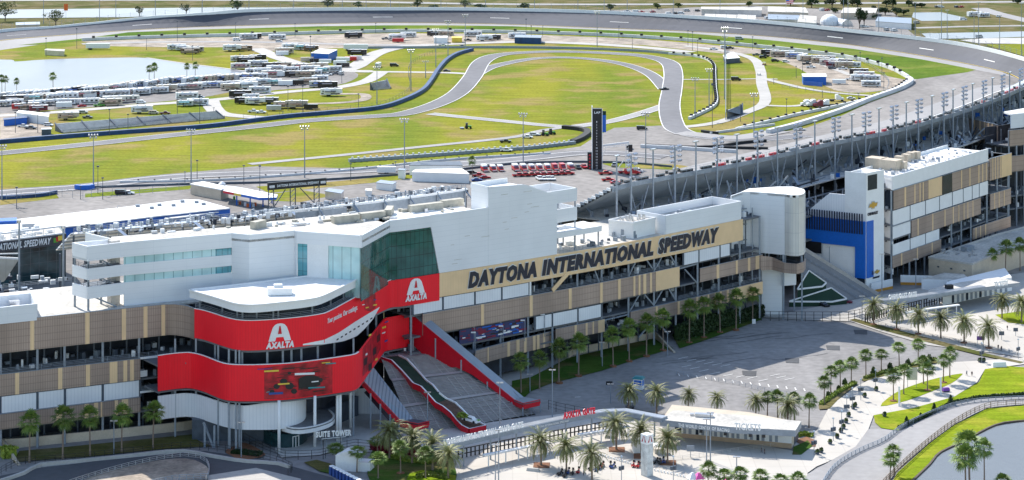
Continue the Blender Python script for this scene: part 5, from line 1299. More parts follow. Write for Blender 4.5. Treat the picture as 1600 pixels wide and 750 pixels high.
# parked things seen beyond the grandstand rim
# ================================================================== REAR OF THE LEFT STANDS
ls = empty('rear_walkway', P(560,335,40), 'steel walkways and grey seat-back walls running behind the suite roofs', 'grandstand')
def offM(x, o): return M.at(Mx(x), o)
LB = Path([P(415,356,41).xy, P(500,348,41).xy, P(600,336,41).xy, P(700,322,41).xy, P(729,317,41).xy])
pieces('grey_wall', W['steel'], ls, lambda m: (m.band(LB, LB.px(462), LB.px(542), 41, 44.6, 0, .3), m.band(LB, LB.px(553), LB.px(728), 41, 44.8, 0, .3)))
def struts(m):
    for x in (498, 551, 553, 600, 640, 683, 726):
        q = LB.at(LB.px(x), .3); m.beam((q.x,q.y,40),(q.x,q.y,45.8), .35); m.beam((q.x,q.y,45),(q.x+3.5,q.y-4,41), .3)
    for a, b in zip(LB.sub(0, LB.L, 6), LB.sub(0, LB.L, 6)[1:]):
        p, q = LB.at(a, .2), LB.at(b, .2); m.beam((p.x,p.y,45.2),(q.x,q.y,45.2), .35, .5, 1)
part('struts', [W['steel'], W['white_plain']], ls, struts)
wk = Path([P(133,359,42).xy, P(200,352,42).xy, P(280,344,42).xy, P(360,338,42).xy, P(420,331,42).xy, P(520,318,42).xy, P(620,306,42).xy, P(728,291,42).xy])
def walk(m):
    for o, z, w_ in ((0, 41.2, 2.4), (-5, 40.2, 2.2), (-9, 39.4, 2.0)):
        pts = [wk.at(d, o) for d in wk.sub(0, wk.L, 7)]
        for a, b in zip(pts, pts[1:]): m.beam((a.x,a.y,z),(b.x,b.y,z), w_, .25, 1 if o else 0)
        rail(m, [(a.x,a.y,z+.1) for a in pts], 1.4, .13, 1.6, 2)
    for d in wk.sub(0, wk.L, 3.2):
        q = wk.at(d, 1); m.beam((q.x,q.y,38.5),(q.x,q.y,41.3), .22, None, 2)
    for x in (180, 300, 395, 450, 545, 590, 652): 
        q = wk.at(wk.px(x), 2.5); m.beam((q.x,q.y,41.5),(q.x+5,q.y-3,38.3), 1.3, .3, 0)
part('walkway', [W['chrome'], W['white_plain'], W['steel']], ls, walk)
pieces('seat_row', [W['steel'], W['roof_dirty'], W['white_plain']], ls, lambda m: ([m.band(wk, 0, wk.L, 38.8-i*.5, 39.1-i*.5, -11-i*.9, .8, i % 3, 6) for i in range(14)]))
def lsup(m):
    for d in wk.sub(0, wk.L, 8):
        for o in (0, -9, -20): q = wk.at(d, o); m.beam((q.x,q.y,0),(q.x,q.y,39-(0 if o > -10 else 7)), .5)
pieces('support', W['steel_dark'], ls, lsup)
def rclut(m):
    rnd = random.Random(77)
    for i in range(240):
        d = rnd.uniform(0, wk.L); q = wk.at(d, rnd.uniform(-7, 4)); m.box((q.x,q.y,40.6), (rnd.uniform(.3,1.8), rnd.uniform(.3,1.0), rnd.uniform(.4,1.8)), rnd.random()*3, rnd.choice((0,1,1,2)))
tag(part('fittings', [W['steel'], W['white_plain'], W['dark']], ls, rclut), kind='stuff')

# left gap: tilted stand and deck behind the left wing
tl_ = empty('grandstand', P(-10,430,GZ), 'tilted grey seating deck glimpsed at the left edge of the photo', 'grandstand')
a, b, c, d = PY(-60,400,628), PY(30,404,634), PY(6,440,640), PY(-60,455,640)
part('seating_deck', und, tl_, lambda m: (m.face([a, d, c, b]), m.face([a+Vector((0,1,0)), b+Vector((0,1,0)), c+Vector((0,1,0)), d+Vector((0,1,0))])))
part('rear_beam', W['white_plain'], tl_, lambda m: (m.beam(a, b, .5), m.beam(PY(-60,398,628), PY(31,396,634), .3)))
def lc(m):
    rnd = random.Random(31)
    for i in range(40):
        x = rnd.uniform(-20, 108); y = rnd.uniform(430, 462); q = P(x, y, 25); m.box((q.x,q.y,25), (rnd.uniform(.4,2.5), rnd.uniform(.4,1.2), rnd.uniform(.4,1.6)), .4, rnd.choice((0,1,1,2)))
    for z, y in ((25,455),(22,440)): 
        p, q = P(-60,y+18,z), P(112,y,z); rail(m, [p, q], 1.3, .12, 2, 0)
part('fittings', [W['steel'], W['white_plain'], W['dark'], W['red_plain']], tl_, lc)
for i, (x, yt, yb) in enumerate(((30,347,468),(99,356,474))):
    q = P(x, yb, 24); t_ = empty('lamp_pole', (q.x,q.y,24), ('tall grey lamp pole left of the suite block, nearer the left edge', 'tall grey lamp pole just left of the white suite block')[i], 'lamp pole')
    zt = CH-q.y*(yt+HOR)/FP
    part('pole', W['steel'], t_, lambda m: m.cyl((q.x,q.y,0),(q.x,q.y,zt), .35, .28, 8)); part('lamp_head', W['chrome'], t_, lambda m: m.cyl((q.x,q.y,zt-.2),(q.x,q.y,zt+.6), .6, .6, 9))

# dark glass building with the name sign
vl = empty('glass_pavilion', P(60,440,GZ), 'dark glass building with a white italic name sign at the left edge', 'building')
VP = Path([P(-120,466,GZ).xy, P(0,449,GZ).xy, P(103,435,GZ).xy])
part('glass_wall', mat_lines('smoky_glass', (.02,.045,.05), (.08,.1,.11), [(0,3.2,.2),(1,4.,.15)], .06, 0, .8, .2, .7), vl, lambda m: m.band(VP, 0, VP.L, GZ, 9.4, 0, .3))
part('fascia', mat('charcoal_fascia', (.05,.055,.065), .5), vl, lambda m: (m.band(VP, 0, VP.L, 9.4, 13.0, .3, .5)))
v0 = VP.at(VP.L); v1 = v0+Vector((-6,16))
part('glass_wall', W['glass'], vl, lambda m: m.band(Path([v0, v1]), 0, 17, GZ, 13, 0, .3))
part('roof', [W['roof_dirty'], W['roof_dirty']], vl, lambda m: m.prism([(p.x,p.y) for p in (VP.at(0), VP.at(VP.L/2), v0, v1, VP.at(0)+Vector((-6,16)))], 12.0, 12.6))
def vtr(m):
    for z in (13.0, 15.5): 
        p, q = VP.at(0, -1), VP.at(VP.L, -1); m.beam((p.x,p.y,z),(q.x,q.y,z), .5, .5)
    for d in VP.sub(0, VP.L, 4): p = VP.at(d, -1); m.beam((p.x,p.y,12.5),(p.x,p.y,15.5), .2); 
    rnd = random.Random(3)
    for i in range(22): q = VP.at(rnd.uniform(VP.L*.4, VP.L-2), -rnd.uniform(3,12)); m.box((q.x,q.y,12.6), (rnd.uniform(.6,3), 1.2, rnd.uniform(.6,2)), .5)
part('roof_truss', W['white_plain'], vl, vtr)
s1_ = VP.px(79); s0_ = s1_-36
text_on('lettering', 'DAYTONA INTERNATIONAL SPEEDWAY', on_path(VP, s0_, s1_, 10.1, 12.4, .5, .2), W['white_plain'], vl, .03, .25)
for i, (cl, dx) in enumerate((('green',0),('red_plain',.9),('yellow',1.6))):
    part('flag_emblem', PAINT['green'] if cl == 'green' else W[cl], vl, lambda m: m.band(VP, VP.px(83)+dx, VP.px(83)+dx+1.7, 10.4+.3*i, 12.0+.3*i, .45+.05*i, .1))

# garages with long white roof
ga = empty('garage_building', P(170,350,GZ), 'long garage range with a flat white roof behind the suites', 'building')
gp = [P(*p, 3.4) for p in [(-80,354),(0,345.5),(100,334),(197,323),(288,311.5),(312,312),(359,325),(320,329),(247,337),(144,350),(72,357),(-80,374)]]
part('roof', W['roof'], ga, lambda m: m.prism([(p.x,p.y) for p in gp], 3.0, 3.4))
part('walls', W['blue'], ga, lambda m: m.prism([(p.x,p.y-1.2 if i < 6 else p.y+1.2) for i, p in enumerate(gp)], GZ, 3.0))
pieces('door', W['white_plain'], ga, lambda m: [m.band(Path([gp[7].xy, gp[6].xy]), s_, s_+2.4, GZ, 2.2, -1.05, .1) for s_ in (1,4,7)])
def gv(m):
    for x, y in ((215,323),(237,326),(271,322),(285,316),(249,321.5),(318,320),(307,317)): q = P(x, y, 3.4); m.box((q.x,q.y,3.4),(1.6,1.2,.9), .3, 1)
    for x, y in ((113,343),(166,339),(184,330),(232,334),(94,350)): q = P(x, y, 3.4); m.cyl((q.x,q.y,3.4),(q.x,q.y,5.6), .09, n=5); m.beam((q.x,q.y,5.6),(q.x+1,q.y,5.6), .1)
pieces('vent', [W['steel'], W['steel']], ga, gv)
part('awning', W['roof'], ga, lambda m: m.prism([p.xy for p in (P(252,338,2.4), P(330,329,2.4), P(342,331,2.4), P(270,341,2.4))], 2.1, 2.4))
ac = empty('rooftop_shed', P(45,352,GZ), 'blue and white kiosk beyond the glass building at the left', 'kiosk')
q = P(8,372,GZ); part('body', W['blue'], ac, lambda m: m.box((q.x,q.y,GZ),(8,6,6.5), .2)); part('roof', W['blue'], ac, lambda m: m.box((q.x,q.y,4),(8.6,6.6,.5), .2))
part('opening', W['black'], ac, lambda m: m.box((q.x+.4,q.y-3.0,GZ+1.5),(5.5,.3,3.2), .2))
q = P(44,362,3); part('tank', W['white_plain'], ac, lambda m: m.box((q.x,q.y,3),(4.6,3,3.2), .3))
# fuel station canopy
fs = empty('fuel_station', P(400,320,GZ), 'fuel station with a striped white, red, yellow and blue canopy', 'fuel station')
cn = [P(*p, 2.6) for p in [(349,298),(405,309),(432,308.5),(434,304),(372,292),(352,290)]]
part('canopy', [W['blue'], W['white_plain']], fs, lambda m: m.prism([(p.x,p.y) for p in cn], 1.6, 2.6, 0, 1))
for i, (c_, a, b) in enumerate((('red_plain',0,.3),('yellow',.3,.5))):
    e0, e1 = cn[0].xy, cn[1].xy; part('canopy_stripe', W[c_], fs, lambda m: m.band(Path([e0, e1]), (e1-e0).length*a, (e1-e0).length*b, 1.7, 2.55, .1, .1))
pieces('roof_stripe', W['blue'], fs, lambda m: [m.prism([p.xy for p in (P(x,298+dy,2.6), P(x+55,310+dy-1,2.6), P(x+58,310+dy-1,2.6), P(x+4,298+dy,2.6))], 2.6, 2.66) for x, dy in ((357,-3.5),(366,-5))])
pieces('post', W['blue'], fs, lambda m: [m.beam((q.x,q.y,GZ),(q.x,q.y,1.6), .5) for q in (P(370,321,GZ), P(391,325,GZ), P(411,323,GZ), P(425,318,GZ))])
pieces('pump', [ORANGE, W['white_plain'], PAINT['green']], fs, lambda m: [m.box(tuple(P(x,y,GZ)),(.9,.6,1.5), 0, k) for x, y, k in ((375,320,0),(383,322,1),(387,324,0),(396,324,1),(366,312,2),(399,322,0))])
os_ = empty('service_building', P(330,305,GZ), 'grey service building with a white roof next to the fuel station', 'building')
bb = [P(*p, 1.8).xy for p in [(298,288),(345,297),(357,293),(318,284.5)]]
part('walls', W['beige'], os_, lambda m: m.prism([(p.x,p.y) for p in bb], GZ, 1.7)); part('roof', W['roof'], os_, lambda m: m.prism([tuple(v_) for v_ in [(bb[i]+(bb[i]-(bb[0]+bb[2])/2)*.05) for i in range(4)]], 1.7, 2.1))
for i, (x, y, lab) in enumerate(((308,304,'white round tank against the grey service building'),(339,310,'white round tank by the fuel canopy, nearest the pumps'),(347,292,'white dome tank on the far side of the service building'))):
    q = P(x,y,GZ); m = MB(); m.cyl((q.x,q.y,GZ),(q.x,q.y,GZ+1.4),1.5,1.5,12); m.cyl((q.x,q.y,GZ+1.4),(q.x,q.y,GZ+2.2),1.5,.5,12); tag(m.build('storage_tank', W['white_plain']), lab, 'tank')
# small name gantry
gn = empty('sign_gantry', P(465,320,GZ), 'black name board on dark lattice legs in front of the infield', 'sign')
G0, G1 = P(419,316,GZ), P(510,300,GZ)
z_of = lambda q, y: CH-q.y*(y+HOR)/FP
gp_ = Path([G0.xy, G1.xy]); zt0, zb0 = z_of(G0, 286), z_of(G0, 297.5); 
GL = PY(419,286,720); GP = Path([PY(419,286,722).xy, PY(510,277,732).xy]); 
za, zb = CH-722*586/3500, CH-722*597.5/3500
board = part('board', W['black'], gn, lambda m: m.band(GP, 0, GP.L, zb, za, 0, .8))
text_on('lettering', 'DAYTONA INTERNATIONAL SPEEDWAY', on_path(GP, GP.L*.15, GP.L*.87, zb+.75, za-.75, .1, .1), W['white_plain'], board, .03)
part('emblem', [W['white_plain'], ORANGE], board, lambda m: [m.band(GP, GP.L*a, GP.L*b, zb+.7+c, za-.9-c, .08+.03*k, .1, k) for a, b, c, k in ((.02,.11,0,0),(.045,.085,.4,1),(.90,.985,0,0),(.925,.96,.4,1))])
def legs(m):
    for t in (.05, .42, .83):
        for dx in (-.9, .9):
            q = GP.at(GP.L*t+dx); m.beam((q.x,q.y,zb-9),(q.x,q.y,zb+.3), .3)
        for k in range(6):
            p, q = GP.at(GP.L*t-.9), GP.at(GP.L*t+.9); z = zb-9+k*1.5; m.beam((p.x,p.y,z),(q.x,q.y,z+1.5), .15)
    p = GP.at(GP.L*.08); q = GP.at(GP.L*.3); m.beam((p.x,p.y-1,zb-6),(q.x,q.y-1,zb), .25)
    p = GP.at(GP.L*.78); q = GP.at(GP.L*.55); m.beam((p.x,p.y-1,zb-5),(q.x,q.y-1,zb), .25)
part('lattice_legs', W['steel_dark'], gn, legs)
# scoring tower
sc = empty('scoring_tower', P(934,300,GZ), 'tall black lap scoring tower with a column of white numbers', 'scoring tower')
YS = 162.5*3500/(272+300)+12; xo = lambda x: (x-800)*YS/FP; zo = lambda y: CH-YS*(y+HOR)/FP
part('column', W['black'], sc, lambda m: m.box(((xo(926)+xo(940.5))/2, YS+1.2, zo(271)), (xo(940.5)-xo(926), 2.4, zo(170)-zo(271))))
part('trim', W['white_plain'], sc, lambda m: (m.box((xo(925.2), YS+1, zo(273)), (.35, 2.6, zo(166)-zo(273))), m.box((xo(940.9), YS+1.1, zo(273)), (.25, 2.6, zo(171)-zo(273)))))
text_on('lettering', 'LAP', on_line((xo(928.5),YS),(xo(938),YS), zo(177.5), zo(174), .12, .1), W['white_plain'], sc, .03)
for i in range(18):
    y = 189+i*4.55; wd = 1.1 if i < 9 else 2.4
    text_on('number', str(i+1), on_line((xo(932.4-wd/2),YS),(xo(932.4+wd/2),YS), zo(y+2.6), zo(y), .12, .1), W['white_plain'], sc, .03)
part('red_board', W['black'], sc, lambda m: m.box(((xo(918)+xo(925))/2, YS+1, zo(270)), (xo(925)-xo(918), 1.5, zo(238)-zo(270))))
part('red_digits', W['red_plain'], sc, lambda m: [m.box((xo(921.5), YS+.15, zo(y)), (.7,.2,.7)) for y in (244,249,254,259,264)])
part('side_board', [W['blue'], W['turf']], sc, lambda m: (m.box(((xo(941.2)+xo(947))/2, YS+1, zo(207)), (xo(947)-xo(941.2), 1.2, zo(180)-zo(207))), m.box(((xo(941.2)+xo(947))/2, YS+1, zo(180)), (xo(947)-xo(941.2), 1.2, zo(174)-zo(180)), 0, 1)))
def tfr(m):
    for x in (925, 929, 938, 941): m.beam((xo(x),YS+1,zo(322)),(xo(x),YS+1,zo(268)), .3)
    for k in range(7): m.beam((xo(925),YS+1,zo(320-k*8)),(xo(941),YS+1,zo(312-k*8)), .15)
part('support_frame', W['white_plain'], sc, tfr)
# white truss bridge beside the tower
tb_ = empty('camera_gantry', P(965,300,GZ), 'white truss gantry with raking legs beside the scoring tower', 'gantry')
Yg = YS+4; X_ = lambda x: (x-800)*Yg/FP; Z_ = lambda y: CH-Yg*(y+HOR)/FP
def trs(m):
    m.beam((X_(942),Yg,Z_(227.5)),(X_(983),Yg,Z_(222.5)), .5, .9); m.beam((X_(942),Yg,Z_(231)),(X_(983),Yg,Z_(226)), .2)
    for dx in (-.6, .6): m.beam((X_(980)+dx,Yg,Z_(300)),(X_(980)+dx,Yg,Z_(223)), .25)
    for k in range(16): m.beam((X_(980)-.6,Yg,Z_(298-k*4.6)),(X_(980)+.6,Yg,Z_(295-k*4.6)), .15)
    m.beam((X_(975),Yg,Z_(250)),(X_(942),Yg,Z_(296)), .35); m.beam((X_(968),Yg,Z_(262)),(X_(928),Yg,Z_(318)), .35); m.beam((X_(946),Yg,Z_(232)),(X_(941),Yg,Z_(246)), .2); m.beam((X_(958),Yg,Z_(268)),(X_(970),Yg,Z_(284)), .3)
part('truss', W['white_plain'], tb_, trs)
part('camera_box', W['black'], tb_, lambda m: m.box((X_(985),Yg,Z_(237)),(1.8,1.2,Z_(226)-Z_(237))))

# ================================================================== GATES AND FORECOURT BUILDINGS
def gate_beam(name, label, px_pts, z0, z1, depth, mats=None):
    g = empty(name, P(*px_pts[len(px_pts)//2], z0), label, 'gate'); pth = Path([P(x, y, z1).xy for x, y in px_pts])
    part('beam', [W['steel'], W['roof']], g, lambda m: m.band(pth, 0, pth.L, z0, z1, 0, depth, 0, 6))
    part('beam_top', W['chrome'], g, lambda m: m.band(pth, 0, pth.L, z1+.01, z1+.1, -.3, depth-.6, 0, 6))
    return g, pth
# main gate: px points of the beam's upper front edge
g1, gp1 = gate_beam('entrance_gate', 'long grey roof beam over the turnstiles carrying white and red gate names', [(685,699),(800,672),(905,650),(966,641),(1033,654)], 3.2, 4.3, 3.0)
pieces('post', W['steel'], g1, lambda m: [m.beam((q.x,q.y,GZ),(q.x,q.y,3.2), .4) for q in [gp1.at(gp1.px(x), -1.4) for x in (730,772,812,852,889,929,968,1018)]])
text_on('lettering', 'HOSPITALITY & TRIOVAL CLUB GATE', on_path(gp1, gp1.px(693), gp1.px(817), 4.35, 5.9, .1, .2), W['white_plain'], g1, .03)
text_on('lettering', 'AXALTA GATE', on_path(gp1, gp1.px(880), gp1.px(929.5), 4.35, 6.0, .1, .2), mat('red_letters', (.72,.02,.05), .4), g1, .05)
text_on('lettering', 'DAYTONA INTERNATIONAL SPEEDWAY', on_path(gp1, gp1.px(836), gp1.px(889), 3.45, 4.0, .08, .05), W['white_plain'], g1, .02)
def pergola(name, label, pts, z, posts, m_=None):
    g = empty(name, P(*pts[0], GZ), label, 'pergola'); pth = Path([P(x, y, z).xy for x, y in pts])
    part('rail', W['white_plain'], g, lambda m: m.band(pth, 0, pth.L, z-.35, z, 0, 1.1))
    pieces('post', W['white_plain'], g, lambda m: [m.cyl((*pth.at(pth.px(x), -.5), GZ), (*pth.at(pth.px(x), -.5), z-.3), .16, n=8) for x in posts])
pergola('pergola', 'low white pergola rail below the main gate beam, the left one', [(757,711),(830,697),(859,691)], .9, (765,792,812,826,841,857))
pergola('pergola', 'low white pergola rail below the main gate beam, the right one', [(905,679),(950,672),(985,666)], .9, (911,926,941,956,970,983))
pergola('pergola', 'low white pergola rail in front of the far ticket gate', [(1418,488),(1460,481),(1500,476)], .9, (1438,1451,1464,1482,1496))
def fence(name, label, pts, h=2.2, gap=2.4, w_=.10, m_=None, rows=3, bars=0, cat='fence', sm=0, z=GZ):
    q = [P(*p, z) for p in pts]
    if sm: q = smooth(q, sm)
    pth = Path(q); mb = MB(); rr = [(*pth.at(d), z) for d in pth.sub(0, pth.L, 5)]
    n = max(1, int(pth.L/gap))
    for i in range(n+1): a = pth.at(pth.L*i/n); mb.beam((a.x,a.y,z),(a.x,a.y,z+h), w_*1.3)
    r = empty(name, rr[len(rr)//2], label, cat); mb.build('posts', m_ or W['black'], r, uv=False)
    mb = MB()
    for k in range(rows):
        up = Vector((0,0,h*(k+1)/rows))
        for a, b in zip(rr, rr[1:]): mb.beam(Vector(a)+up, Vector(b)+up, w_*.8)
    if bars:
        n = int(pth.L/bars)
        for i in range(n): a = pth.at(i*bars); mb.beam((a.x,a.y,z+.1),(a.x,a.y,z+h), .05)
    mb.build('rails', m_ or W['black'], r, uv=False); return r
fence('turnstile_fence', 'row of dark turnstile posts under the long gate beam', [(716,718),(770,707),(840,693),(900,682),(955,672)], 2.5, 1.25, .28, rows=2)
fence('security_fence', 'black security fence across the parking lot entrance', [(857,640),(870,644),(905,651),(960,660)], 2.6, 3, .1)
fence('security_fence', 'black security fence between the steps and the lawn', [(640,702),(600,704),(545,699),(510,716),(447,719),(400,700),(380,690)], 2.2, 3.2, .1)
fence('security_fence', 'long dark fence along the top edge of the parking lot', [(1190,501),(1250,502),(1328,502),(1352,496)], 3.0, 2.6, .13)
fence('turnstile_fence', 'row of dark turnstile posts at the far ticket gate', [(1352,505),(1395,492),(1450,479),(1472,474)], 2.6, 1.3, .28, rows=2)
fence('railing', 'thin rail along the planting strip beside the far walk', [(1372,508),(1430,522),(1500,536),(1560,549),(1590,556)], 1.1, 3, .06)
fence('lakeside_fence', 'brown fence along the outer edge of the curving road', [(1380,760),(1402,738),(1430,712),(1453,692.5),(1491,664.5),(1542,639),(1600,633),(1660,632)], 1.7, 2.6, .12, W['bark'], rows=3, bars=.6, sm=4)
fence('roadside_fence', 'grey rail fence between the white walk and the curving road', [(1285,760),(1296,742),(1312,726),(1345,707),(1380,692),(1403,675),(1430,660),(1470,643),(1500,634),(1545,628),(1640,624)], 1.3, 2.2, .12, W['steel'], rows=4, sm=4)
fence('crowd_barrier', 'line of light grey crowd barriers beside the ticket building plaza', [(1040,722),(1090,716),(1140,708),(1180,702),(1230,697)], 1.1, 2.2, .06, W['roof_dirty'])
fence('crowd_barrier', 'line of crowd barriers across the parking lot', [(1057,585),(1100,592),(1150,601),(1190,611),(1240,620)], 1.1, 2.2, .07, W['steel'])
fence('yard_fence', 'white rail fence curving round the sandy lot at the bottom left', [(90,765),(140,748),(200,731),(260,718),(300,715),(322,724),(327,738),(322,752)], 1.3, 2.0, .14, W['chrome'], rows=3, sm=4)
fence('yard_fence', 'dark fence along the low wall at the bottom left', [(-20,755),(30,727),(80,724),(160,716),(250,706),(300,702),(380,712),(452,732),(450,745)], 1.9, 2.4, .08, sm=4)
fence('yard_fence', 'short grey fence at the bottom of the sandy lot', [(230,762),(270,753),(325,750)], 1.6, 1.6, .16, W['steel'], rows=4)
wall_line('kerb_wall', [(-20,762),(40,742),(60,730),(120,724),(200,716),(280,708),(330,716),(380,724),(430,727),(452,733)], 1.0, .7, W['concrete'], 'low curving concrete wall at the bottom left', 'wall')
fence('infield_fence', 'chain link fence across the garage apron near the fuel station', [(10,314),(88,306),(128,312),(160,303),(210,306),(300,295)], 3.2, 6, .1, W['steel'], rows=2)
fence('infield_fence', 'fence line behind the blue tyre wall along the camp', [(380,186),(450,180),(520,174),(590,167),(620,155),(640,140),(638,110),(650,96),(680,82)], 2.4, 7, .1, W['steel_dark'], rows=2, sm=3)
fence('infield_fence', 'tall fence running across the grass right of the horseshoe', [(1133,72),(1134,110),(1134,150),(1134,188)], 4, 8, .3, W['steel'], rows=3)
fence('infield_fence', 'chain fence round the lower edge of the right camp', [(1222,138),(1270,144),(1330,150),(1378,147),(1388,128),(1360,105),(1330,92)], 2.4, 6, .1, W['steel'], rows=2, sm=3)
# ticket building
def ticket(name, label, pts, roofpts, zt, zr, base):
    t = empty(name, P(*pts[0], GZ), label, 'ticket building'); q = [P(*p, GZ).xy for p in pts]
    part('walls', W['white_plain'] if base is None else W['beige'], t, lambda m: m.prism([(p.x,p.y) for p in q], GZ, zt))
    rq = [P(*p, zr).xy for p in roofpts]; rc = sum(rq, Vector((0,0)))/len(rq)
    rr = part('roof', [W['steel'], W['roof_dirty']], t, lambda m: m.prism([(p.x,p.y) for p in rq], zt+.02, zr, 0, 1))
    return t, q, rq
tk, tq, trq = ticket('ticket_building', 'long ticket building with a white roof and grey name fascia beside the main gate', [(1035,682),(1130,691),(1237,701),(1247,688),(1170,672),(1050,660)], [(1031,655.5),(1140,667),(1243,672.5),(1252,658),(1150,648),(1052,641)], 2.2, 3.8, 1)
tp_ = Path(tq[:3]); fp_ = Path(trq[:3])
part('base_course', mat('tan_masonry', (.46,.33,.22), .8, 0, .12, .5), tk, lambda m: m.band(tp_, 0, tp_.L, GZ, GZ+1.3, .06, .1))
part('upper_wall', W['white_plain'], tk, lambda m: m.band(tp_, 0, tp_.L, GZ+1.3, 2.2, .08, .1))
for x in (1060,1067.5,1076,1087,1096,1108,1116,1125,1134,1143,1151,1163,1172,1182,1190,1202,1211):
    part('window', W['win'] if x in (1060,1087,1102,1182) else W['steel'], tk, lambda m: m.band(tp_, tp_.px(x), tp_.px(x+4.6), GZ+1.35, 1.9, .16, .05))
text_on('lettering', 'THE WORLD CENTER OF RACING', on_path(fp_, fp_.px(1060), fp_.px(1140), 2.5, 3.4, .12, .1), W['white_plain'], tk, .04)
text_on('lettering', 'TICKETS', on_path(fp_, fp_.px(1148), fp_.px(1189), 3.2, 5.0, .2, .15), W['white_plain'], tk, .04)
pieces('screen', W['black'], tk, lambda m: [m.band(fp_, fp_.px(x), fp_.px(x+5), 1.6, 2.3, .3, .2) for x in (1055,1093,1131,1170,1191)])
part('door', W['steel_dark'], tk, lambda m: m.band(Path([tq[2], tq[3]]), 3, 9, GZ, 1.5, .1, .1))
q = P(1100,651,3.8); part('roof_unit', W['chrome'], tk, lambda m: (m.box((q.x,q.y,3.8),(4.6,1.6,.8), -.2), m.box((q.x-3,q.y+1,3.8),(1,1,.5), 0)))
# far ticket gate
g2, gp2 = gate_beam('entrance_gate', 'grey curved roof beam of the far gate with white letters', [(1380,470),(1430,464),(1500,454),(1540,448)], 3.0, 3.9, 3.0)
text_on('lettering', 'CHEVROLET GATE', on_path(gp2, gp2.px(1388), gp2.px(1432), 3.95, 5.6, .1, .2), W['white_plain'], g2, .05)
pieces('post', W['steel'], g2, lambda m: [m.beam((q.x,q.y,GZ),(q.x,q.y,3.0), .4) for q in [gp2.at(gp2.px(x), -1.4) for x in (1392,1420,1446,1470)]])
t2, t2q, t2r = ticket('ticket_building', 'far ticket building under a long pale roof at the right', [(1473,478),(1530,466),(1581,455),(1570,440),(1480,462)], [(1450,463),(1500,453.5),(1594,441.5),(1560,433),(1500,441),(1451,452)], 2.2, 3.4, None)
p2_ = Path(t2q[:3]); f2_ = Path(t2r[:3])
for x in (1487,1495,1502,1509,1516,1523,1530,1538,1546,1554,1562,1570):
    part('window', W['win'] if x in (1487,1509,1530) else W['steel'], t2, lambda m: m.band(p2_, p2_.px(x), p2_.px(x+3.6), GZ+.3, 1.8, .1, .05))
text_on('lettering', 'TICKETS', on_path(f2_, f2_.px(1553), f2_.px(1574), 3.0, 4.8, .2, .15), W['white_plain'], t2, .06)
q = P(1483,451,3.4); part('roof_unit', W['black'], t2, lambda m: m.box((q.x,q.y,3.4),(2.4,1.6,1.3), .3))
# masonry hall at the right edge
mh = empty('masonry_hall', P(1500,430,GZ), 'flat roofed tan masonry hall behind the far ticket gate', 'building')
mq = [P(*p, 4.6).xy for p in [(1451,403),(1519,413),(1545,402),(1700,352),(1660,340),(1558,367)]]
part('walls', [W['beige'], W['roof_dirty']], mh, lambda m: m.prism([(p.x,p.y) for p in mq], GZ, 4.5, 0, 1))
part('parapet', W['concrete'], mh, lambda m: [m.beam((a.x,a.y,4.7),(b.x,b.y,4.7), .5, .7) for a, b in zip(mq, mq[1:]+mq[:1])])
mp_ = Path(mq[:2]); pieces('vent', W['steel_dark'], mh, lambda m: [m.band(mp_, mp_.L*t, mp_.L*t+.8, 1.8, 2.3, .08, .1) for t in (.2,.5,.8)])
def mrk(m):
    rnd = random.Random(9)
    for i in range(14): q = P(rnd.uniform(1470,1560), rnd.uniform(388,402), 4.6); m.box((q.x,q.y,4.5),(rnd.uniform(.5,2),rnd.uniform(.5,1.5),rnd.uniform(.4,1.4)), .8, 0)
    q = P(1512,391,4.6); m.box((q.x,q.y,4.5),(5,2.5,1.6), .8, 1)
pieces('roof_unit', [W['chrome'], W['steel']], mh, mrk)
yb_ = empty('yard_block', P(1480,430,GZ), 'low white service block with blue doors in front of the masonry hall', 'building')
yq = [P(*p, 1.2).xy for p in [(1440,436),(1472,437),(1515,436),(1506,428),(1475,426)]]
part('walls', [W['white_plain'], W['roof_dirty']], yb_, lambda m: m.prism([(p.x,p.y) for p in yq], GZ, 1.2, 0, 1))
yp = Path(yq[1:3]); pieces('door', [W['win'], W['blue']], yb_, lambda m: [m.band(yp, yp.L*t, yp.L*t+1.8, GZ+.4, .8, .06, .05, k) for t, k in ((.2,0),(.45,0),(.8,1))])
# terrace steps under the left of right wing
sg_ = empty('suite_sign', P(520,690,GZ), 'SUITE TOWER name sign on two dark posts by the lobby', 'sign')
Ys = 559; X_ = lambda x: (x-800)*Ys/FP; Z_ = lambda y: CH-Ys*(y+HOR)/FP
text_on('lettering', 'SUITE TOWER', on_line((X_(494),Ys-1),(X_(548.5),Ys+1), Z_(682), Z_(672.5), .1, .2), W['white_plain'], sg_, .05)
part('name_plate', W['steel_dark'], sg_, lambda m: m.beam((X_(497),Ys-.9,Z_(684.5)),(X_(545),Ys+1,Z_(683.5)), .2, .55))
pieces('post', W['black'], sg_, lambda m: [m.beam((X_(x),Ys,GZ),(X_(x),Ys,Z_(683)), .15) for x in (505,532)])
part('plate_print', W['white_plain'], sg_, lambda m: m.beam((X_(503),Ys-.85-.12,Z_(684.2)),(X_(540),Ys+.8-.12,Z_(683.4)), .04, .14))
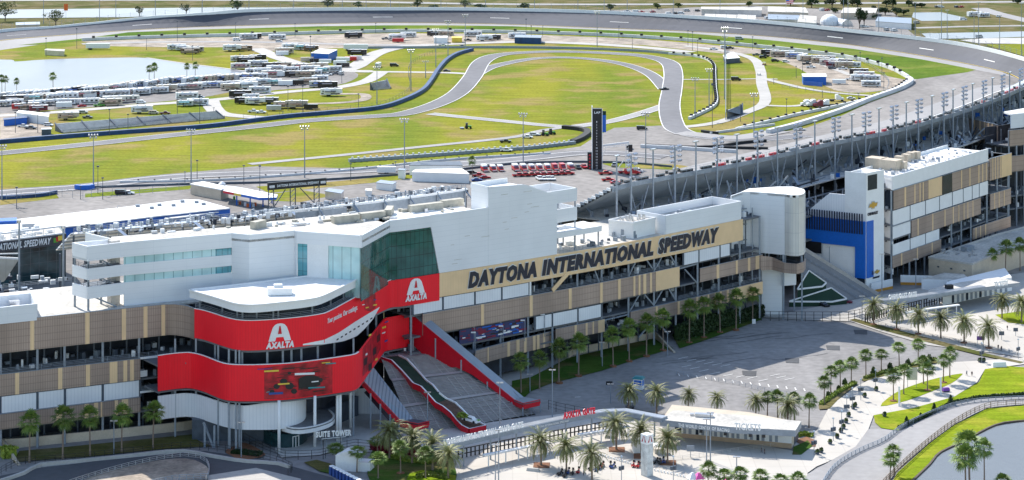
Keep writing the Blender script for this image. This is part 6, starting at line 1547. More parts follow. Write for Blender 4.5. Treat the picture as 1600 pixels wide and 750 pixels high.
# white tent and row of blue toilets
tn = empty('white_tent', P(553,736,GZ), 'white box tent behind the row of blue toilets', 'tent')
q = P(545,735,GZ); part('body', W['white_plain'], tn, lambda m: (m.box((q.x,q.y+1.5,GZ),(5.6,4.4,3.6), -.25), m.box((q.x+4.2,q.y+.4,GZ),(3.2,3.4,2.3), -.25)))
part('roof', W['roof'], tn, lambda m: m.box((q.x,q.y+1.5,GZ+3.6),(5.8,4.6,1.1), -.25, 0, (.15,1)))
pr = empty('portable_toilet', (0,0,0), 'x', 'toilet'); mb = MB(); mb.box((0,0,0),(1.15,1.15,2.1)); mb.build('body', W['navy'] if 0 else mat('toilet_blue', (.02,.055,.21), .5), pr)
mb = MB(); mb.box((0,0,2.1),(1.2,1.2,.22), 0, 0, (.7,.7)); mb.build('roof', W['white_plain'], pr); mb = MB(); mb.box((0,-.6,.15),(.8,.06,1.8)); mb.build('door', mat('toilet_door', (.03,.08,.28), .5), pr)
PT = Proto(pr); a_, b_ = P(519,742,GZ), P(583,775,GZ)
for i in range(13):
    q = a_+(b_-a_)*i/12; PT.put((q.x,q.y,GZ), math.atan2(b_.y-a_.y, b_.x-a_.x), '%s blue portable toilet from the tent end of the row' % nth(i), 'blue portable toilets in a row')
# square pylon with red emblems
py_ = empty('pylon_sign', P(1011,744,GZ), 'tall white square pylon with red emblems on the plaza', 'pylon')
q = P(1011,744,GZ); part('shaft', mat('pylon_panel', (.55,.57,.56), .45, 0, .3, .8, None, .2), py_, lambda m: m.box((q.x,q.y,GZ),(2.1,2.1,8.0), .7))
part('cap', W['white_plain'], py_, lambda m: m.box((q.x,q.y,GZ+8.01),(2.2,2.2,2.3), .7))
def pyl(m):
    for an in (.7-math.pi/2, .7-math.pi):
        n = Vector((math.cos(an), math.sin(an))); t = Vector((-n.y, n.x)); c = Vector((q.x,q.y))+n*1.13
        for u0, u1, u2, u3 in ((-.8,-.35,-.05,-.25),(.35,.8,.25,.05)):
            m.face([(*(c+t*u0), GZ+8.5), (*(c+t*u1), GZ+8.5), (*(c+t*(u3)), GZ+9.9), (*(c+t*(u2)), GZ+9.9)])
            m.face([(*(c+t*u0), GZ+8.5), (*(c+t*u2), GZ+9.9), (*(c+t*u3), GZ+9.9), (*(c+t*u1), GZ+8.5)])
part('red_emblem', W['red_plain'], py_, pyl)
# striped booth on the parking lot
bo_ = empty('ticket_booth', P(997,607,GZ), 'small blue and white glazed booth on the shaded asphalt', 'booth')
q = P(998,607,GZ); part('body', W['white_plain'], bo_, lambda m: (m.box((q.x,q.y,GZ),(2.6,2.2,.9), -.35), m.box((q.x,q.y,GZ+2.5),(2.6,2.2,.3), -.35), [m.box((q.x+sx*1.2*math.cos(.35)+sy*1*math.sin(.35), q.y-sx*1.2*math.sin(.35)+sy*1*math.cos(.35), GZ),(.2,.2,2.8)) for sx in (-1,1) for sy in (-1,1)]))
part('glazing', W['blue'], bo_, lambda m: m.box((q.x,q.y,GZ+.9),(2.45,2.05,1.6), -.35)); part('roof', PAINT['teal'], bo_, lambda m: (m.box((q.x,q.y,GZ+2.8),(3.0,2.5,.35), -.35), m.box((q.x,q.y,GZ+3.15),(2.2,1.8,.25), -.35)))
# plaza kiosk tents beside the pylon
kt = empty('kiosk', P(1000,705,GZ), 'white kiosk behind the square pylon', 'kiosk'); q = P(1001,707,GZ)
part('body', W['white_plain'], kt, lambda m: m.box((q.x-.6,q.y,GZ),(2.8,2.4,3.6), .2)); part('awning', W['roof'], kt, lambda m: m.box((q.x+4.6,q.y-1,GZ+2.3),(3.6,2.8,.2), .2, 0, (.8,.8)))
part('counter', W['roof_dirty'], kt, lambda m: m.box((q.x+4.6,q.y-1,GZ),(2.6,1.6,1.1), .2))
for i, (x, y) in enumerate(((955,686),(984,682),(833,737))):
    q = P(x, y, GZ); m = MB(); m.box((q.x,q.y,GZ),(3.4,1.2,.9), -.3, 0, (.85,.6)); o = m.build('plaza_bench', W['concrete'])
    tag(o, ('low grey bench under the main gate beam', 'low grey bench between the gate and the white kiosk', 'low concrete bench at the left palm of the plaza')[i], 'bench')
# small field buildings ------------------------------------------------------
def shed(name, label, pts_px, h, wall, roof, cat='building', z=GZ, over=.3):
    q = [P(*p, z+h) for p in pts_px]; c = sum([v.xy for v in q], Vector((0,0)))/len(q)
    r = empty(name, (c.x,c.y,z), label, cat); part('walls', wall, r, lambda m: m.prism([(p.x,p.y) for p in q], z, z+h-.2))
    part('roof', roof, r, lambda m: m.prism([tuple(p.xy+(p.xy-c).normalized()*over) for p in q], z+h-.2, z+h)); return r
shed('media_building', 'white flat roofed building by the parked safety trucks', [(644,268.5),(733,271.5),(721,263),(650,264.5)], 4.2, W['white_plain'], W['roof'])
shed('media_building', 'longer pale building with a dark ridge behind the white one', [(640,258),(722,258),(718,252),(645,253)], 4.6, W['white_plain'], W['steel_dark'])
shed('equipment_shed', 'small white hut with a grey roof on the garage apron', [(588,285),(613,288),(619,284),(595,281)], 3, W['white_plain'], W['steel'])
shed('equipment_shed', 'grey metal container hut right of the black name board', [(508,298),(533,302),(537,297),(514,294)], 3.4, W['chrome'], W['steel'])
shed('equipment_shed', 'tiny white cabin in front of the small white hut', [(571,297),(580,298),(581,295),(572,294.5)], 2.4, W['white_plain'], W['roof'])
shed('equipment_shed', 'white cabin with grey door beside the truck at pit road', [(622,265),(632,266),(634,263.5),(624,263)], 4.0, W['white_plain'], W['steel'])
shed('equipment_shed', 'grey shed at the far left beyond the lake', [(70,78),(100,80),(101,77),(72,76)], 3.4, W['chrome'], W['roof_dirty'])
shed('camp_building', 'blue walled building with a white roof among the centre campers', [(486,82.5),(513,84),(527,77.5),(500,76)], 5.4, W['blue'], W['roof'])
shed('camp_building', 'blue walled building with a white roof in the right camp', [(1255,119.5),(1291,119.5),(1290,115),(1253,115)], 5.0, W['blue'], W['roof'])
shed('camp_building', 'long white shed below the red campers at the left', [(26,176),(76,182),(76,177),(30,172)], 4.5, W['white_plain'], W['roof'])
shed('camp_building', 'low blue toilet block at the left edge of the camp', [(6,187),(42,183.5),(42,181),(6,184.5)], 3.4, W['blue'], W['bluewall'])
shed('equipment_shed', 'dark grey container beside the small bleacher track at left', [(65,202),(80,201.5),(80,199.5),(65,200)], 3, W['steel_dark'], W['chrome'])
shed('spotter_shed', 'small gable shelter roof by the fence of the right camp', [(1133,92),(1156,90),(1146,81),(1130,86)], 3.2, W['steel_dark'], W['roof'])
shed('hauler_shelter', 'dark long shelter with pale roof near the back wall', [(804,58),(845,59),(846,55),(806,54)], 4.4, W['bluewall'], W['steel'])
shed('equipment_shed', 'white display board hut at the back wall', [(678,58.5),(699,58.5),(699,56),(678,56)], 4.2, W['white_plain'], W['roof'])
shed('equipment_shed', 'yellow container beside the white hut at the back wall', [(706,59),(722,59),(722,57),(706,57)], 3.6, W['yellow'], W['yellow'])
bn = empty('blue_banner', P(1271,135,GZ), 'long blue banner on the fence below the blue building', 'banner'); a, b = P(1257,133,GZ), P(1285,136,GZ)
part('cloth', BANNERBLUE, bn, lambda m: m.beam((a.x,a.y,GZ+1.4),(b.x,b.y,GZ+1.4), .15, 2.4)); pieces('post', W['steel'], bn, lambda m: [m.beam((v.x,v.y,GZ),(v.x,v.y,GZ+2.6), .15) for v in (a,b)])
# bleachers
def bleacher(label, fl, fr, bl_, br2, h, rows=14, mt=None):
    F0, F1, B0, B1 = P(*fl), P(*fr), P(*bl_, GZ+h), P(*br2, GZ+h); r = empty('bleacher', (F0+F1)/2, label, 'bleacher')
    def f(m):
        for i in range(rows):
            t = i/rows; a, b = F0+(B0-F0)*t, F1+(B1-F1)*t; c, d = F0+(B0-F0)*(t+.62/rows), F1+(B1-F1)*(t+.62/rows); c.z = a.z; d.z = b.z
            up = Vector((0,0,.5)); m.face([a+up, b+up, d+up, c+up]); m.face([a+up*.4, b+up*.4, b+up, a+up])
    part('benches', mt or W['chrome'], r, f)
    part('underframe', W['steel_dark'], r, lambda m: (m.face([F0, B0, (B0.x,B0.y,GZ)]), m.face([F1, (B1.x,B1.y,GZ), B1]), m.face([B0, B1, (B1.x,B1.y,GZ), (B0.x,B0.y,GZ)]), m.face([F0+Vector((0,0,.1)), F1+Vector((0,0,.1)), B1-Vector((0,0,.2)), B0-Vector((0,0,.2))])))
    part('aisles', W['steel_dark'], r, lambda m: [m.beam(F0+(F1-F0)*t+Vector((0,0,.6)), B0+(B1-B0)*t+Vector((0,0,.6)), .8, .3) for t in ([.0,.16,.33,.5,.66,.83,1.0] if rows > 8 else [0,1])])
    part('front_rail', W['steel'], r, lambda m: rail(m, [F0+Vector((0,0,.3)), F1+Vector((0,0,.3))], 1.3, .15, 4))
bleacher('long grey bleacher beside the blue tyre wall under the camp', (98,208.5), (351,185.5), (86,194), (337,174), 3.5)
bleacher('small silver bleacher by the camp fence near the tyre wall', (583,141), (610,139), (578,130), (604,124.5), 4.0, 8)
bleacher('small bleacher at the service road right of the horseshoe', (1136,177.5), (1160,180), (1136,173), (1160,163), 4.5, 8)

# ---- buildings beyond the banking -----------------------------------------
shed('hangar', 'long pale shed beyond the top of the banked turn', [(1096,14),(1190,16),(1190,11.5),(1096,10.5)], 5, W['chrome'], W['roof_dirty'])
shed('hangar', 'low canopy building behind the track wall, white tent roof at its right', [(1100,25.5),(1150,28),(1152,23),(1102,21.5)], 4, W['steel_dark'], W['roof_dirty'])
shed('hangar', 'white shed just behind the wall at the top of the turn', [(1149,30),(1180,33),(1181,24),(1153,22.5)], 4, W['white_plain'], W['roof_dirty'])
shed('hangar', 'long pale shed with beige front beyond the turn, near the flag', [(1200,18),(1263,20),(1258,11.5),(1200,10)], 6, W['beige'], W['roof_dirty'])
shed('hangar', 'lower grey shed in front of the beige fronted one', [(1200,30),(1247,30.5),(1249,23.5),(1200,22)], 4.5, W['chrome'], W['steel'])
shed('hangar', 'white shed with rounded tent behind the turn wall', [(1246,34),(1275,36),(1276,25.5),(1250,23)], 5, W['white_plain'], W['roof_dirty'])
shed('hangar', 'beige house with hipped brown roof left of the pond', [(1314,20),(1368,20),(1371,12),(1318,12)], 5, W['beige'], W['roof_dirty'])
shed('hangar', 'grey roofed shop left of the pond with red vans', [(1368,33),(1424,37),(1424,28),(1372,26)], 4.5, W['white_plain'], W['steel'])
dm = empty('dome_tent', P(1298,38,GZ), 'white round domed tent behind the turn wall', 'tent'); q = P(1298,40,GZ)
def dome(m):
    R0 = 7.5; rings = []
    for i in range(7):
        a = math.pi/2*i/6; rings.append([(q.x+R0*math.cos(a)*math.cos(t)*1.0, q.y+5+R0*math.cos(a)*math.sin(t), GZ+1+R0*math.sin(a)*.95) for t in [2*math.pi*k/18 for k in range(18)]])
    rings.insert(0, [(x,y,GZ) for x,y,z in rings[0]])
    for a, b in zip(rings, rings[1:]):
        for k in range(18): m.face([a[k], a[(k+1)%18], b[(k+1)%18], b[k]])
part('shell', W['white_plain'], dm, dome, smooth_=True)
dg_ = empty('dome_tent', P(1318,40,GZ), 'smaller grey roofed annex beside the round domed tent', 'tent'); q = P(1316,40,GZ)
part('shell', W['chrome'], dg_, lambda m: m.cyl((q.x-4,q.y+10,GZ),(q.x+3,q.y-5,GZ), 5, 5, 16))
fl = empty('flag_pole', P(1228,24,GZ), 'tall pole flying a red white and blue flag beyond the turn', 'flag'); q = P(1228,30,GZ)
part('pole', W['chrome'], fl, lambda m: m.cyl((q.x,q.y,GZ),(q.x,q.y,GZ+17), .15)); part('cloth', [W['red_plain'], W['white_plain'], W['blue']], fl, lambda m: ([m.box((q.x+2.9,q.y,GZ+12.2+.55*i),(5.6,.1,.55), 0, i % 2) for i in range(7)], m.box((q.x+1.3,q.y-.1,GZ+14),(2.4,.12,2.0), 0, 2)))
shed('service_yard_block', 'low grey block with a steel roof at the top left', [(25,39),(62,38),(62,34),(25,35)], 4, W['beige'], W['steel'])

# ================================================================== VEGETATION
def frond(m, base, az, el, L, w_, droop, nleaf, rnd, mi=0, leafw=.10):
    """pinnate leaf: an arching rib with leaflets both sides"""
    d = Vector((math.cos(az), math.sin(az), 0)); pts = []
    p = Vector(base); e = el
    n = 7
    for i in range(n+1):
        pts.append(p.copy()); p = p + (d*math.cos(e)+Vector((0,0,math.sin(e))))*L/n; e -= droop/n
    s = Vector((-d.y, d.x, 0))
    for i in range(nleaf):
        t = (i+.5)/nleaf; k = min(n-1, int(t*n)); q = pts[k]+(pts[k+1]-pts[k])*(t*n-k); dr = (pts[k+1]-pts[k]).normalized()
        ll = w_*(math.sin(math.pi*min(1, t*.9+.12))**.6)*rnd.uniform(.85,1.15)
        for sg in (-1, 1):
            tip = q+s*sg*ll*.8+dr*ll*.55+Vector((0,0,-.25*ll+rnd.uniform(-.1,.1)*ll)); b = dr*leafw
            m.face([q-b, q+b, tip], mi)
    for a, b in zip(pts, pts[1:]): m.face([a-s*.05, a+s*.05, b+s*.04, b-s*.04], mi)
def date_palm(seed, H=9.0, R_=5.5, nf=60):
    rnd = random.Random(seed); r = empty('date_palm', (0,0,0), 'x', 'palm tree'); t = MB()
    zt = H*.74; lean = rnd.uniform(-.15,.15)
    t.tube([(lean*k*k*.06,0,zt*k/6) for k in range(7)], [.34,.26,.24,.23,.22,.24,.34], 8); t.build('trunk', W['bark'], r, uv=False)
    c = MB(); base = (lean*36*.06, 0, zt)
    for i in range(nf):
        u = i/nf; el = 1.35-2.0*u+rnd.uniform(-.1,.1); frond(c, base, i*2.4+rnd.uniform(-.2,.2), el, R_*rnd.uniform(.85,1.08), .85, 1.35+.4*rnd.random(), 26, rnd, leafw=.09)
    c.build('crown', W['date'], r, uv=False)
    return Proto(r)
def fan_palm(seed, H=11.0, R_=3.0, nf=36):
    rnd = random.Random(seed); r = empty('fan_palm', (0,0,0), 'x', 'palm tree'); t = MB()
    zt = H*.84; lean = rnd.uniform(-.3,.3)
    t.tube([(lean*(k/6)**2,0,zt*k/6) for k in range(7)], [.27,.2,.18,.17,.16,.17,.2], 7); t.build('trunk', W['bark'], r, uv=False)
    c = MB(); base = Vector((lean,0,zt))
    for i in range(nf):
        u = i/nf; el = 1.45-2.45*u+rnd.uniform(-.15,.15); az = i*2.4+rnd.uniform(-.3,.3)
        d = Vector((math.cos(az)*math.cos(el), math.sin(az)*math.cos(el), math.sin(el))); pl = R_*rnd.uniform(.42,.62); q = base+d*pl
        s = Vector((-math.sin(az), math.cos(az), 0)); up = d.cross(s).normalized()
        c.face([base-s*.03, base+s*.03, q+s*.02, q-s*.02])
        for k in range(11):
            a = -1.75+3.5*k/10; fr = R_*.58*rnd.uniform(.85,1.1)*(1-.25*abs(a)/1.75); dd = d*math.cos(a)+s*math.sin(a)
            tip = q+dd*fr+Vector((0,0,-.28*fr))+up*rnd.uniform(-.12,.12); sd = (-d*math.sin(a)+s*math.cos(a))*.13; mid = q+dd*fr*.55
            c.face([q, mid-sd, tip, mid+sd])
    c.build('crown', W['fan'], r, uv=False)
    return Proto(r)
FP_ = [fan_palm(s) for s in (1,2,3)]; DP = [date_palm(s) for s in (4,5,6)]
def plant(kind, rows, label, group):
    for i, (x, yb, yt) in enumerate(rows):
        q = P(x, yb); H = hgt(yb, yt); pr = (FP_ if kind == 'fan' else DP)[i % 3]; b = 11.6 if kind == 'fan' else 9.4; H *= random.uniform(.96,1.05)
        pr.put(q, random.uniform(0, 6.28), label.replace('#', nth(i)), group, (max(H/b, .88 if yb > 500 else 0),)*2+(H/b,) if kind == 'fan' else H/b)
plant('fan', [(46,723,641),(98,719.6,635),(140.6,713,635),(190,707,632),(239,702,628)], '# fan palm from the left on the dry slope below the left wing', 'fan palms on the dry slope')
plant('fan', [(814,614.5,550),(843,608,545),(873,599,528),(904,588,522),(958,572.7,510),(983,565,499),(1010,557,488),(1036,548,482),(1077,536,471),(1100,528,465),(1125,520,462),(1150,516,453),(1176,504,449)], '# fan palm from the left in the shaded row along the right wing', 'shaded fan palms along the right wing')
plant('fan', [(1550,431.5,388),(1571,433,375),(1594,424,373)], '# fan palm from the left beside the tan masonry hall', 'fan palms by the masonry hall')
plant('fan', [(1288,633,589),(1298,613,572),(1313,607.5,565),(1330,601,557),(1353,589,545),(1377,580,545),(1405,573,536),(1434.7,569.5,528)], '# fan palm from the left on the lot side of the white walk', 'fan palms on the lot side of the white walk')
plant('fan', [(1396,627.5,577),(1412,617,571),(1443,601,555),(1449,611,567),(1474,598.7,556),(1484,590.7,541)], '# sunlit fan palm from the left on the lens shaped lawn', 'fan palms on the lens shaped lawn')
plant('fan', [(1199,652,612),(1215,656,609),(1241,660,614),(1264,668,615)], '# fan palm from the left behind the ticket building', 'fan palms behind the ticket building')
plant('fan', [(1391,752,707),(1397,744,696),(1509,790,692),(1515,782,677),(1538,756,684),(1567,800,739)], '# fan palm from the left along the pond shore', 'fan palms by the pond')
plant('fan', [(526,727,692),(557.6,738,697),(591,749,708),(626,741,687),(665,749,698),(590,713,681)], '# small fan palm of the lawn cluster near the white tent', 'small fan palms by the white tent')
plant('fan', [(1106,778,722),(1130,782,731),(1157,780,731),(1189,784,732),(1219,790,739),(1246,788,738)], '# fan palm from the left along the bottom edge of the plaza', 'fan palms along the bottom edge')
plant('fan', [(3,146,117),(8,145,118),(26,146,122),(83,143,112),(233,129,101),(241,129.5,98),(292,123,99),(305,123.5,97)], '# palm from the left on the lake shore behind the campers', 'palms on the lake shore')
plant('fan', [(738,277,244)], 'lone palm beside the white media building', 'lone palm')
plant('date', [(845.6,728.5,672),(885,737,682),(925,751,691),(963,704,648),(1002,714.5,658),(1043,724.6,670)], '# date palm from the left standing on the pale plaza', 'date palms on the plaza')
plant('date', [(982,643.6,597),(1026,646,601),(1076,642,606),(1120,647,612),(1181,653.7,615),(1231,668,619)], '# date palm from the left behind the ticket building', 'date palms along the parking lot')
plant('date', [(1365,508,464),(1401,515.5,471),(1435,523,479),(1470,529.5,486),(1506.5,536.5,488),(1545,544.7,497)], '# date palm from the left on the strip below the far gate', 'date palms below the far gate')
plant('date', [(1565.6,498,456),(1596,505,460)], '# date palm of the pair by the small green lawn at the right edge', 'date palm pair')
plant('date', [(608.6,717.7,659),(644,725,667),(676,736,677),(700,749,692)], '# date palm from the left in the cluster at the foot of the steps', 'date palms at the foot of the steps')
# mulch rings
mb = MB()
for x, y in [(963,704),(1002,714.5),(1043,724.6),(845.6,728.5)]: q = P(x,y); mb.prism([(q.x-2,q.y-2),(q.x+2,q.y-2.4),(q.x+2.2,q.y+2),(q.x-1.8,q.y+2.2)], GZ, GZ+.36)
for x, y in [(874,599),(904,588),(958,573),(983,565),(1010,557),(1036,548),(1077,536),(1100,528),(1125,520),(1150,516),(626,741),(1449,611),(1474,599),(1396,628),(1365,508),(1401,516),(1435,523),(1506,537),(1545,545)]:
    q = P(x,y); mb.cyl((q.x,q.y,GZ),(q.x,q.y,GZ+.42), 1.1, 1.0, 10)
tag(mb.build('mulch_rings', W['mulch']), kind='structure')

def clump(m, c, rx, ry, h, n, rnd, s=.35, mi=0, flat=False):
    for i in range(n):
        while True:
            a = Vector((rnd.uniform(-1,1), rnd.uniform(-1,1), rnd.uniform(0,1)))
            if flat or a.length <= 1: break
        p = Vector((c[0]+a.x*rx, c[1]+a.y*ry, c[2]+a.z*h)); k = s*rnd.uniform(.6,1.4)
        u = Vector((rnd.gauss(0,1), rnd.gauss(0,1), rnd.gauss(0,1))).normalized(); v = u.cross(Vector((rnd.gauss(0,1), rnd.gauss(0,1), rnd.gauss(0,1)))).normalized()
        m.face([p-u*k-v*k*.5, p+u*k-v*k*.5, p+u*k*.6+v*k*.7, p-u*k*.5+v*k*.8], mi)
def tree(x, yb, yt, label, group, wd=None, dens=1.0, m_=None, seed=0):
    rnd = random.Random(int(x*13)+seed); q = P(x, yb); H = hgt(yb, yt); Rr = (wd*q.y/FP/2) if wd else H*.45
    r = empty('tree', (q.x,q.y,GZ), label, 'tree', group); t = MB()
    t.tube([(q.x,q.y,GZ),(q.x+.2,q.y,GZ+H*.25),(q.x,q.y,GZ+H*.6)], [.4,.3,.15], 7)
    for k in range(7): a = k*.9; t.tube([(q.x,q.y,GZ+H*.22),(q.x+math.cos(a)*Rr*.4,q.y+math.sin(a)*Rr*.4,GZ+H*.5),(q.x+math.cos(a)*Rr*.75,q.y+math.sin(a)*Rr*.75,GZ+H*(.6+.3*rnd.random()))], [.2,.12,.05], 5)
    t.build('trunk', W['bark_d'], r, uv=False); c = MB()
    for k in range(13):
        a = rnd.uniform(0,6.28); d = rnd.uniform(0,.75)*Rr; zz_ = rnd.uniform(.30,.78)*H; clump(c, (q.x+math.cos(a)*d, q.y+math.sin(a)*d, GZ+zz_), Rr*.42, Rr*.42, H*.25, int(70*dens), rnd, .42)
    c.build('crown', m_ or W['leaf'], r, uv=False); return r
tree(8, 33, 1, 'large leafy tree at the top left corner before the canal', 'trees beyond the track', 42)
tree(87, 39.5, 14, 'sparse leafy tree before the canal near the orange sign', 'trees beyond the track', 40, .55)
tree(218, 25, 9, 'thin bare looking tree on the canal bank, the smaller one', 'trees beyond the track', 20, .25)
tree(291, 22, 4, 'thin bare looking tree on the canal bank left of the round one', 'trees beyond the track', 26, .3)
tree(371, 19.5, -1, 'round leafy tree on the canal bank', 'trees beyond the track', 24, .8)
for i, (x, yb, yt, wd, dn) in enumerate(((512,14,-3,24,.5),(560,13,2,18,.4),(652,14,-2,22,.5),(678,15,8,18,1.),(726,14,-2,24,.3),(750,15,6,20,1.),(818,15,4,20,.8),(954,17,6,18,.6),(1027,14,5,16,.5),(1060,12,5,14,.5),(1170,10,2,14,.6))):
    tree(x, yb, yt, '%s tree from the left in the loose line behind the top of the banking' % nth(i), 'trees behind the top of the banking', wd, dn)
for i, (x, yb, yt, wd) in enumerate(((1300,12,-6,24),(1318,13,-5,20),(1340,12,-3,22),(1305,20,13,16),(1343,45,12,18),(1350,40,14,18),(1365,22,9,20),(1383,24,11,22),(1400,26,12,26),(1412,24,14,18),(1268,12,-4,22),(1430,12,5,12),(1440,12,5,12),(1364,30,20,12),(1590,6,-2,16),(1235,9,-3,18),(1395,12,-2,18),(1420,10,0,16),(1332,9,-1,16),(1385,10,0,14))):
    tree(x, yb, yt, '%s listed dark evergreen round the sheds beyond the turn' % nth(i), 'dark trees round the far sheds', wd, 1.0, W['hedge'])
tree(1140.0, 508, 494, 'small bushy tree standing over the dark hedge', 'trees beyond the track', 14, 1.0, W['hedge'])
# tall dark hedge by the right wing
def hedge(label, pts, h, th, n, m_, s=.4, name='hedge', cat='hedge'):
    q = [P(*p) for p in pts]; pth = Path(q); rnd = random.Random(len(label)); mb = MB()
    mb.band(pth, .2, pth.L-.2, GZ, GZ+h*.86, th*.38, th*.76, 0, 3)
    for i in range(n):
        d = rnd.uniform(0, pth.L); c = pth.at(d, rnd.uniform(-th/2, th/2)); k = s*rnd.uniform(.6,1.3); z = GZ+h*rnd.uniform(.05,1.0)
        if rnd.random() < .4: z = GZ+h*rnd.uniform(.85,1.05)
        elif rnd.random() < .6: c = pth.at(d, th/2*rnd.uniform(.8,1.05))
        u = Vector((rnd.gauss(0,1), rnd.gauss(0,1), rnd.gauss(0,1))).normalized(); v = u.cross(Vector((rnd.gauss(0,1), rnd.gauss(0,1), rnd.gauss(0,1)))).normalized(); p = Vector((c.x,c.y,z))
        mb.face([p-u*k-v*k*.5, p+u*k-v*k*.5, p+u*k*.6+v*k*.7, p-u*k*.5+v*k*.8])
    o = mb.build(name, m_, uv=False); return tag(o, label, cat)
hedge('tall dark hedge behind the palms of the right wing, the long one', [(1058,533),(1090,524),(1120,514),(1150,506)], 4.6, 3.0, 2600, W['hedge'])
hedge('short dark hedge block at the foot of the white stair tower', [(1155,506),(1172,500),(1190,494)], 3.6, 2.5, 900, W['hedge'])
hedge('low dark clipped hedge along the bright lawn and curving road', [(1403,671),(1425,661),(1450,650),(1491,631),(1530,623),(1600,618),(1660,615)], .9, .9, 2600, W['hedge'], .22)
hedge('yellow green shrub strip on the lot side of the white walk, near part', [(1282,634),(1294,625),(1310,614),(1336,600)], .9, 1.4, 900, W['shrub'], .25, 'shrub_bed', 'shrubs')
hedge('yellow green shrub strip on the lot side of the white walk, far part', [(1350,593),(1380,584),(1420,573),(1462,563)], .9, 1.2, 900, W['shrub'], .25, 'shrub_bed', 'shrubs')
hedge('green shrub bed with mulch under the date palms at the steps', [(612,716),(640,722),(665,725),(690,720)], 1.0, 2.2, 1600, W['shrub'], .28, 'shrub_bed', 'shrubs')
hedge('dark red leaved bushes behind the date palms at the steps', [(580,703),(600,708),(622,712),(650,712)], 1.6, 1.4, 900, W['flower'], .28, 'shrub_bed', 'shrubs')
hedge('bright shrub mound at the bottom of the lawn cluster', [(650,748),(672,744),(700,750)], .9, 2.0, 900, W['shrub'], .26, 'shrub_bed', 'shrubs')
hedge('shaded shrub patch in the mulch bed under the red drum', [(364,708),(385,710),(408,713)], .8, 3.0, 900, W['hedge'], .28, 'shrub_bed', 'shrubs')
hedge('shrub clump behind the ticket building corner', [(1244,684),(1256,681),(1270,684)], 1.0, 1.6, 500, W['shrub'], .26, 'shrub_bed', 'shrubs')
hedge('scruffy bush on the dry slope at the left edge', [(2,716),(12,712),(20,716)], 2.4, 3, 700, W['shrub'], .3, 'shrub_bed', 'shrubs')
for i, (x, yb, yt) in enumerate(((1416.6,665,650.5),(1438.6,654,645),(1459.6,644,629.5),(1485.5,633.5,617))):
    q = P(x, yb); H = hgt(yb, yt); rnd = random.Random(i); m = MB(); m.cyl((q.x,q.y,GZ),(q.x,q.y,GZ+H*.9), H*.26, .1, 9)
    for k in range(330):
        z = rnd.random(); a = rnd.uniform(0,6.28); rr = H*.34*(1-z)**.7*(.5 if z < .1 else 1); p = Vector((q.x+math.cos(a)*rr, q.y+math.sin(a)*rr, GZ+H*z)); u = Vector((rnd.gauss(0,1), rnd.gauss(0,1), rnd.gauss(0,1))).normalized()*.2; v = Vector((rnd.gauss(0,1), rnd.gauss(0,1), rnd.gauss(0,1))).normalized()*.2
        m.face([p-u, p+v, p+u])
    tag(m.build('topiary_cone', W['hedge'], uv=False), '%s clipped cone shrub from the left along the low hedge' % nth(i), 'shrub', 'clipped cone shrubs')
for i, (x, yb, yt) in enumerate(((1365,587,573),(1391,581,566),(1419,575,560),(1452,568,553),(1320,604,591),(1294,622,611),(1310,611,602))):
    q = P(x, yb); H = hgt(yb, yt); rnd = random.Random(i+50); m = MB(); m.tube([(q.x,q.y,GZ),(q.x,q.y,GZ+H*.6)], [.08,.05], 5); clump(m, (q.x,q.y,GZ+H*.25), H*.32, H*.32, H*.75, 260, rnd, .2)
    tag(m.build('young_tree', W['leaf'], uv=False), '%s small dark sapling in the mulch strip of the white walk' % nth(i), 'tree', 'saplings in the mulch strip')

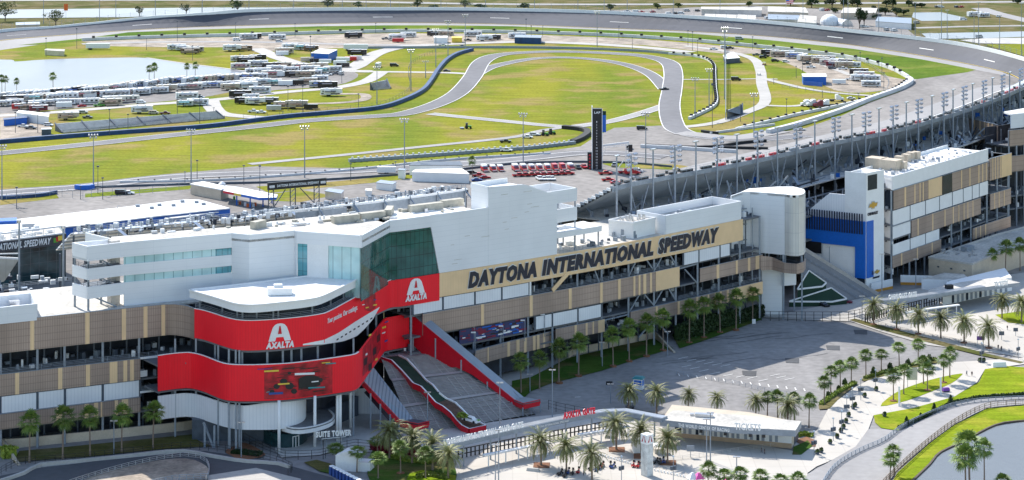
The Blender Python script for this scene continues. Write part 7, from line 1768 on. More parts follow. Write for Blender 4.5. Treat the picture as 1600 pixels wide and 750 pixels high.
# ================================================================== VEHICLES
def wheels(r, xs, y, rad=.38, w_=.26):
    for x in xs:
        for s in (-1, 1):
            m = MB(); m.cyl((x, s*y-w_/2, rad),(x, s*y+w_/2, rad), rad, rad, 10); m.build('wheel', W['tyre'], r, uv=False)
def rv(col, kind, stripe=None):
    P_ = PAINT
    if kind == 'motorhome':
        L, Wd, H = 10.6, 2.5, 3.3; r = empty('motorhome', (0,0,0), 'x', 'motorhome'); m = MB()
        m.prism([(-L/2,-Wd/2),(L/2-.5,-Wd/2),(L/2,-Wd/2+.35),(L/2,Wd/2-.35),(L/2-.5,Wd/2),(-L/2,Wd/2)], .5, H); m.build('body', P_[col], r)
        m = MB(); m.box((L/2-.02,0,1.55),(.12,Wd-.7,1.15)); m.build('windscreen', W['win'], r)
        m = MB(); [m.box((x, s*(Wd/2+.01),1.75),(1.3,.05,.8)) for x in (-3.2,-.9,1.6,3.9) for s in (-1,1)]; m.build('windows', W['win'], r)
        wheels(r, (3.3,-2.7), 1.1, .45)
    elif kind == 'trailer':
        L, Wd, H = 8.6, 2.4, 3.1; r = empty('travel_trailer', (0,0,0), 'x', 'caravan'); m = MB()
        m.box((0,0,.6),(L,Wd,H-.9)); m.box((0,0,H-.3),(L,Wd,.25),0,0,(.96,.9)); m.build('body', P_[col], r)
        m = MB(); m.beam((L/2,0,.6),(L/2+1.2,0,.55),.2); m.build('tow_bar', W['black'], r)
        m = MB(); [m.box((x, s*(Wd/2+.01),1.7),(1.1,.05,.7)) for x in (-2.6,.9,2.9) for s in (-1,1)]; m.build('windows', W['win'], r)
        m = MB(); [m.box((-.8, s*(Wd/2+.01),.8),(.7,.05,1.8)) for s in (-1,)]; m.build('door', P_['grey'], r)
        wheels(r, (-.6,.3), 1.05, .36)
    elif kind == 'fifth':
        L, Wd, H = 10.4, 2.5, 3.7; r = empty('fifth_wheel_trailer', (0,0,0), 'x', 'caravan'); m = MB()
        vs = [(-L/2,.7),(L/2-2.6,.7),(L/2-2.4,1.6),(L/2,1.6),(L/2-.3,H-.4),(L/2-2.2,H),(-L/2,H-.1)]
        f = [(x,-Wd/2,z) for x,z in vs]; b = [(x,Wd/2,z) for x,z in vs]; m.face(f); m.face(b[::-1])
        for i in range(len(vs)): j = (i+1)%len(vs); m.face([f[j], f[i], b[i], b[j]])
        m.build('body', P_[col], r); m = MB(); [m.box((x, s*(Wd/2+.01),1.9),(1.2,.05,.8)) for x in (-3.6,-1.2,1.4) for s in (-1,1)]; m.build('windows', W['win'], r)
        m = MB(); m.box((-1.8,-Wd/2-.4,.9),(3.4,.8,2.2)); m.build('slide_out', P_[col], r); wheels(r, (-1.9,-.9), 1.1, .4)
    elif kind == 'cargo':
        L, Wd, H = 8.0, 2.4, 3.0; r = empty('cargo_trailer', (0,0,0), 'x', 'trailer'); m = MB(); m.box((0,0,.55),(L,Wd,H-.55)); m.build('body', P_[col], r)
        m = MB(); m.beam((L/2,0,.6),(L/2+1.3,0,.55),.2); m.build('tow_bar', W['black'], r); m = MB(); m.box((-L/2-.02,0,.7),(.06,2.1,2.1)); m.build('door', P_['silver'], r); wheels(r, (-.5,.5), 1.05, .36)
    elif kind == 'semi':
        L, Wd, H = 15.5, 2.6, 4.1; r = empty('semi_trailer', (0,0,0), 'x', 'trailer'); m = MB(); m.box((0,0,1.1),(L,Wd,H-1.1)); m.build('body', P_[col], r)
        m = MB(); m.box((0,0,.8),(L-2,1.2,.3)); m.build('chassis', W['black'], r); wheels(r, (-5.6,-4.4), 1.05, .5)
    if kind in ('motorhome','trailer','fifth'):
        m = MB(); m.box((.6,0,H-.05),(L*.9,Wd*.9,.1)); m.build('roof', W['roof'] , r)
        m = MB(); m.box((1.6,0,H+.04),(1.0,.8,.35),0,0,(.8,.8)); m.box((-2.2,0,H+.04),(1.0,.8,.35),0,0,(.8,.8)); m.build('air_conditioner', W['white_plain'], r)
        if stripe: m = MB(); [m.box((-.3, s*(Wd/2+.015),1.05),(L*.86,.04,.45)) for s in (-1,1)]; m.build('stripe', P_[stripe], r)
        m = MB(); m.face([(-3,-Wd/2-.02,2.7),(2.4,-Wd/2-.02,2.7),(2.4,-Wd/2-2.0,2.35),(-3,-Wd/2-2.0,2.35)]); m.face([(-3,-Wd/2-2.0,2.30),(2.4,-Wd/2-2.0,2.30),(2.4,-Wd/2-.02,2.65),(-3,-Wd/2-.02,2.65)]); m.build('awning', P_[stripe] if stripe and random.random() < .6 else P_['grey'], r)
    return Proto(r)
def car(col, kind='sedan'):
    r = empty({'sedan':'parked_car','suv':'parked_car','pickup':'pickup_truck','van':'parked_van','ambulance':'safety_truck','tractor':'semi_tractor','cart':'golf_cart'}[kind], (0,0,0), 'x', {'pickup':'pickup truck','van':'van','ambulance':'truck','tractor':'truck','cart':'golf cart'}.get(kind,'car'))
    def prof_(vs, Wd, name, mt, tap=0.0):
        m = MB(); f = [(x,-Wd/2+(tap if z > 1.05 else 0),z) for x,z in vs]; b = [(x,Wd/2-(tap if z > 1.05 else 0),z) for x,z in vs]; m.face(f); m.face(b[::-1])
        for i in range(len(vs)): j = (i+1)%len(vs); m.face([f[j], f[i], b[i], b[j]])
        return m.build(name, mt, r)
    pm = PAINT[col]
    if kind == 'sedan':
        prof_([(-2.3,.35),(2.3,.35),(2.35,.7),(1.3,.95),(-1.6,1.0),(-2.35,.9)], 1.8, 'body', pm); prof_([(-1.7,.98),(1.0,.95),(.35,1.42),(-1.0,1.42)], 1.62, 'windows', W['win'], .12); prof_([(-1.0,1.40),(.35,1.40),(.3,1.47),(-.95,1.47)], 1.42, 'roof', pm); wheels(r, (1.4,-1.4), .82, .33, .22)
    elif kind == 'suv':
        prof_([(-2.4,.4),(2.4,.4),(2.42,.95),(1.2,1.15),(-2.4,1.15)], 1.95, 'body', pm); prof_([(-2.35,1.14),(1.15,1.14),(.5,1.72),(-2.2,1.72)], 1.8, 'windows', W['win'], .1); prof_([(-2.2,1.70),(.5,1.70),(.45,1.8),(-2.15,1.8)], 1.66, 'roof', pm); wheels(r, (1.5,-1.5), .9, .38, .25)
    elif kind == 'pickup':
        prof_([(-2.9,.5),(2.8,.5),(2.85,1.05),(1.5,1.2),(-2.9,1.2)], 1.98, 'body', pm); prof_([(-.9,1.19),(1.4,1.19),(.8,1.78),(-.7,1.78)], 1.8, 'windows', W['win'], .1); prof_([(-.7,1.76),(.8,1.76),(.75,1.86),(-.68,1.86)], 1.66, 'roof', pm)
        m = MB(); m.box((-1.95,0,1.205),(1.7,1.55,.03)); m.build('bed', W['black'], r); wheels(r, (1.8,-1.8), .92, .42, .28)
    elif kind == 'van':
        prof_([(-2.8,.45),(2.8,.45),(2.85,1.1),(1.9,1.4),(1.2,2.2),(-2.8,2.25)], 2.0, 'body', pm); m = MB(); [m.box((x, s*1.0,1.35),(1.0,.06,.5)) for x in (-1.6,-.3,1.0) for s in (-1,1)]; m.build('windows', W['win'], r); wheels(r, (1.8,-1.8), .92, .38, .26)
    elif kind == 'ambulance':
        prof_([(1.0,.5),(3.2,.5),(3.25,1.15),(2.3,1.35),(1.7,2.0),(1.0,2.0)], 2.1, 'cab', PAINT['red'] if col == 'white' else pm); m = MB(); m.box((-1.1,0,.6),(4.2,2.2,1.5)); m.build('lower_body', PAINT['red'], r); m = MB(); m.box((-1.1,0,2.1),(4.2,2.2,.7)); m.build('box', pm, r)
        m = MB(); m.box((2.05,0,1.3),(.6,1.9,.55),0,0,(.6,.9)); m.build('windscreen', W['win'], r); m = MB(); m.box((1.2,0,2.02),(.3,1.5,.2)); m.build('light_bar', PAINT['blue'], r); m = MB(); m.box((3.2,0,.6),(.12,1.9,.4)); m.build('grille', PAINT['white'], r); wheels(r, (2.2,-2.0), 1.0, .45, .28)
    elif kind == 'tractor':
        prof_([(.2,.9),(3.4,.9),(3.5,2.0),(1.9,2.3),(1.6,3.0),(.2,3.9),(-1.4,3.9),(-1.4,.9)], 2.4, 'cab', pm); m = MB(); m.box((-3.2,0,.9),(3.6,1.1,.35)); m.build('chassis', W['black'], r)
        m = MB(); m.box((1.72,0,2.3),(.5,2.1,.65),0,0,(.5,.95)); m.build('windscreen', W['win'], r); m = MB(); m.cyl((-.1,1.1,1.2),(-.1,1.1,4.2),.1); m.cyl((-.1,-1.1,1.2),(-.1,-1.1,4.2),.1); m.build('exhausts', W['chrome'], r); wheels(r, (2.6,-3.0,-4.2), 1.05, .5, .35)
    elif kind == 'cart':
        m = MB(); m.box((0,0,.3),(2.4,1.2,.5)); m.build('body', pm, r); m = MB(); m.box((0,0,1.8),(1.8,1.2,.1)); m.build('roof', W['white_plain'], r); m = MB(); [m.beam((x,y,.8),(x,y,1.8),.08) for x in (-.8,.8) for y in (-.5,.5)]; m.build('posts', W['black'], r); wheels(r, (.8,-.8), .5, .24, .2)
    return Proto(r)
RVP = {}
def getp(key):
    if key not in RVP:
        col, kind = key[0], key[1]
        RVP[key] = rv(col, kind, key[2] if len(key) > 2 else None) if kind in ('motorhome','trailer','fifth','cargo','semi') else car(col, kind)
    return RVP[key]
NAMES = {'motorhome':'motorhome','trailer':'travel trailer','fifth':'fifth wheel camper','cargo':'enclosed trailer','semi':'semi trailer','sedan':'car','suv':'sport utility','pickup':'pickup truck','van':'van','ambulance':'safety truck','tractor':'semi tractor','cart':'golf cart'}
seen = {}
def cw(c): return {'cream':'cream','tan':'tan'}.get(c, c)
def put(x, y, key, hd, where, group, z=GZ, scale=1.0):
    q = P(x, y, z); base = '%s %s' % (cw(key[0]), NAMES[key[1]]); k = (base, where); seen[k] = seen.get(k, -1)+1; i = seen[k]
    POOL.append((q, hd, key, base, where, group, i, scale))
POOL = []
def flush():
    for q, hd, key, base, where, group, i, scale in POOL:
        n = seen[(base, where)]
        lab = ('%s %s from left %s' % (nth(i), base, where)) if n > 0 else ('the only %s %s' % (base, where))
        getp(key).put(q, R(hd), lab, group, scale*(1.12 if key[1] in ('motorhome','trailer','fifth') else 1.0)*(1+.06*math.sin(q.x*9)))
WM, TM, BM = ('white','motorhome','grey'), ('tan','motorhome','brown'), ('black','motorhome')
CM, SM_ = ('cream','motorhome','maroon'), ('silver','motorhome','blue')
WT, CT, WF, TF = ('white','trailer','grey'), ('cream','trailer','teal'), ('white','fifth','black'), ('tan','fifth','brown')
WC, BC = ('white','cargo'), ('black','cargo'); WP = ('white','pickup'); BP = ('black','pickup'); GP_ = ('grey','pickup'); BR_ = ('brown','motorhome','tan')
ALLRV = [WM,TM,BM,CM,SM_,WT,CT,WF,TF,WT,WM,CM,BR_,WT,SM_]
def row(x0, y0, x1, y1, n, hd, where, keys=ALLRV, jx=2, jy=.8, group='campers parked in the lakeside camp', seed=1):
    rnd = random.Random(seed*17+n)
    for i in range(n):
        t = i/max(1, n-1); put(x0+(x1-x0)*t+rnd.uniform(-jx,jx), y0+(y1-y0)*t+rnd.uniform(-jy,jy), keys[rnd.randrange(len(keys))], hd+rnd.uniform(-12,12)+(180 if rnd.random() < .3 else 0), where, group)
G_ = 'campers parked in the lakeside camp'
row(4,155,140,144,10,62,'in the row nearest the lake', seed=1); row(150,144,258,132,10,62,'in the row nearest the lake', seed=2)
row(278,130,392,124,9,62,'in the shore row right of the lake palms', seed=3)
row(20,160,190,150,11,20,'in the second row from the lake', seed=4); row(205,149,262,144,5,20,'in the second row from the lake', seed=5)
row(284,140,398,134,8,20,'in the second shore row right of the lake palms', seed=6)
row(60,166,200,160,8,15,'in the third row from the lake', [WM,WT,CM,WC,WT,TM], seed=7); row(6,166,24,165,2,15,'in the third row from the lake', [BM,WT], seed=8)
row(70,156.5,195,149,8,18,'between the second and third rows', [WM,WT,CM,WC,BM], seed=27)
put(32,171.5,('red','trailer'),15,'beside the long white shed',G_); put(60,174.5,('maroon','trailer'),15,'beside the long white shed',G_); put(46,171,('tan','trailer','brown'),15,'beside the long white shed',G_)
put(100,168.5,WC,10,'at the front edge of the lakeside camp',G_); put(128,167,('red','sedan'),20,'at the front edge of the lakeside camp',G_); put(155,166.5,('green','pickup'),15,'at the front edge of the lakeside camp',G_); put(173,165,TM,15,'at the front edge of the lakeside camp',G_); put(220,162,('white','van'),5,'at the front edge of the lakeside camp',G_)
put(107,187,TF,6,'on the grass below the camp road',G_); put(137,185,GP_,-10,'on the grass below the camp road',G_); put(130,177.5,('silver','suv'),10,'on the grass below the camp road',G_)
put(222,177,WF,5,'on the grass below the camp road',G_); put(240,178.5,('tan','van'),5,'on the grass below the camp road',G_); put(258,178.8,('maroon','pickup'),5,'on the grass below the camp road',G_)
put(289,166,('cream','trailer','teal'),5,'at the fork of the camp road',G_); put(309,164.5,WM,5,'at the fork of the camp road',G_); put(318,165,WP,5,'at the fork of the camp road',G_); put(292,155,WM,15,'at the fork of the camp road',G_); put(314,154,('silver','suv'),-15,'at the fork of the camp road',G_)
put(36,199,WP,-8,'by the blue toilet block',G_); put(48,202,GP_,-8,'by the blue toilet block',G_); put(76,197,('white','suv'),-10,'by the blue toilet block',G_)
G2 = 'campers parked in the centre camp'
for a in ((403,104,WM,10),(424,107,BM,12),(441,106.5,TM,8),(470,108.5,CM,8),(384,98,('black','motorhome'),14),(402,94,BM,14),(374,96,('white','motorhome','grey'),8),(386,97,BM,8),(432,112,WM,10),(376,108,CM,10),
          (480,97,('tan','cargo'),4),(493,98.5,BC,4),(508,99.5,WC,-4),(531,102.5,WC,-2),(536,105.5,BC,-2),(548,95.5,('red','cargo'),-4),(556,94,WC,-6),(558,86.5,BM,-2),(556,79,('white','semi'),0),(444,84,TM,8),(441,87,WC,4),(453,77,WF,20),(471,78,CT,5),(486,79.5,('brown','trailer'),5),(536,97,WC,-2)): put(a[0], a[1], a[2], a[3], 'in the upper part of the centre camp', G2)
for a in ((386,125,SM_,15),(405,124,WT,12),(425,120,CM,12),(443,120,WC,8),(460,120,BM,8),(477,120,TM,8),(491,118,WT,8),(503,114,CT,20),(520,112,WM,15),(512,118,WP,10),(524,117,GP_,20),(533,117,('silver','van'),80),(498,109,TF,15),(485,112,WM,12),(455,113,WT,12),(410,116,WF,12),(395,115,WT,15)): put(a[0], a[1], a[2], a[3], 'in the middle of the centre camp', G2)
for a in ((387,139,WF,15),(408,133.5,WF,10),(427,133,CT,8),(446,134,WC,2),(463.5,133,BC,2),(481,131,TM,6),(499,136.5,SM_,4),(512,137,BM,4),(390,131,CM,12),(500,127,WT,8),(406,145.5,WM,3),(372,139,WT,12),(360,141,TF,12),(375,152,BM,10),(392,156,WT,12)): put(a[0], a[1], a[2], a[3], 'along the lower row of the centre camp', G2)
put(518,150,WF,-4,'inside the dirt loop',G2); put(383,162,BM,3,'on the grass under the centre camp',G2); put(399,163.5,WF,-3,'on the grass under the centre camp',G2); put(421,162,('grey','trailer'),-5,'on the grass under the centre camp',G2)
put(428,173,('silver','cargo'),0,'nearest the blue tyre wall',G2); put(444.5,169,TM,-2,'nearest the blue tyre wall',G2); put(463.5,169.5,TF,-2,'nearest the blue tyre wall',G2); put(486,171,BC,-4,'nearest the blue tyre wall',G2); put(408,177,WP,-3,'nearest the blue tyre wall',G2); put(396,176,WP,-3,'nearest the blue tyre wall',G2)
put(591,105,WC,80,'beside the pale road junction',G2); put(616,104,('black','van'),0,'beside the pale road junction',G2)
G3 = 'vehicles along the back wall of the infield'
for a in ((433,62,WM,10),(436,66,('white','suv'),0),(552,59,BM,15),(621,63,WF,5),(622,66.5,('red','cargo'),0),(638,58,WM,5),(603,62,GP_,0),(680,56,BM,5),(697,56,TM,0),(739,57,WM,5),(731,64,BP,0),(757,64,WF,8),(770,62,BM,5),(692,72,WP,0),(723,73,('black','sedan'),0),(370,64,('white','van'),10),(388,61,WM,10),(396,60,BM,10),(808,60,WM,5),(153,77.5,('white','semi'),0),(276,78,WM,8),(285,79,WT,5),(297,84,BR_,3),(305,81,TM,5),(363,80,WF,0),(381,79,BR_,0)): put(a[0], a[1], a[2], a[3], 'by the back wall of the infield', G3)
for a in ((1115,78,WP,5),(1132,76,('white','van'),0),(1140,76.5,BP,0),(1195,89,BP,5),(1182,87,('grey','pickup'),0)): put(a[0], a[1], a[2], a[3], 'on the back road right of the horseshoe', G3)
G4 = 'vehicles in the right camp'
for a in ((1203,86,BM,2),(1218,88.5,TM,0),(1229,88,WT,-3),(1241,91,SM_,-2),(1192,91,('black','suv'),10),(1211,96.5,('black','suv'),5),(1228,97.5,('white','suv'),0),(1254,94,WM,60),(1264,96,TF,-6),(1261,101.5,BP,-10),(1267,106.5,WP,-4),(1282,98.5,TM,-12),(1275,96,WT,-10),(1295,101.5,CM,-8),(1290,97,BM,-8),(1303,104.5,('maroon','trailer'),-6),(1307,99,WT,-8),(1319,106,TF,-6),(1331,105.5,WM,-4),(1318,101,BM,-8),(1300,108,('grey','suv'),-5),(1317,109,('white','pickup'),-5),
          (1342,116.5,BM,-3),(1329,125.5,WP,-4),(1344,126.5,WF,-4),(1362,127,WT,-3),(1350,122,CM,-4),(1361,135.5,('white','motorhome','black'),-6),(1311,131.5,WC,-2)): put(a[0], a[1], a[2], a[3], 'in the right camp', G4)
for a in ((1260,166,('white','tractor'),195),(1270,167,('white','tractor'),195),(1281,168,('maroon','tractor'),195),(1291,166.5,('white','tractor'),195),(1309,158,('white','tractor'),10)): put(a[0], a[1], a[2], a[3], 'on the grass above the tyre barrier', 'semi tractors on the infield grass')
G5 = 'cars on the infield tracks'
for a in ((1038,141,('black','pickup'),20,'on the horseshoe curve'),(698,112,('black','sedan'),0,'on the grass by the blue tyre wall end'),(1150,126,('black','van'),0,'on the narrow service road'),(1194,102,('maroon','cart'),0,'on the pale right camp road'),(1186,118,('silver','cart'),0,'on the pale right camp road'),(824,216,WP,-10,'on the grass tip inside the hooked tyre wall'),(835,212,('white','suv'),-8,'on the grass tip inside the hooked tyre wall'),(791,237,WP,-3,'on the front grass strip'),(790,223,('black','pickup'),0,'on the access road'),(1003,203,('black','van'),0,'on the asphalt above the scoring tower'),(983,233,('black','van'),80,'behind the white gantry'),(190,304,('black','van'),0,'on the garage apron'),(200,304,('white','pickup'),0,'on the garage apron'),(309,302,('silver','van'),0,'near the round tanks'),(604,271,WC,0,'by the white media building'),(960,260,('silver','pickup'),80,'on the verge right of the scoring tower'),(1252,204,('white','sedan'),10,'on the track apron'),(1330,155,('white','sedan'),0,'on the lower right infield road')): put(a[0], a[1], a[2], a[3], a[4], G5)
for x, y in ((1155,62),(1385,37),(1393,41),(1398,43),(1385,48),(1397,49),(1348,43),(1352,43),(1285,17),(1293,17),(1432,37),(1505,31),(1560,27),(1530,59),(1465,12),(1470,12),(1495,12),(1502,12),(1056,22),(1064,22),(1073,18),(1090,18),(1200,30),(1020,20),(980,19),(994,20),(1002,20),(1045,23)):
    put(x, y, [('white','van'),('grey','suv'),('red','pickup'),('white','pickup'),('black','suv'),('silver','van')][int(x*7+y) % 6], 10*(int(x) % 7), 'beyond the banked track', 'vehicles beyond the banked track')
put(1523,26,WM,20,'beyond the far pond','vehicles beyond the banked track'); put(1537,27,WT,20,'beyond the far pond','vehicles beyond the banked track')
# safety trucks and red cars
AM, AR = ('white','ambulance'), ('red','ambulance')
for i, x in enumerate((757,770.5,782,805.5,818,831,843,855.5,867,879,892)): put(x, 268-(x-757)*.022, AM if i not in (8,9) else AR, -78, 'in the back row behind the scoring tower', 'safety trucks parked in rows')
put(902.5,264,('black','pickup'),-75,'in the back row behind the scoring tower','safety trucks parked in rows'); put(912,263,('red','pickup'),-70,'in the back row behind the scoring tower','safety trucks parked in rows')
for i in range(9): put(811+i*9.5, 276-i*.35, ('red','pickup'), 15, 'in the middle row behind the scoring tower', 'red pickups parked in rows')
for i in range(4): put(843+i*6.5, 281.5, ('white','pickup'), -75, 'in the front row behind the scoring tower', 'white pickups parked in rows')
for x, y, k in ((748,276,('red','pickup')),(758,279,('red','sedan')),(738,272,('black','suv')),(745,283,('blue','sedan')),(977,271,('red','pickup')),(988,273,AR),(995,270,('white','van')),(950,283,('red','pickup')),(962,287,('red','sedan')),(946,273,('red','pickup'))): put(x, y, k, 12, 'near the white gantry and media building', 'red service vehicles')
# foreground cars
G6 = 'cars below the entrance ramp'
put(1271,450,('maroon','suv'),-5,'between the two green turf beds',G6,); put(1321.5,474,('maroon','sedan'),-12,'at the foot of the grey ramp',G6); put(1287,479,('black','sedan'),-60,'below the lower green turf bed',G6); put(984,638,('grey','cart'),10,'at the parking lot fence',G6)
flush()
# display car on the planter
def race_car():
    r = empty('race_car', (0,0,0), 'white and green race car displayed at the foot of the planter', 'race car')
    m = MB(); m.box((0,0,.25),(4.8,1.95,.55),0,0,(.96,.92)); m.box((-.2,0,.8),(2.4,1.6,.5),0,0,(.6,.8)); m.build('body', PAINT['white'], r)
    m = MB(); m.box((-1.6,0,.82),(1.5,1.6,.12)); m.box((2.0,.3,.7),(.8,1.0,.14)); m.build('livery', PAINT['green'], r)
    m = MB(); m.box((-.2,0,.86),(2.2,1.68,.3),0,0,(.72,.9)); m.build('windows', W['win'], r); m = MB(); m.box((-2.35,0,.85),(.3,1.8,.2)); m.build('spoiler', W['black'], r); wheels(r, (1.5,-1.5), .88, .36, .26); return r
rc = race_car(); q = P(736,655.5,.3); rc.location = (q.x,q.y,.3-.5); rc.rotation_euler = (0, R(5), R(-35))
q = P(722,648,1.5); m = MB(); clump(m, (q.x,q.y,1.0), 1.6, 1.2, 1.2, 160, random.Random(3), .3); tag(m.build('flowering_shrub', W['shrub'], uv=False), 'pale green shrub behind the race car on the planter', 'shrub')
# tractor mower on the field
def mower(loc, rz, label):
    r = empty('tractor', loc, label, 'tractor', None, rz)
    def b(name, mt, f): m = MB(); f(m); o = m.build(name, mt, None); o.parent = r; return o
    b('body', PAINT['green'], lambda m: m.box((.6,0,.8),(2.4,.9,.8))); b('cab', W['win'], lambda m: m.box((-.6,0,1.5),(1.2,1.3,1.3),0,0,(.85,.85))); b('roof', W['black'], lambda m: m.box((-.6,0,2.8),(1.4,1.4,.12)))
    b('mower_deck', PAINT['grey'], lambda m: m.box((-3.0,0,.3),(2.0,4.2,.35)))
    for x, rr in ((1.4,.5),(-.7,.8)):
        for s in (-1,1): b('wheel', W['tyre'], lambda m: m.cyl((x,s*.8-.2,rr),(x,s*.8+.2,rr),rr,rr,12))
mower(P(731,201), .1, 'dark tractor with a mower on the open front grass'); mower(P(851,212), -.2, 'green tractor at the tip of the hooked tyre wall'); mower(P(862,210), .4, 'second green mower right of the green tractor')
# motorcycles
def moto(col):
    r = empty('motorcycle', (0,0,0), 'x', 'motorcycle')
    for x in (-.75,.75): m = MB(); m.cyl((x,-.09,.34),(x,.09,.34),.34,.34,14); m.build('wheel', W['tyre'], r, uv=False)
    m = MB(); m.box((0,0,.3),(.7,.35,.4)); m.beam((.75,0,.34),(.5,0,1.0),.09); m.beam((-.75,0,.34),(0,0,.5),.1); m.build('frame', W['chrome'], r)
    m = MB(); m.box((.2,0,.7),(.6,.34,.3),0,0,(.8,.6)); m.box((-.85,0,.62),(.6,.3,.12)); m.box((-.8,.3,.4),(.6,.2,.4)); m.box((-.8,-.3,.4),(.6,.2,.4)); m.build('tank', PAINT[col], r)
    m = MB(); m.box((-.35,0,.72),(.7,.34,.14)); m.build('seat', W['black'], r); m = MB(); m.beam((.45,-.4,1.02),(.45,.4,1.02),.05); m.box((.62,0,.95),(.1,.5,.5)); m.build('handlebar', W['black'], r); return Proto(r)
MT = {c: moto(c) for c in ('black','red','blue')}; mk = {}
for x, y, c in ((876,743,'black'),(883,746,'black'),(888,741,'blue'),(895,742,'black'),(904,740,'red'),(922,735,'black'),(930,736,'blue'),(937,734,'black'),(941,731,'red'),(954.5,731,'black'),(958,732,'blue'),(990,730,'red'),(997,731,'red'),(1025,725,'black'),(1031,726,'black'),(1037,724,'blue')):
    mk[c] = mk.get(c, -1)+1; MT[c].put(P(x,y), random.uniform(.8,1.6), '%s %s motorcycle from the left parked on the plaza' % (nth(mk[c]), c), 'motorcycles on the plaza', 1.1)
# small vehicle-free objects: bollards, sign boards, banner poles, pots
bo = MB(); bo.cyl((0,0,0),(0,0,.75),.22,.2,10); bb_ = bo.build('bollard', W['white_plain']); tag(bb_, 'x', 'bollard'); BOL = Proto(bb_)
for i in range(12): BOL.put(P(937+i*4.4,713+i*1.25), 0, '%s white bollard of the line left of the square pylon' % nth(i), 'white bollards on the plaza')
for i in range(10): BOL.put(P(1023+i*5,737+i*1.1), 0, '%s white bollard of the line right of the square pylon' % nth(i), 'white bollards on the plaza')
def flagpole():
    r = empty('plaza_lamp', (0,0,0), 'x', 'lamp post'); m = MB(); m.cyl((0,0,0),(0,0,5.6),.09,.07,8); m.build('pole', W['steel'], r)
    m = MB(); [m.box((s*.42,0,2.6),(.6,.5,.9)) for s in (-1,1)]; m.build('banner_boxes', W['steel_dark'], r); m = MB(); m.cyl((0,0,5.6),(0,0,5.9),.3,.2,8); m.build('lamp_head', W['chrome'], r); return Proto(r)
LPX = flagpole()
for i, (x, y) in enumerate(((1272,711.5),(1302,690),(1315,678),(1323,654),(1332,641),(1345,626.5),(1368,611.5),(1534,568))): LPX.put(P(x,y), random.random(), '%s lamp post with dark boxes from the bottom along the white walk' % nth(i), 'lamp posts along the white walk', 1.05)
for i, (x, y) in enumerate(((971,752),(1052,752),(1591,562))): LPX.put(P(x,y), random.random(), ('lamp post with dark boxes left of the square pylon at the bottom', 'lamp post with dark boxes right of the square pylon at the bottom', 'lamp post with dark boxes at the right edge')[i], 'lamp posts along the white walk', 1.05)
m = MB(); m.cyl((0,0,0),(0,0,.7),.35,.5,10); pt = m.build('planter_pot', W['steel_dark']); m = MB(); clump(m,(0,0,.6),.5,.5,.7,60,random.Random(1),.2); m.build('pot_plant', W['leaf'], pt, uv=False); tag(pt,'x','plant pot'); POT = Proto(pt)
for i, (x, y) in enumerate(((1277,711),(1283,708.5),(1297,695),(1308,686),(1314,677),(1318,671),(1322,662),(1326,652.5),(1333,640),(1336,637),(1351,622),(1369,612),(1437,583),(1441,583),(1531,567),(1537,567),(1382,652))): POT.put(P(x,y), random.random(), '%s round plant pot from the bottom along the white walk' % nth(i), 'plant pots along the white walk', 1.2)
def board(name, x, y, w_, h, zb, mt, label, legs_=True, cat='sign board'):
    q = P(x,y); r = empty(name, (q.x,q.y,GZ), label, cat); part('panel', mt, r, lambda m: m.box((q.x,q.y,GZ+zb),(w_,.15,h))); part('post', W['steel'], r, lambda m: m.box((q.x,q.y,GZ),(.15,.12,zb)) if not legs_ else [m.box((q.x+s*w_*.4,q.y+.1,GZ),(.12,.1,zb+h)) for s in (-1,1)])
board('sign_board', 1079,716,1.9,1.5,1.7,W['steel'],'grey screen on a post beside the crowd barriers',False)
board('sign_board', 1425,607,3.0,3.4,2.4,W['chrome'],'tall pale sign board on two posts on the lens shaped lawn')
board('sign_board', 1405,636,.5,5.4,.2,W['white_plain'],'narrow white banner pole at the left tip of the lens shaped lawn',False)
board('sign_board', 1470,618.5,.5,5.0,.2,W['white_plain'],'narrow white banner pole beside the purple cart',False)
board('sign_board', 1565,532,1.6,1.2,1.6,W['steel_dark'],'dark square sign at the far plaza, the nearer one',False); board('sign_board', 1587,526,1.4,1.1,1.6,W['steel_dark'],'dark square sign at the far plaza, the farther one',False)
board('sign_board', 1532,545,2.2,1.2,2.6,mat('violet_sign',(.15,.06,.25)),'small violet sign on posts at the planting strip')
board('sign_board', 1178,507,1.1,1.5,.2,W['white_plain'],'white sandwich board at the top corner of the parking lot'); board('sign_board', 1076,528,1.0,1.6,2.0,W['white_plain'],'white notice board on the palm lawn')
board('sign_board', 952,607,1.8,1.0,1.0,W['black'],'dark board beside the lamp on the shaded lot'); board('sign_board', 506,702,1.6,.8,2.4,W['black'],'small black board under the SUITE TOWER sign')
board('sign_board', 103,35,3,5,9,ORANGE,'round orange sign at the top left canal bank',False)
q = P(1478,613); r = empty('purple_cart', (q.x,q.y,GZ), 'small purple covered cart on the walk by the lens lawn', 'cart'); part('cover', mat('purple_cloth',(.18,.05,.35)), r, lambda m: m.box((q.x,q.y,GZ+.5),(2.2,1.1,.8),.4,0,(.8,.7))); part('base', W['black'], r, lambda m: m.box((q.x,q.y,GZ),(1.9,.9,.5),.4))
q = P(1561,574); m = MB(); m.box((q.x,q.y,GZ),(4.2,1.6,1.6),.1,0,(.9,.5)); tag(m.build('lawn_sign', W['white_plain']), 'low white sign block on the upper edge of the bright lawn', 'sign')
for i, (x, y, mt) in enumerate(((1082,752,W['white_plain']),(1092,752,PINK),(1136,760,PINK))):
    q = P(x,y+8); r = empty('market_tent', (q.x,q.y,GZ), ('white small tent at the bottom of the plaza','pink small tent beside the white one','pale pink small tent under the bottom palms')[i], 'tent'); part('cover', mt, r, lambda m: m.box((q.x,q.y,GZ+2),(2.4,2.4,1.3),.3,0,(.2,.2))); pieces('post', W['steel'], r, lambda m: [m.box((q.x+a,q.y+b,GZ),(.1,.1,2)) for a in (-1,1) for b in (-1,1)])

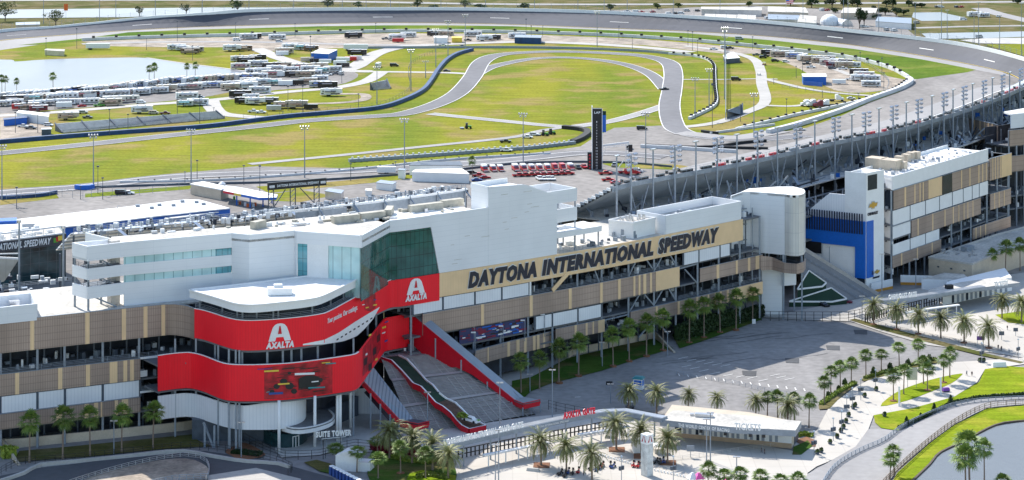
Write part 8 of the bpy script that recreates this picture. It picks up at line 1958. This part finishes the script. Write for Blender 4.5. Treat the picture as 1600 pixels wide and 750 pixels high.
# ================================================================== LIGHT MASTS AND POLES
def mast(heads=True):
    r = empty('field_light_mast', (0,0,0), 'x', 'light mast'); m = MB(); m.cyl((0,0,0),(0,0,20),.30,.14,8); m.build('pole', W['steel'], r)
    m = MB(); m.beam((-2,0,19.7),(2,0,19.7),.15); m.beam((-1.6,0,18.8),(1.6,0,18.8),.15); m.build('crossarms', W['steel'], r); m = MB(); [m.cyl((x,-.1,z),(x,-.7,z-.3),.25,.42,8) for x, z in ((-1.8,20),(-.6,20),(.6,20),(1.8,20),(-1.2,19),(1.2,19))]; m.build('lamp_heads', W['chrome'], r); return Proto(r)
MS = mast()
for i, (x, yb, yt) in enumerate(((3,313,226),(146,294,209),(298.6,286,201),(476,278,196),(632,264,184.5),(817.5,254,176),(1009,256,175),(1178,215,145),(1086,186,121),(1108,172,107),(1132,155,42),(933,73,17),(700,90,32),(727,78,22),(681,105,45),(642,142,77),(665,122,95),(589,163,104),(1133,96,56))):
    MS.put(P(x,yb), random.uniform(-.3,.3), '%s tall lamp mast of the infield, listed front row first' % nth(i), 'lamp masts in the infield', (1,1,hgt(yb,yt)/20.2))
def pole():
    r = empty('utility_pole', (0,0,0), 'x', 'pole'); m = MB(); m.cyl((0,0,0),(0,0,12),.16,.1,7); m.build('shaft', W['steel_dark'], r); m = MB(); m.box((0,0,11.6),(1.0,.5,.6)); m.build('head', W['steel_dark'], r); return Proto(r)
UP = pole()
for i, (x, yb, yt) in enumerate(((26,327,292),(126,312,290),(160.5,312,277),(153,303,259),(308,282,250),(289,286,268),(381,289,258),(406,307,258),(548,283,255),(618,268,252),(42,190,160),(24,208,175),(59,208,170),(86,171,142),(72,89,59),(120,76,44),(171,212,170),(200,207,178),(312,193,147),(334,182,168),(375,107,84),(301,95,71),(277,65,32),(368,60,35),(229,78,60),(277,180,140),(450,173,134),(473,177,133),(442,182,175),(560,168,146),(490,103,73),(461,58,36),(485,96,56),(587,52,36),(822,63,29),(830,66,40),(848,57,40),(534,130,100),(494,110,98),(1244,122,103),(1254,113,95),(1229,178,154),(1285,153,142),(1344,103,81),(1378,118,90),(1381,143,113),(1341,163,145),(1209,132,122),(1075,72,47),(1082,79,49),(1090,84,62),(988,76,58),(967,62,40),(1176,78,57),(1157,190,163),(1113,200,130))):
    UP.put(P(x,yb), random.uniform(-.3,.3), '%s listed thin dark pole scattered in the infield' % nth(i), 'thin poles scattered in the infield', (1,1,hgt(yb,yt)/12.2))
def bpole():
    r = empty('track_light_pole', (0,0,0), 'x', 'light pole'); m = MB(); m.cyl((0,0,0),(0,0,26),.26,.16,8); m.build('pole', W['steel'], r); m = MB(); m.box((0,-.4,25.8),(2.6,.8,.5)); m.build('lamp_head', W['chrome'], r); return Proto(r)
BPL = bpole()
for i, (x, yb, yt) in enumerate(((68,39,-20),(155.5,34,-22),(181,31,-5),(242.7,26,-25),(316,21,-25),(389,18,-10),(459,17,-25),(534.7,16,-25),(572,15.5,-3),(610,15.5,-26),(689,15.5,-25),(727,15.5,-10),(758.7,15.8,-26),(835,17,-12),(903,18,-8),(944,20,-22),(980,21.5,-22),(1052,25.5,-22),(1125,30,-20),(1254.7,42,-8),(1318,47,-5),(1325,48,-12),(1373,54,-10),(1430,59,4),(1471,66,0),(1480,66,16),(1522,73,22),(1529,74,4),(1562,81,24),(1596,90,5))):
    BPL.put(P(x,yb-1.5), 0, '%s tall grey pole from the left outside the banked turn' % nth(i), 'tall poles outside the banked turn', (1,1,hgt(yb-1.5,yt)/26))
# foreground lamp poles
def lamp(x, yb, yt, label, heads=1):
    q = P(x,yb); H = hgt(yb,yt); r = empty('lamp_pole', (q.x,q.y,GZ), label, 'lamp pole'); part('pole', W['steel'], r, lambda m: m.cyl((q.x,q.y,GZ),(q.x,q.y,GZ+H),.16,.11,8)); pieces('lamp_head', W['chrome'], r, lambda m: [m.box((q.x+s*.5,q.y,GZ+H-.1),(.8,.5,.25)) for s in (-1,1)])
for a in ((863,655,578,'tall lamp pole on the concourse right of the long escalator cover'),(781,690,598,'lamp pole on the right side of the concrete steps'),(668,678,613,'lamp pole with dark speakers between cover and planter'),(653,612,524,'lamp pole at the top of the steps'),(178,712,657.5,'slim lamp pole among the palms on the dry slope'),(377,716,660,'thin grey pole in front of the red drum'),(779,752,672,'lamp pole with dark speakers near the bottom by the turnstiles'),(774,760,695,'second shorter pole just beside the bottom speaker pole'),(1104,722,655,'left pole of the pair in front of the ticket building'),(1110,722,645,'right pole of the pair in front of the ticket building'),(954,630,600,'short lamp pole on the shaded parking lot'),(1296,452,385,'pole with speaker heads beside the grey ramp'),(1378,470,397,'pole with speaker heads in front of the corner tower'),(1431,450,405,'pole with speaker heads by the low white wall'),(1347,502,463,'short lamp pole at the far end of the dark fence'),(828,613,585,'thin grey lamp pole on the shaded palm lawn'),(941,573,535,'thin white lamp pole among the shaded palms'),(1043,556,518,'thin lamp pole at the end of the beige wall'),(1151,745,714,'rusty brown post at the bottom palms')): lamp(*a)
for i, (x, yb, yt) in enumerate(((743,552,520),(786,543,510),(820,533,501),(851,526,492))):
    q = P(x,yb,7.4); r = empty('terrace_lamp', (q.x,q.y,7.4), '%s white terrace lamp from the left behind the bronze band' % nth(i), 'lamp post', 'terrace lamps'); zt = CH-q.y*(yt+HOR)/FP
    part('pole', W['steel'], r, lambda m: m.cyl((q.x,q.y,7.4),(q.x,q.y,zt),.1)); part('lamp_head', W['white_plain'], r, lambda m: m.box((q.x-.6,q.y,zt),(1.3,.7,.25)))

# ================================================================== PEOPLE
def person_mesh(seed, shirt, trousers, stride=.0):
    v = [(0,0,.95),(0,0,1.2),(0,0,1.42),(0,0,1.52),(0,.02,1.66),(-.10,0,.92),(-.12,stride*.5,.50),(-.12,stride*.9-.02,.08),(-.12,stride*.9+.16,.03),(.10,0,.92),(.12,-stride*.4,.50),(.12,-stride*.9-.04,.08),(.12,-stride*.9+.14,.03),
         (-.19,0,1.40),(-.25,-stride*.3,1.13),(-.25,stride*.1,.88),(-.25,stride*.15,.80),(.19,0,1.40),(.25,stride*.3,1.13),(.25,stride*.45,.89),(.25,stride*.5,.81)]
    e = [(0,1),(1,2),(2,3),(3,4),(0,5),(5,6),(6,7),(7,8),(0,9),(9,10),(10,11),(11,12),(2,13),(13,14),(14,15),(15,16),(2,17),(17,18),(18,19),(19,20)]
    rad = [.15,.14,.15,.055,.105,.10,.07,.045,.04,.10,.07,.045,.04,.065,.05,.035,.03,.065,.05,.035,.03]
    me = bpy.data.meshes.new('person'); me.from_pydata(v, e, []); o = bpy.data.objects.new('person', me); COL.objects.link(o)
    sk = o.modifiers.new('skin', 'SKIN'); sk.use_smooth_shade = True
    for i, d in enumerate(me.skin_vertices[0].data): d.radius = (rad[i], rad[i]*.85); d.use_root = (i == 0)
    o.modifiers.new('sub', 'SUBSURF').levels = 1; o.modifiers['sub'].render_levels = 1
    dg = bpy.context.evaluated_depsgraph_get(); dg.update(); m2 = bpy.data.meshes.new_from_object(o.evaluated_get(dg)); o.modifiers.clear(); o.data = m2; bpy.data.meshes.remove(me)
    for mm in (W['skin'], shirt, trousers, W['tyre'], W['hair']): m2.materials.append(mm)
    for p in m2.polygons:
        c = p.center
        if c.z > 1.70 or (c.z > 1.6 and c.y < -.03): p.material_index = 4
        elif c.z > 1.5: p.material_index = 0
        elif abs(c.x) > .2 and c.z < 1.2: p.material_index = 0
        elif c.z > .93: p.material_index = 1
        elif c.z > .10: p.material_index = 2
        else: p.material_index = 3
    return o
shirts = {'black': W['black'], 'white': W['white_plain'], 'red': W['red_plain'], 'blue': W['navy'], 'grey': W['steel']}
for i, (x, y, c, rz, st_, lab) in enumerate(((1190,709,'black',1.2,.25,'person in black walking on the plaza before the ticket building, left of the pair'),(1194.5,711,'blue',1.2,-.22,'person in navy walking on the plaza, right of the pair'),(1510.5,588,'grey',.5,.2,'person in grey top on the walk near the lens lawn, left one'),(1518.7,589,'blue',.5,-.2,'person in navy top on the walk near the lens lawn, right one'),(1574,516.5,'black',2.,.2,'lone person in black on the far plaza'),(1559.7,547,'black',.2,0,'person in black standing by the right end of the strip, left one'),(1564.7,549,'blue',.4,0,'person in navy standing by the right end of the strip, right one'),(912,744,'grey',1.,0,'person in grey beside the red motorcycle'),(934,741,'black',2.,0,'person in black among the middle motorcycles'),(1000,731,'blue',.6,0,'person in navy beside the red motorcycle at the pylon'),(1508,541,'black',1.,0,'person in black under the fifth date palm of the strip'),(702,735,'red',0.3,0,'person in red beside the fourth date palm of the cluster'))):
    o = person_mesh(i, shirts[c], W['navy'] if i % 2 else W['steel_dark'], st_); o.location = P(x,y); o.rotation_euler.z = rz; o.scale = (1.02,)*3; tag(o, lab, 'person')
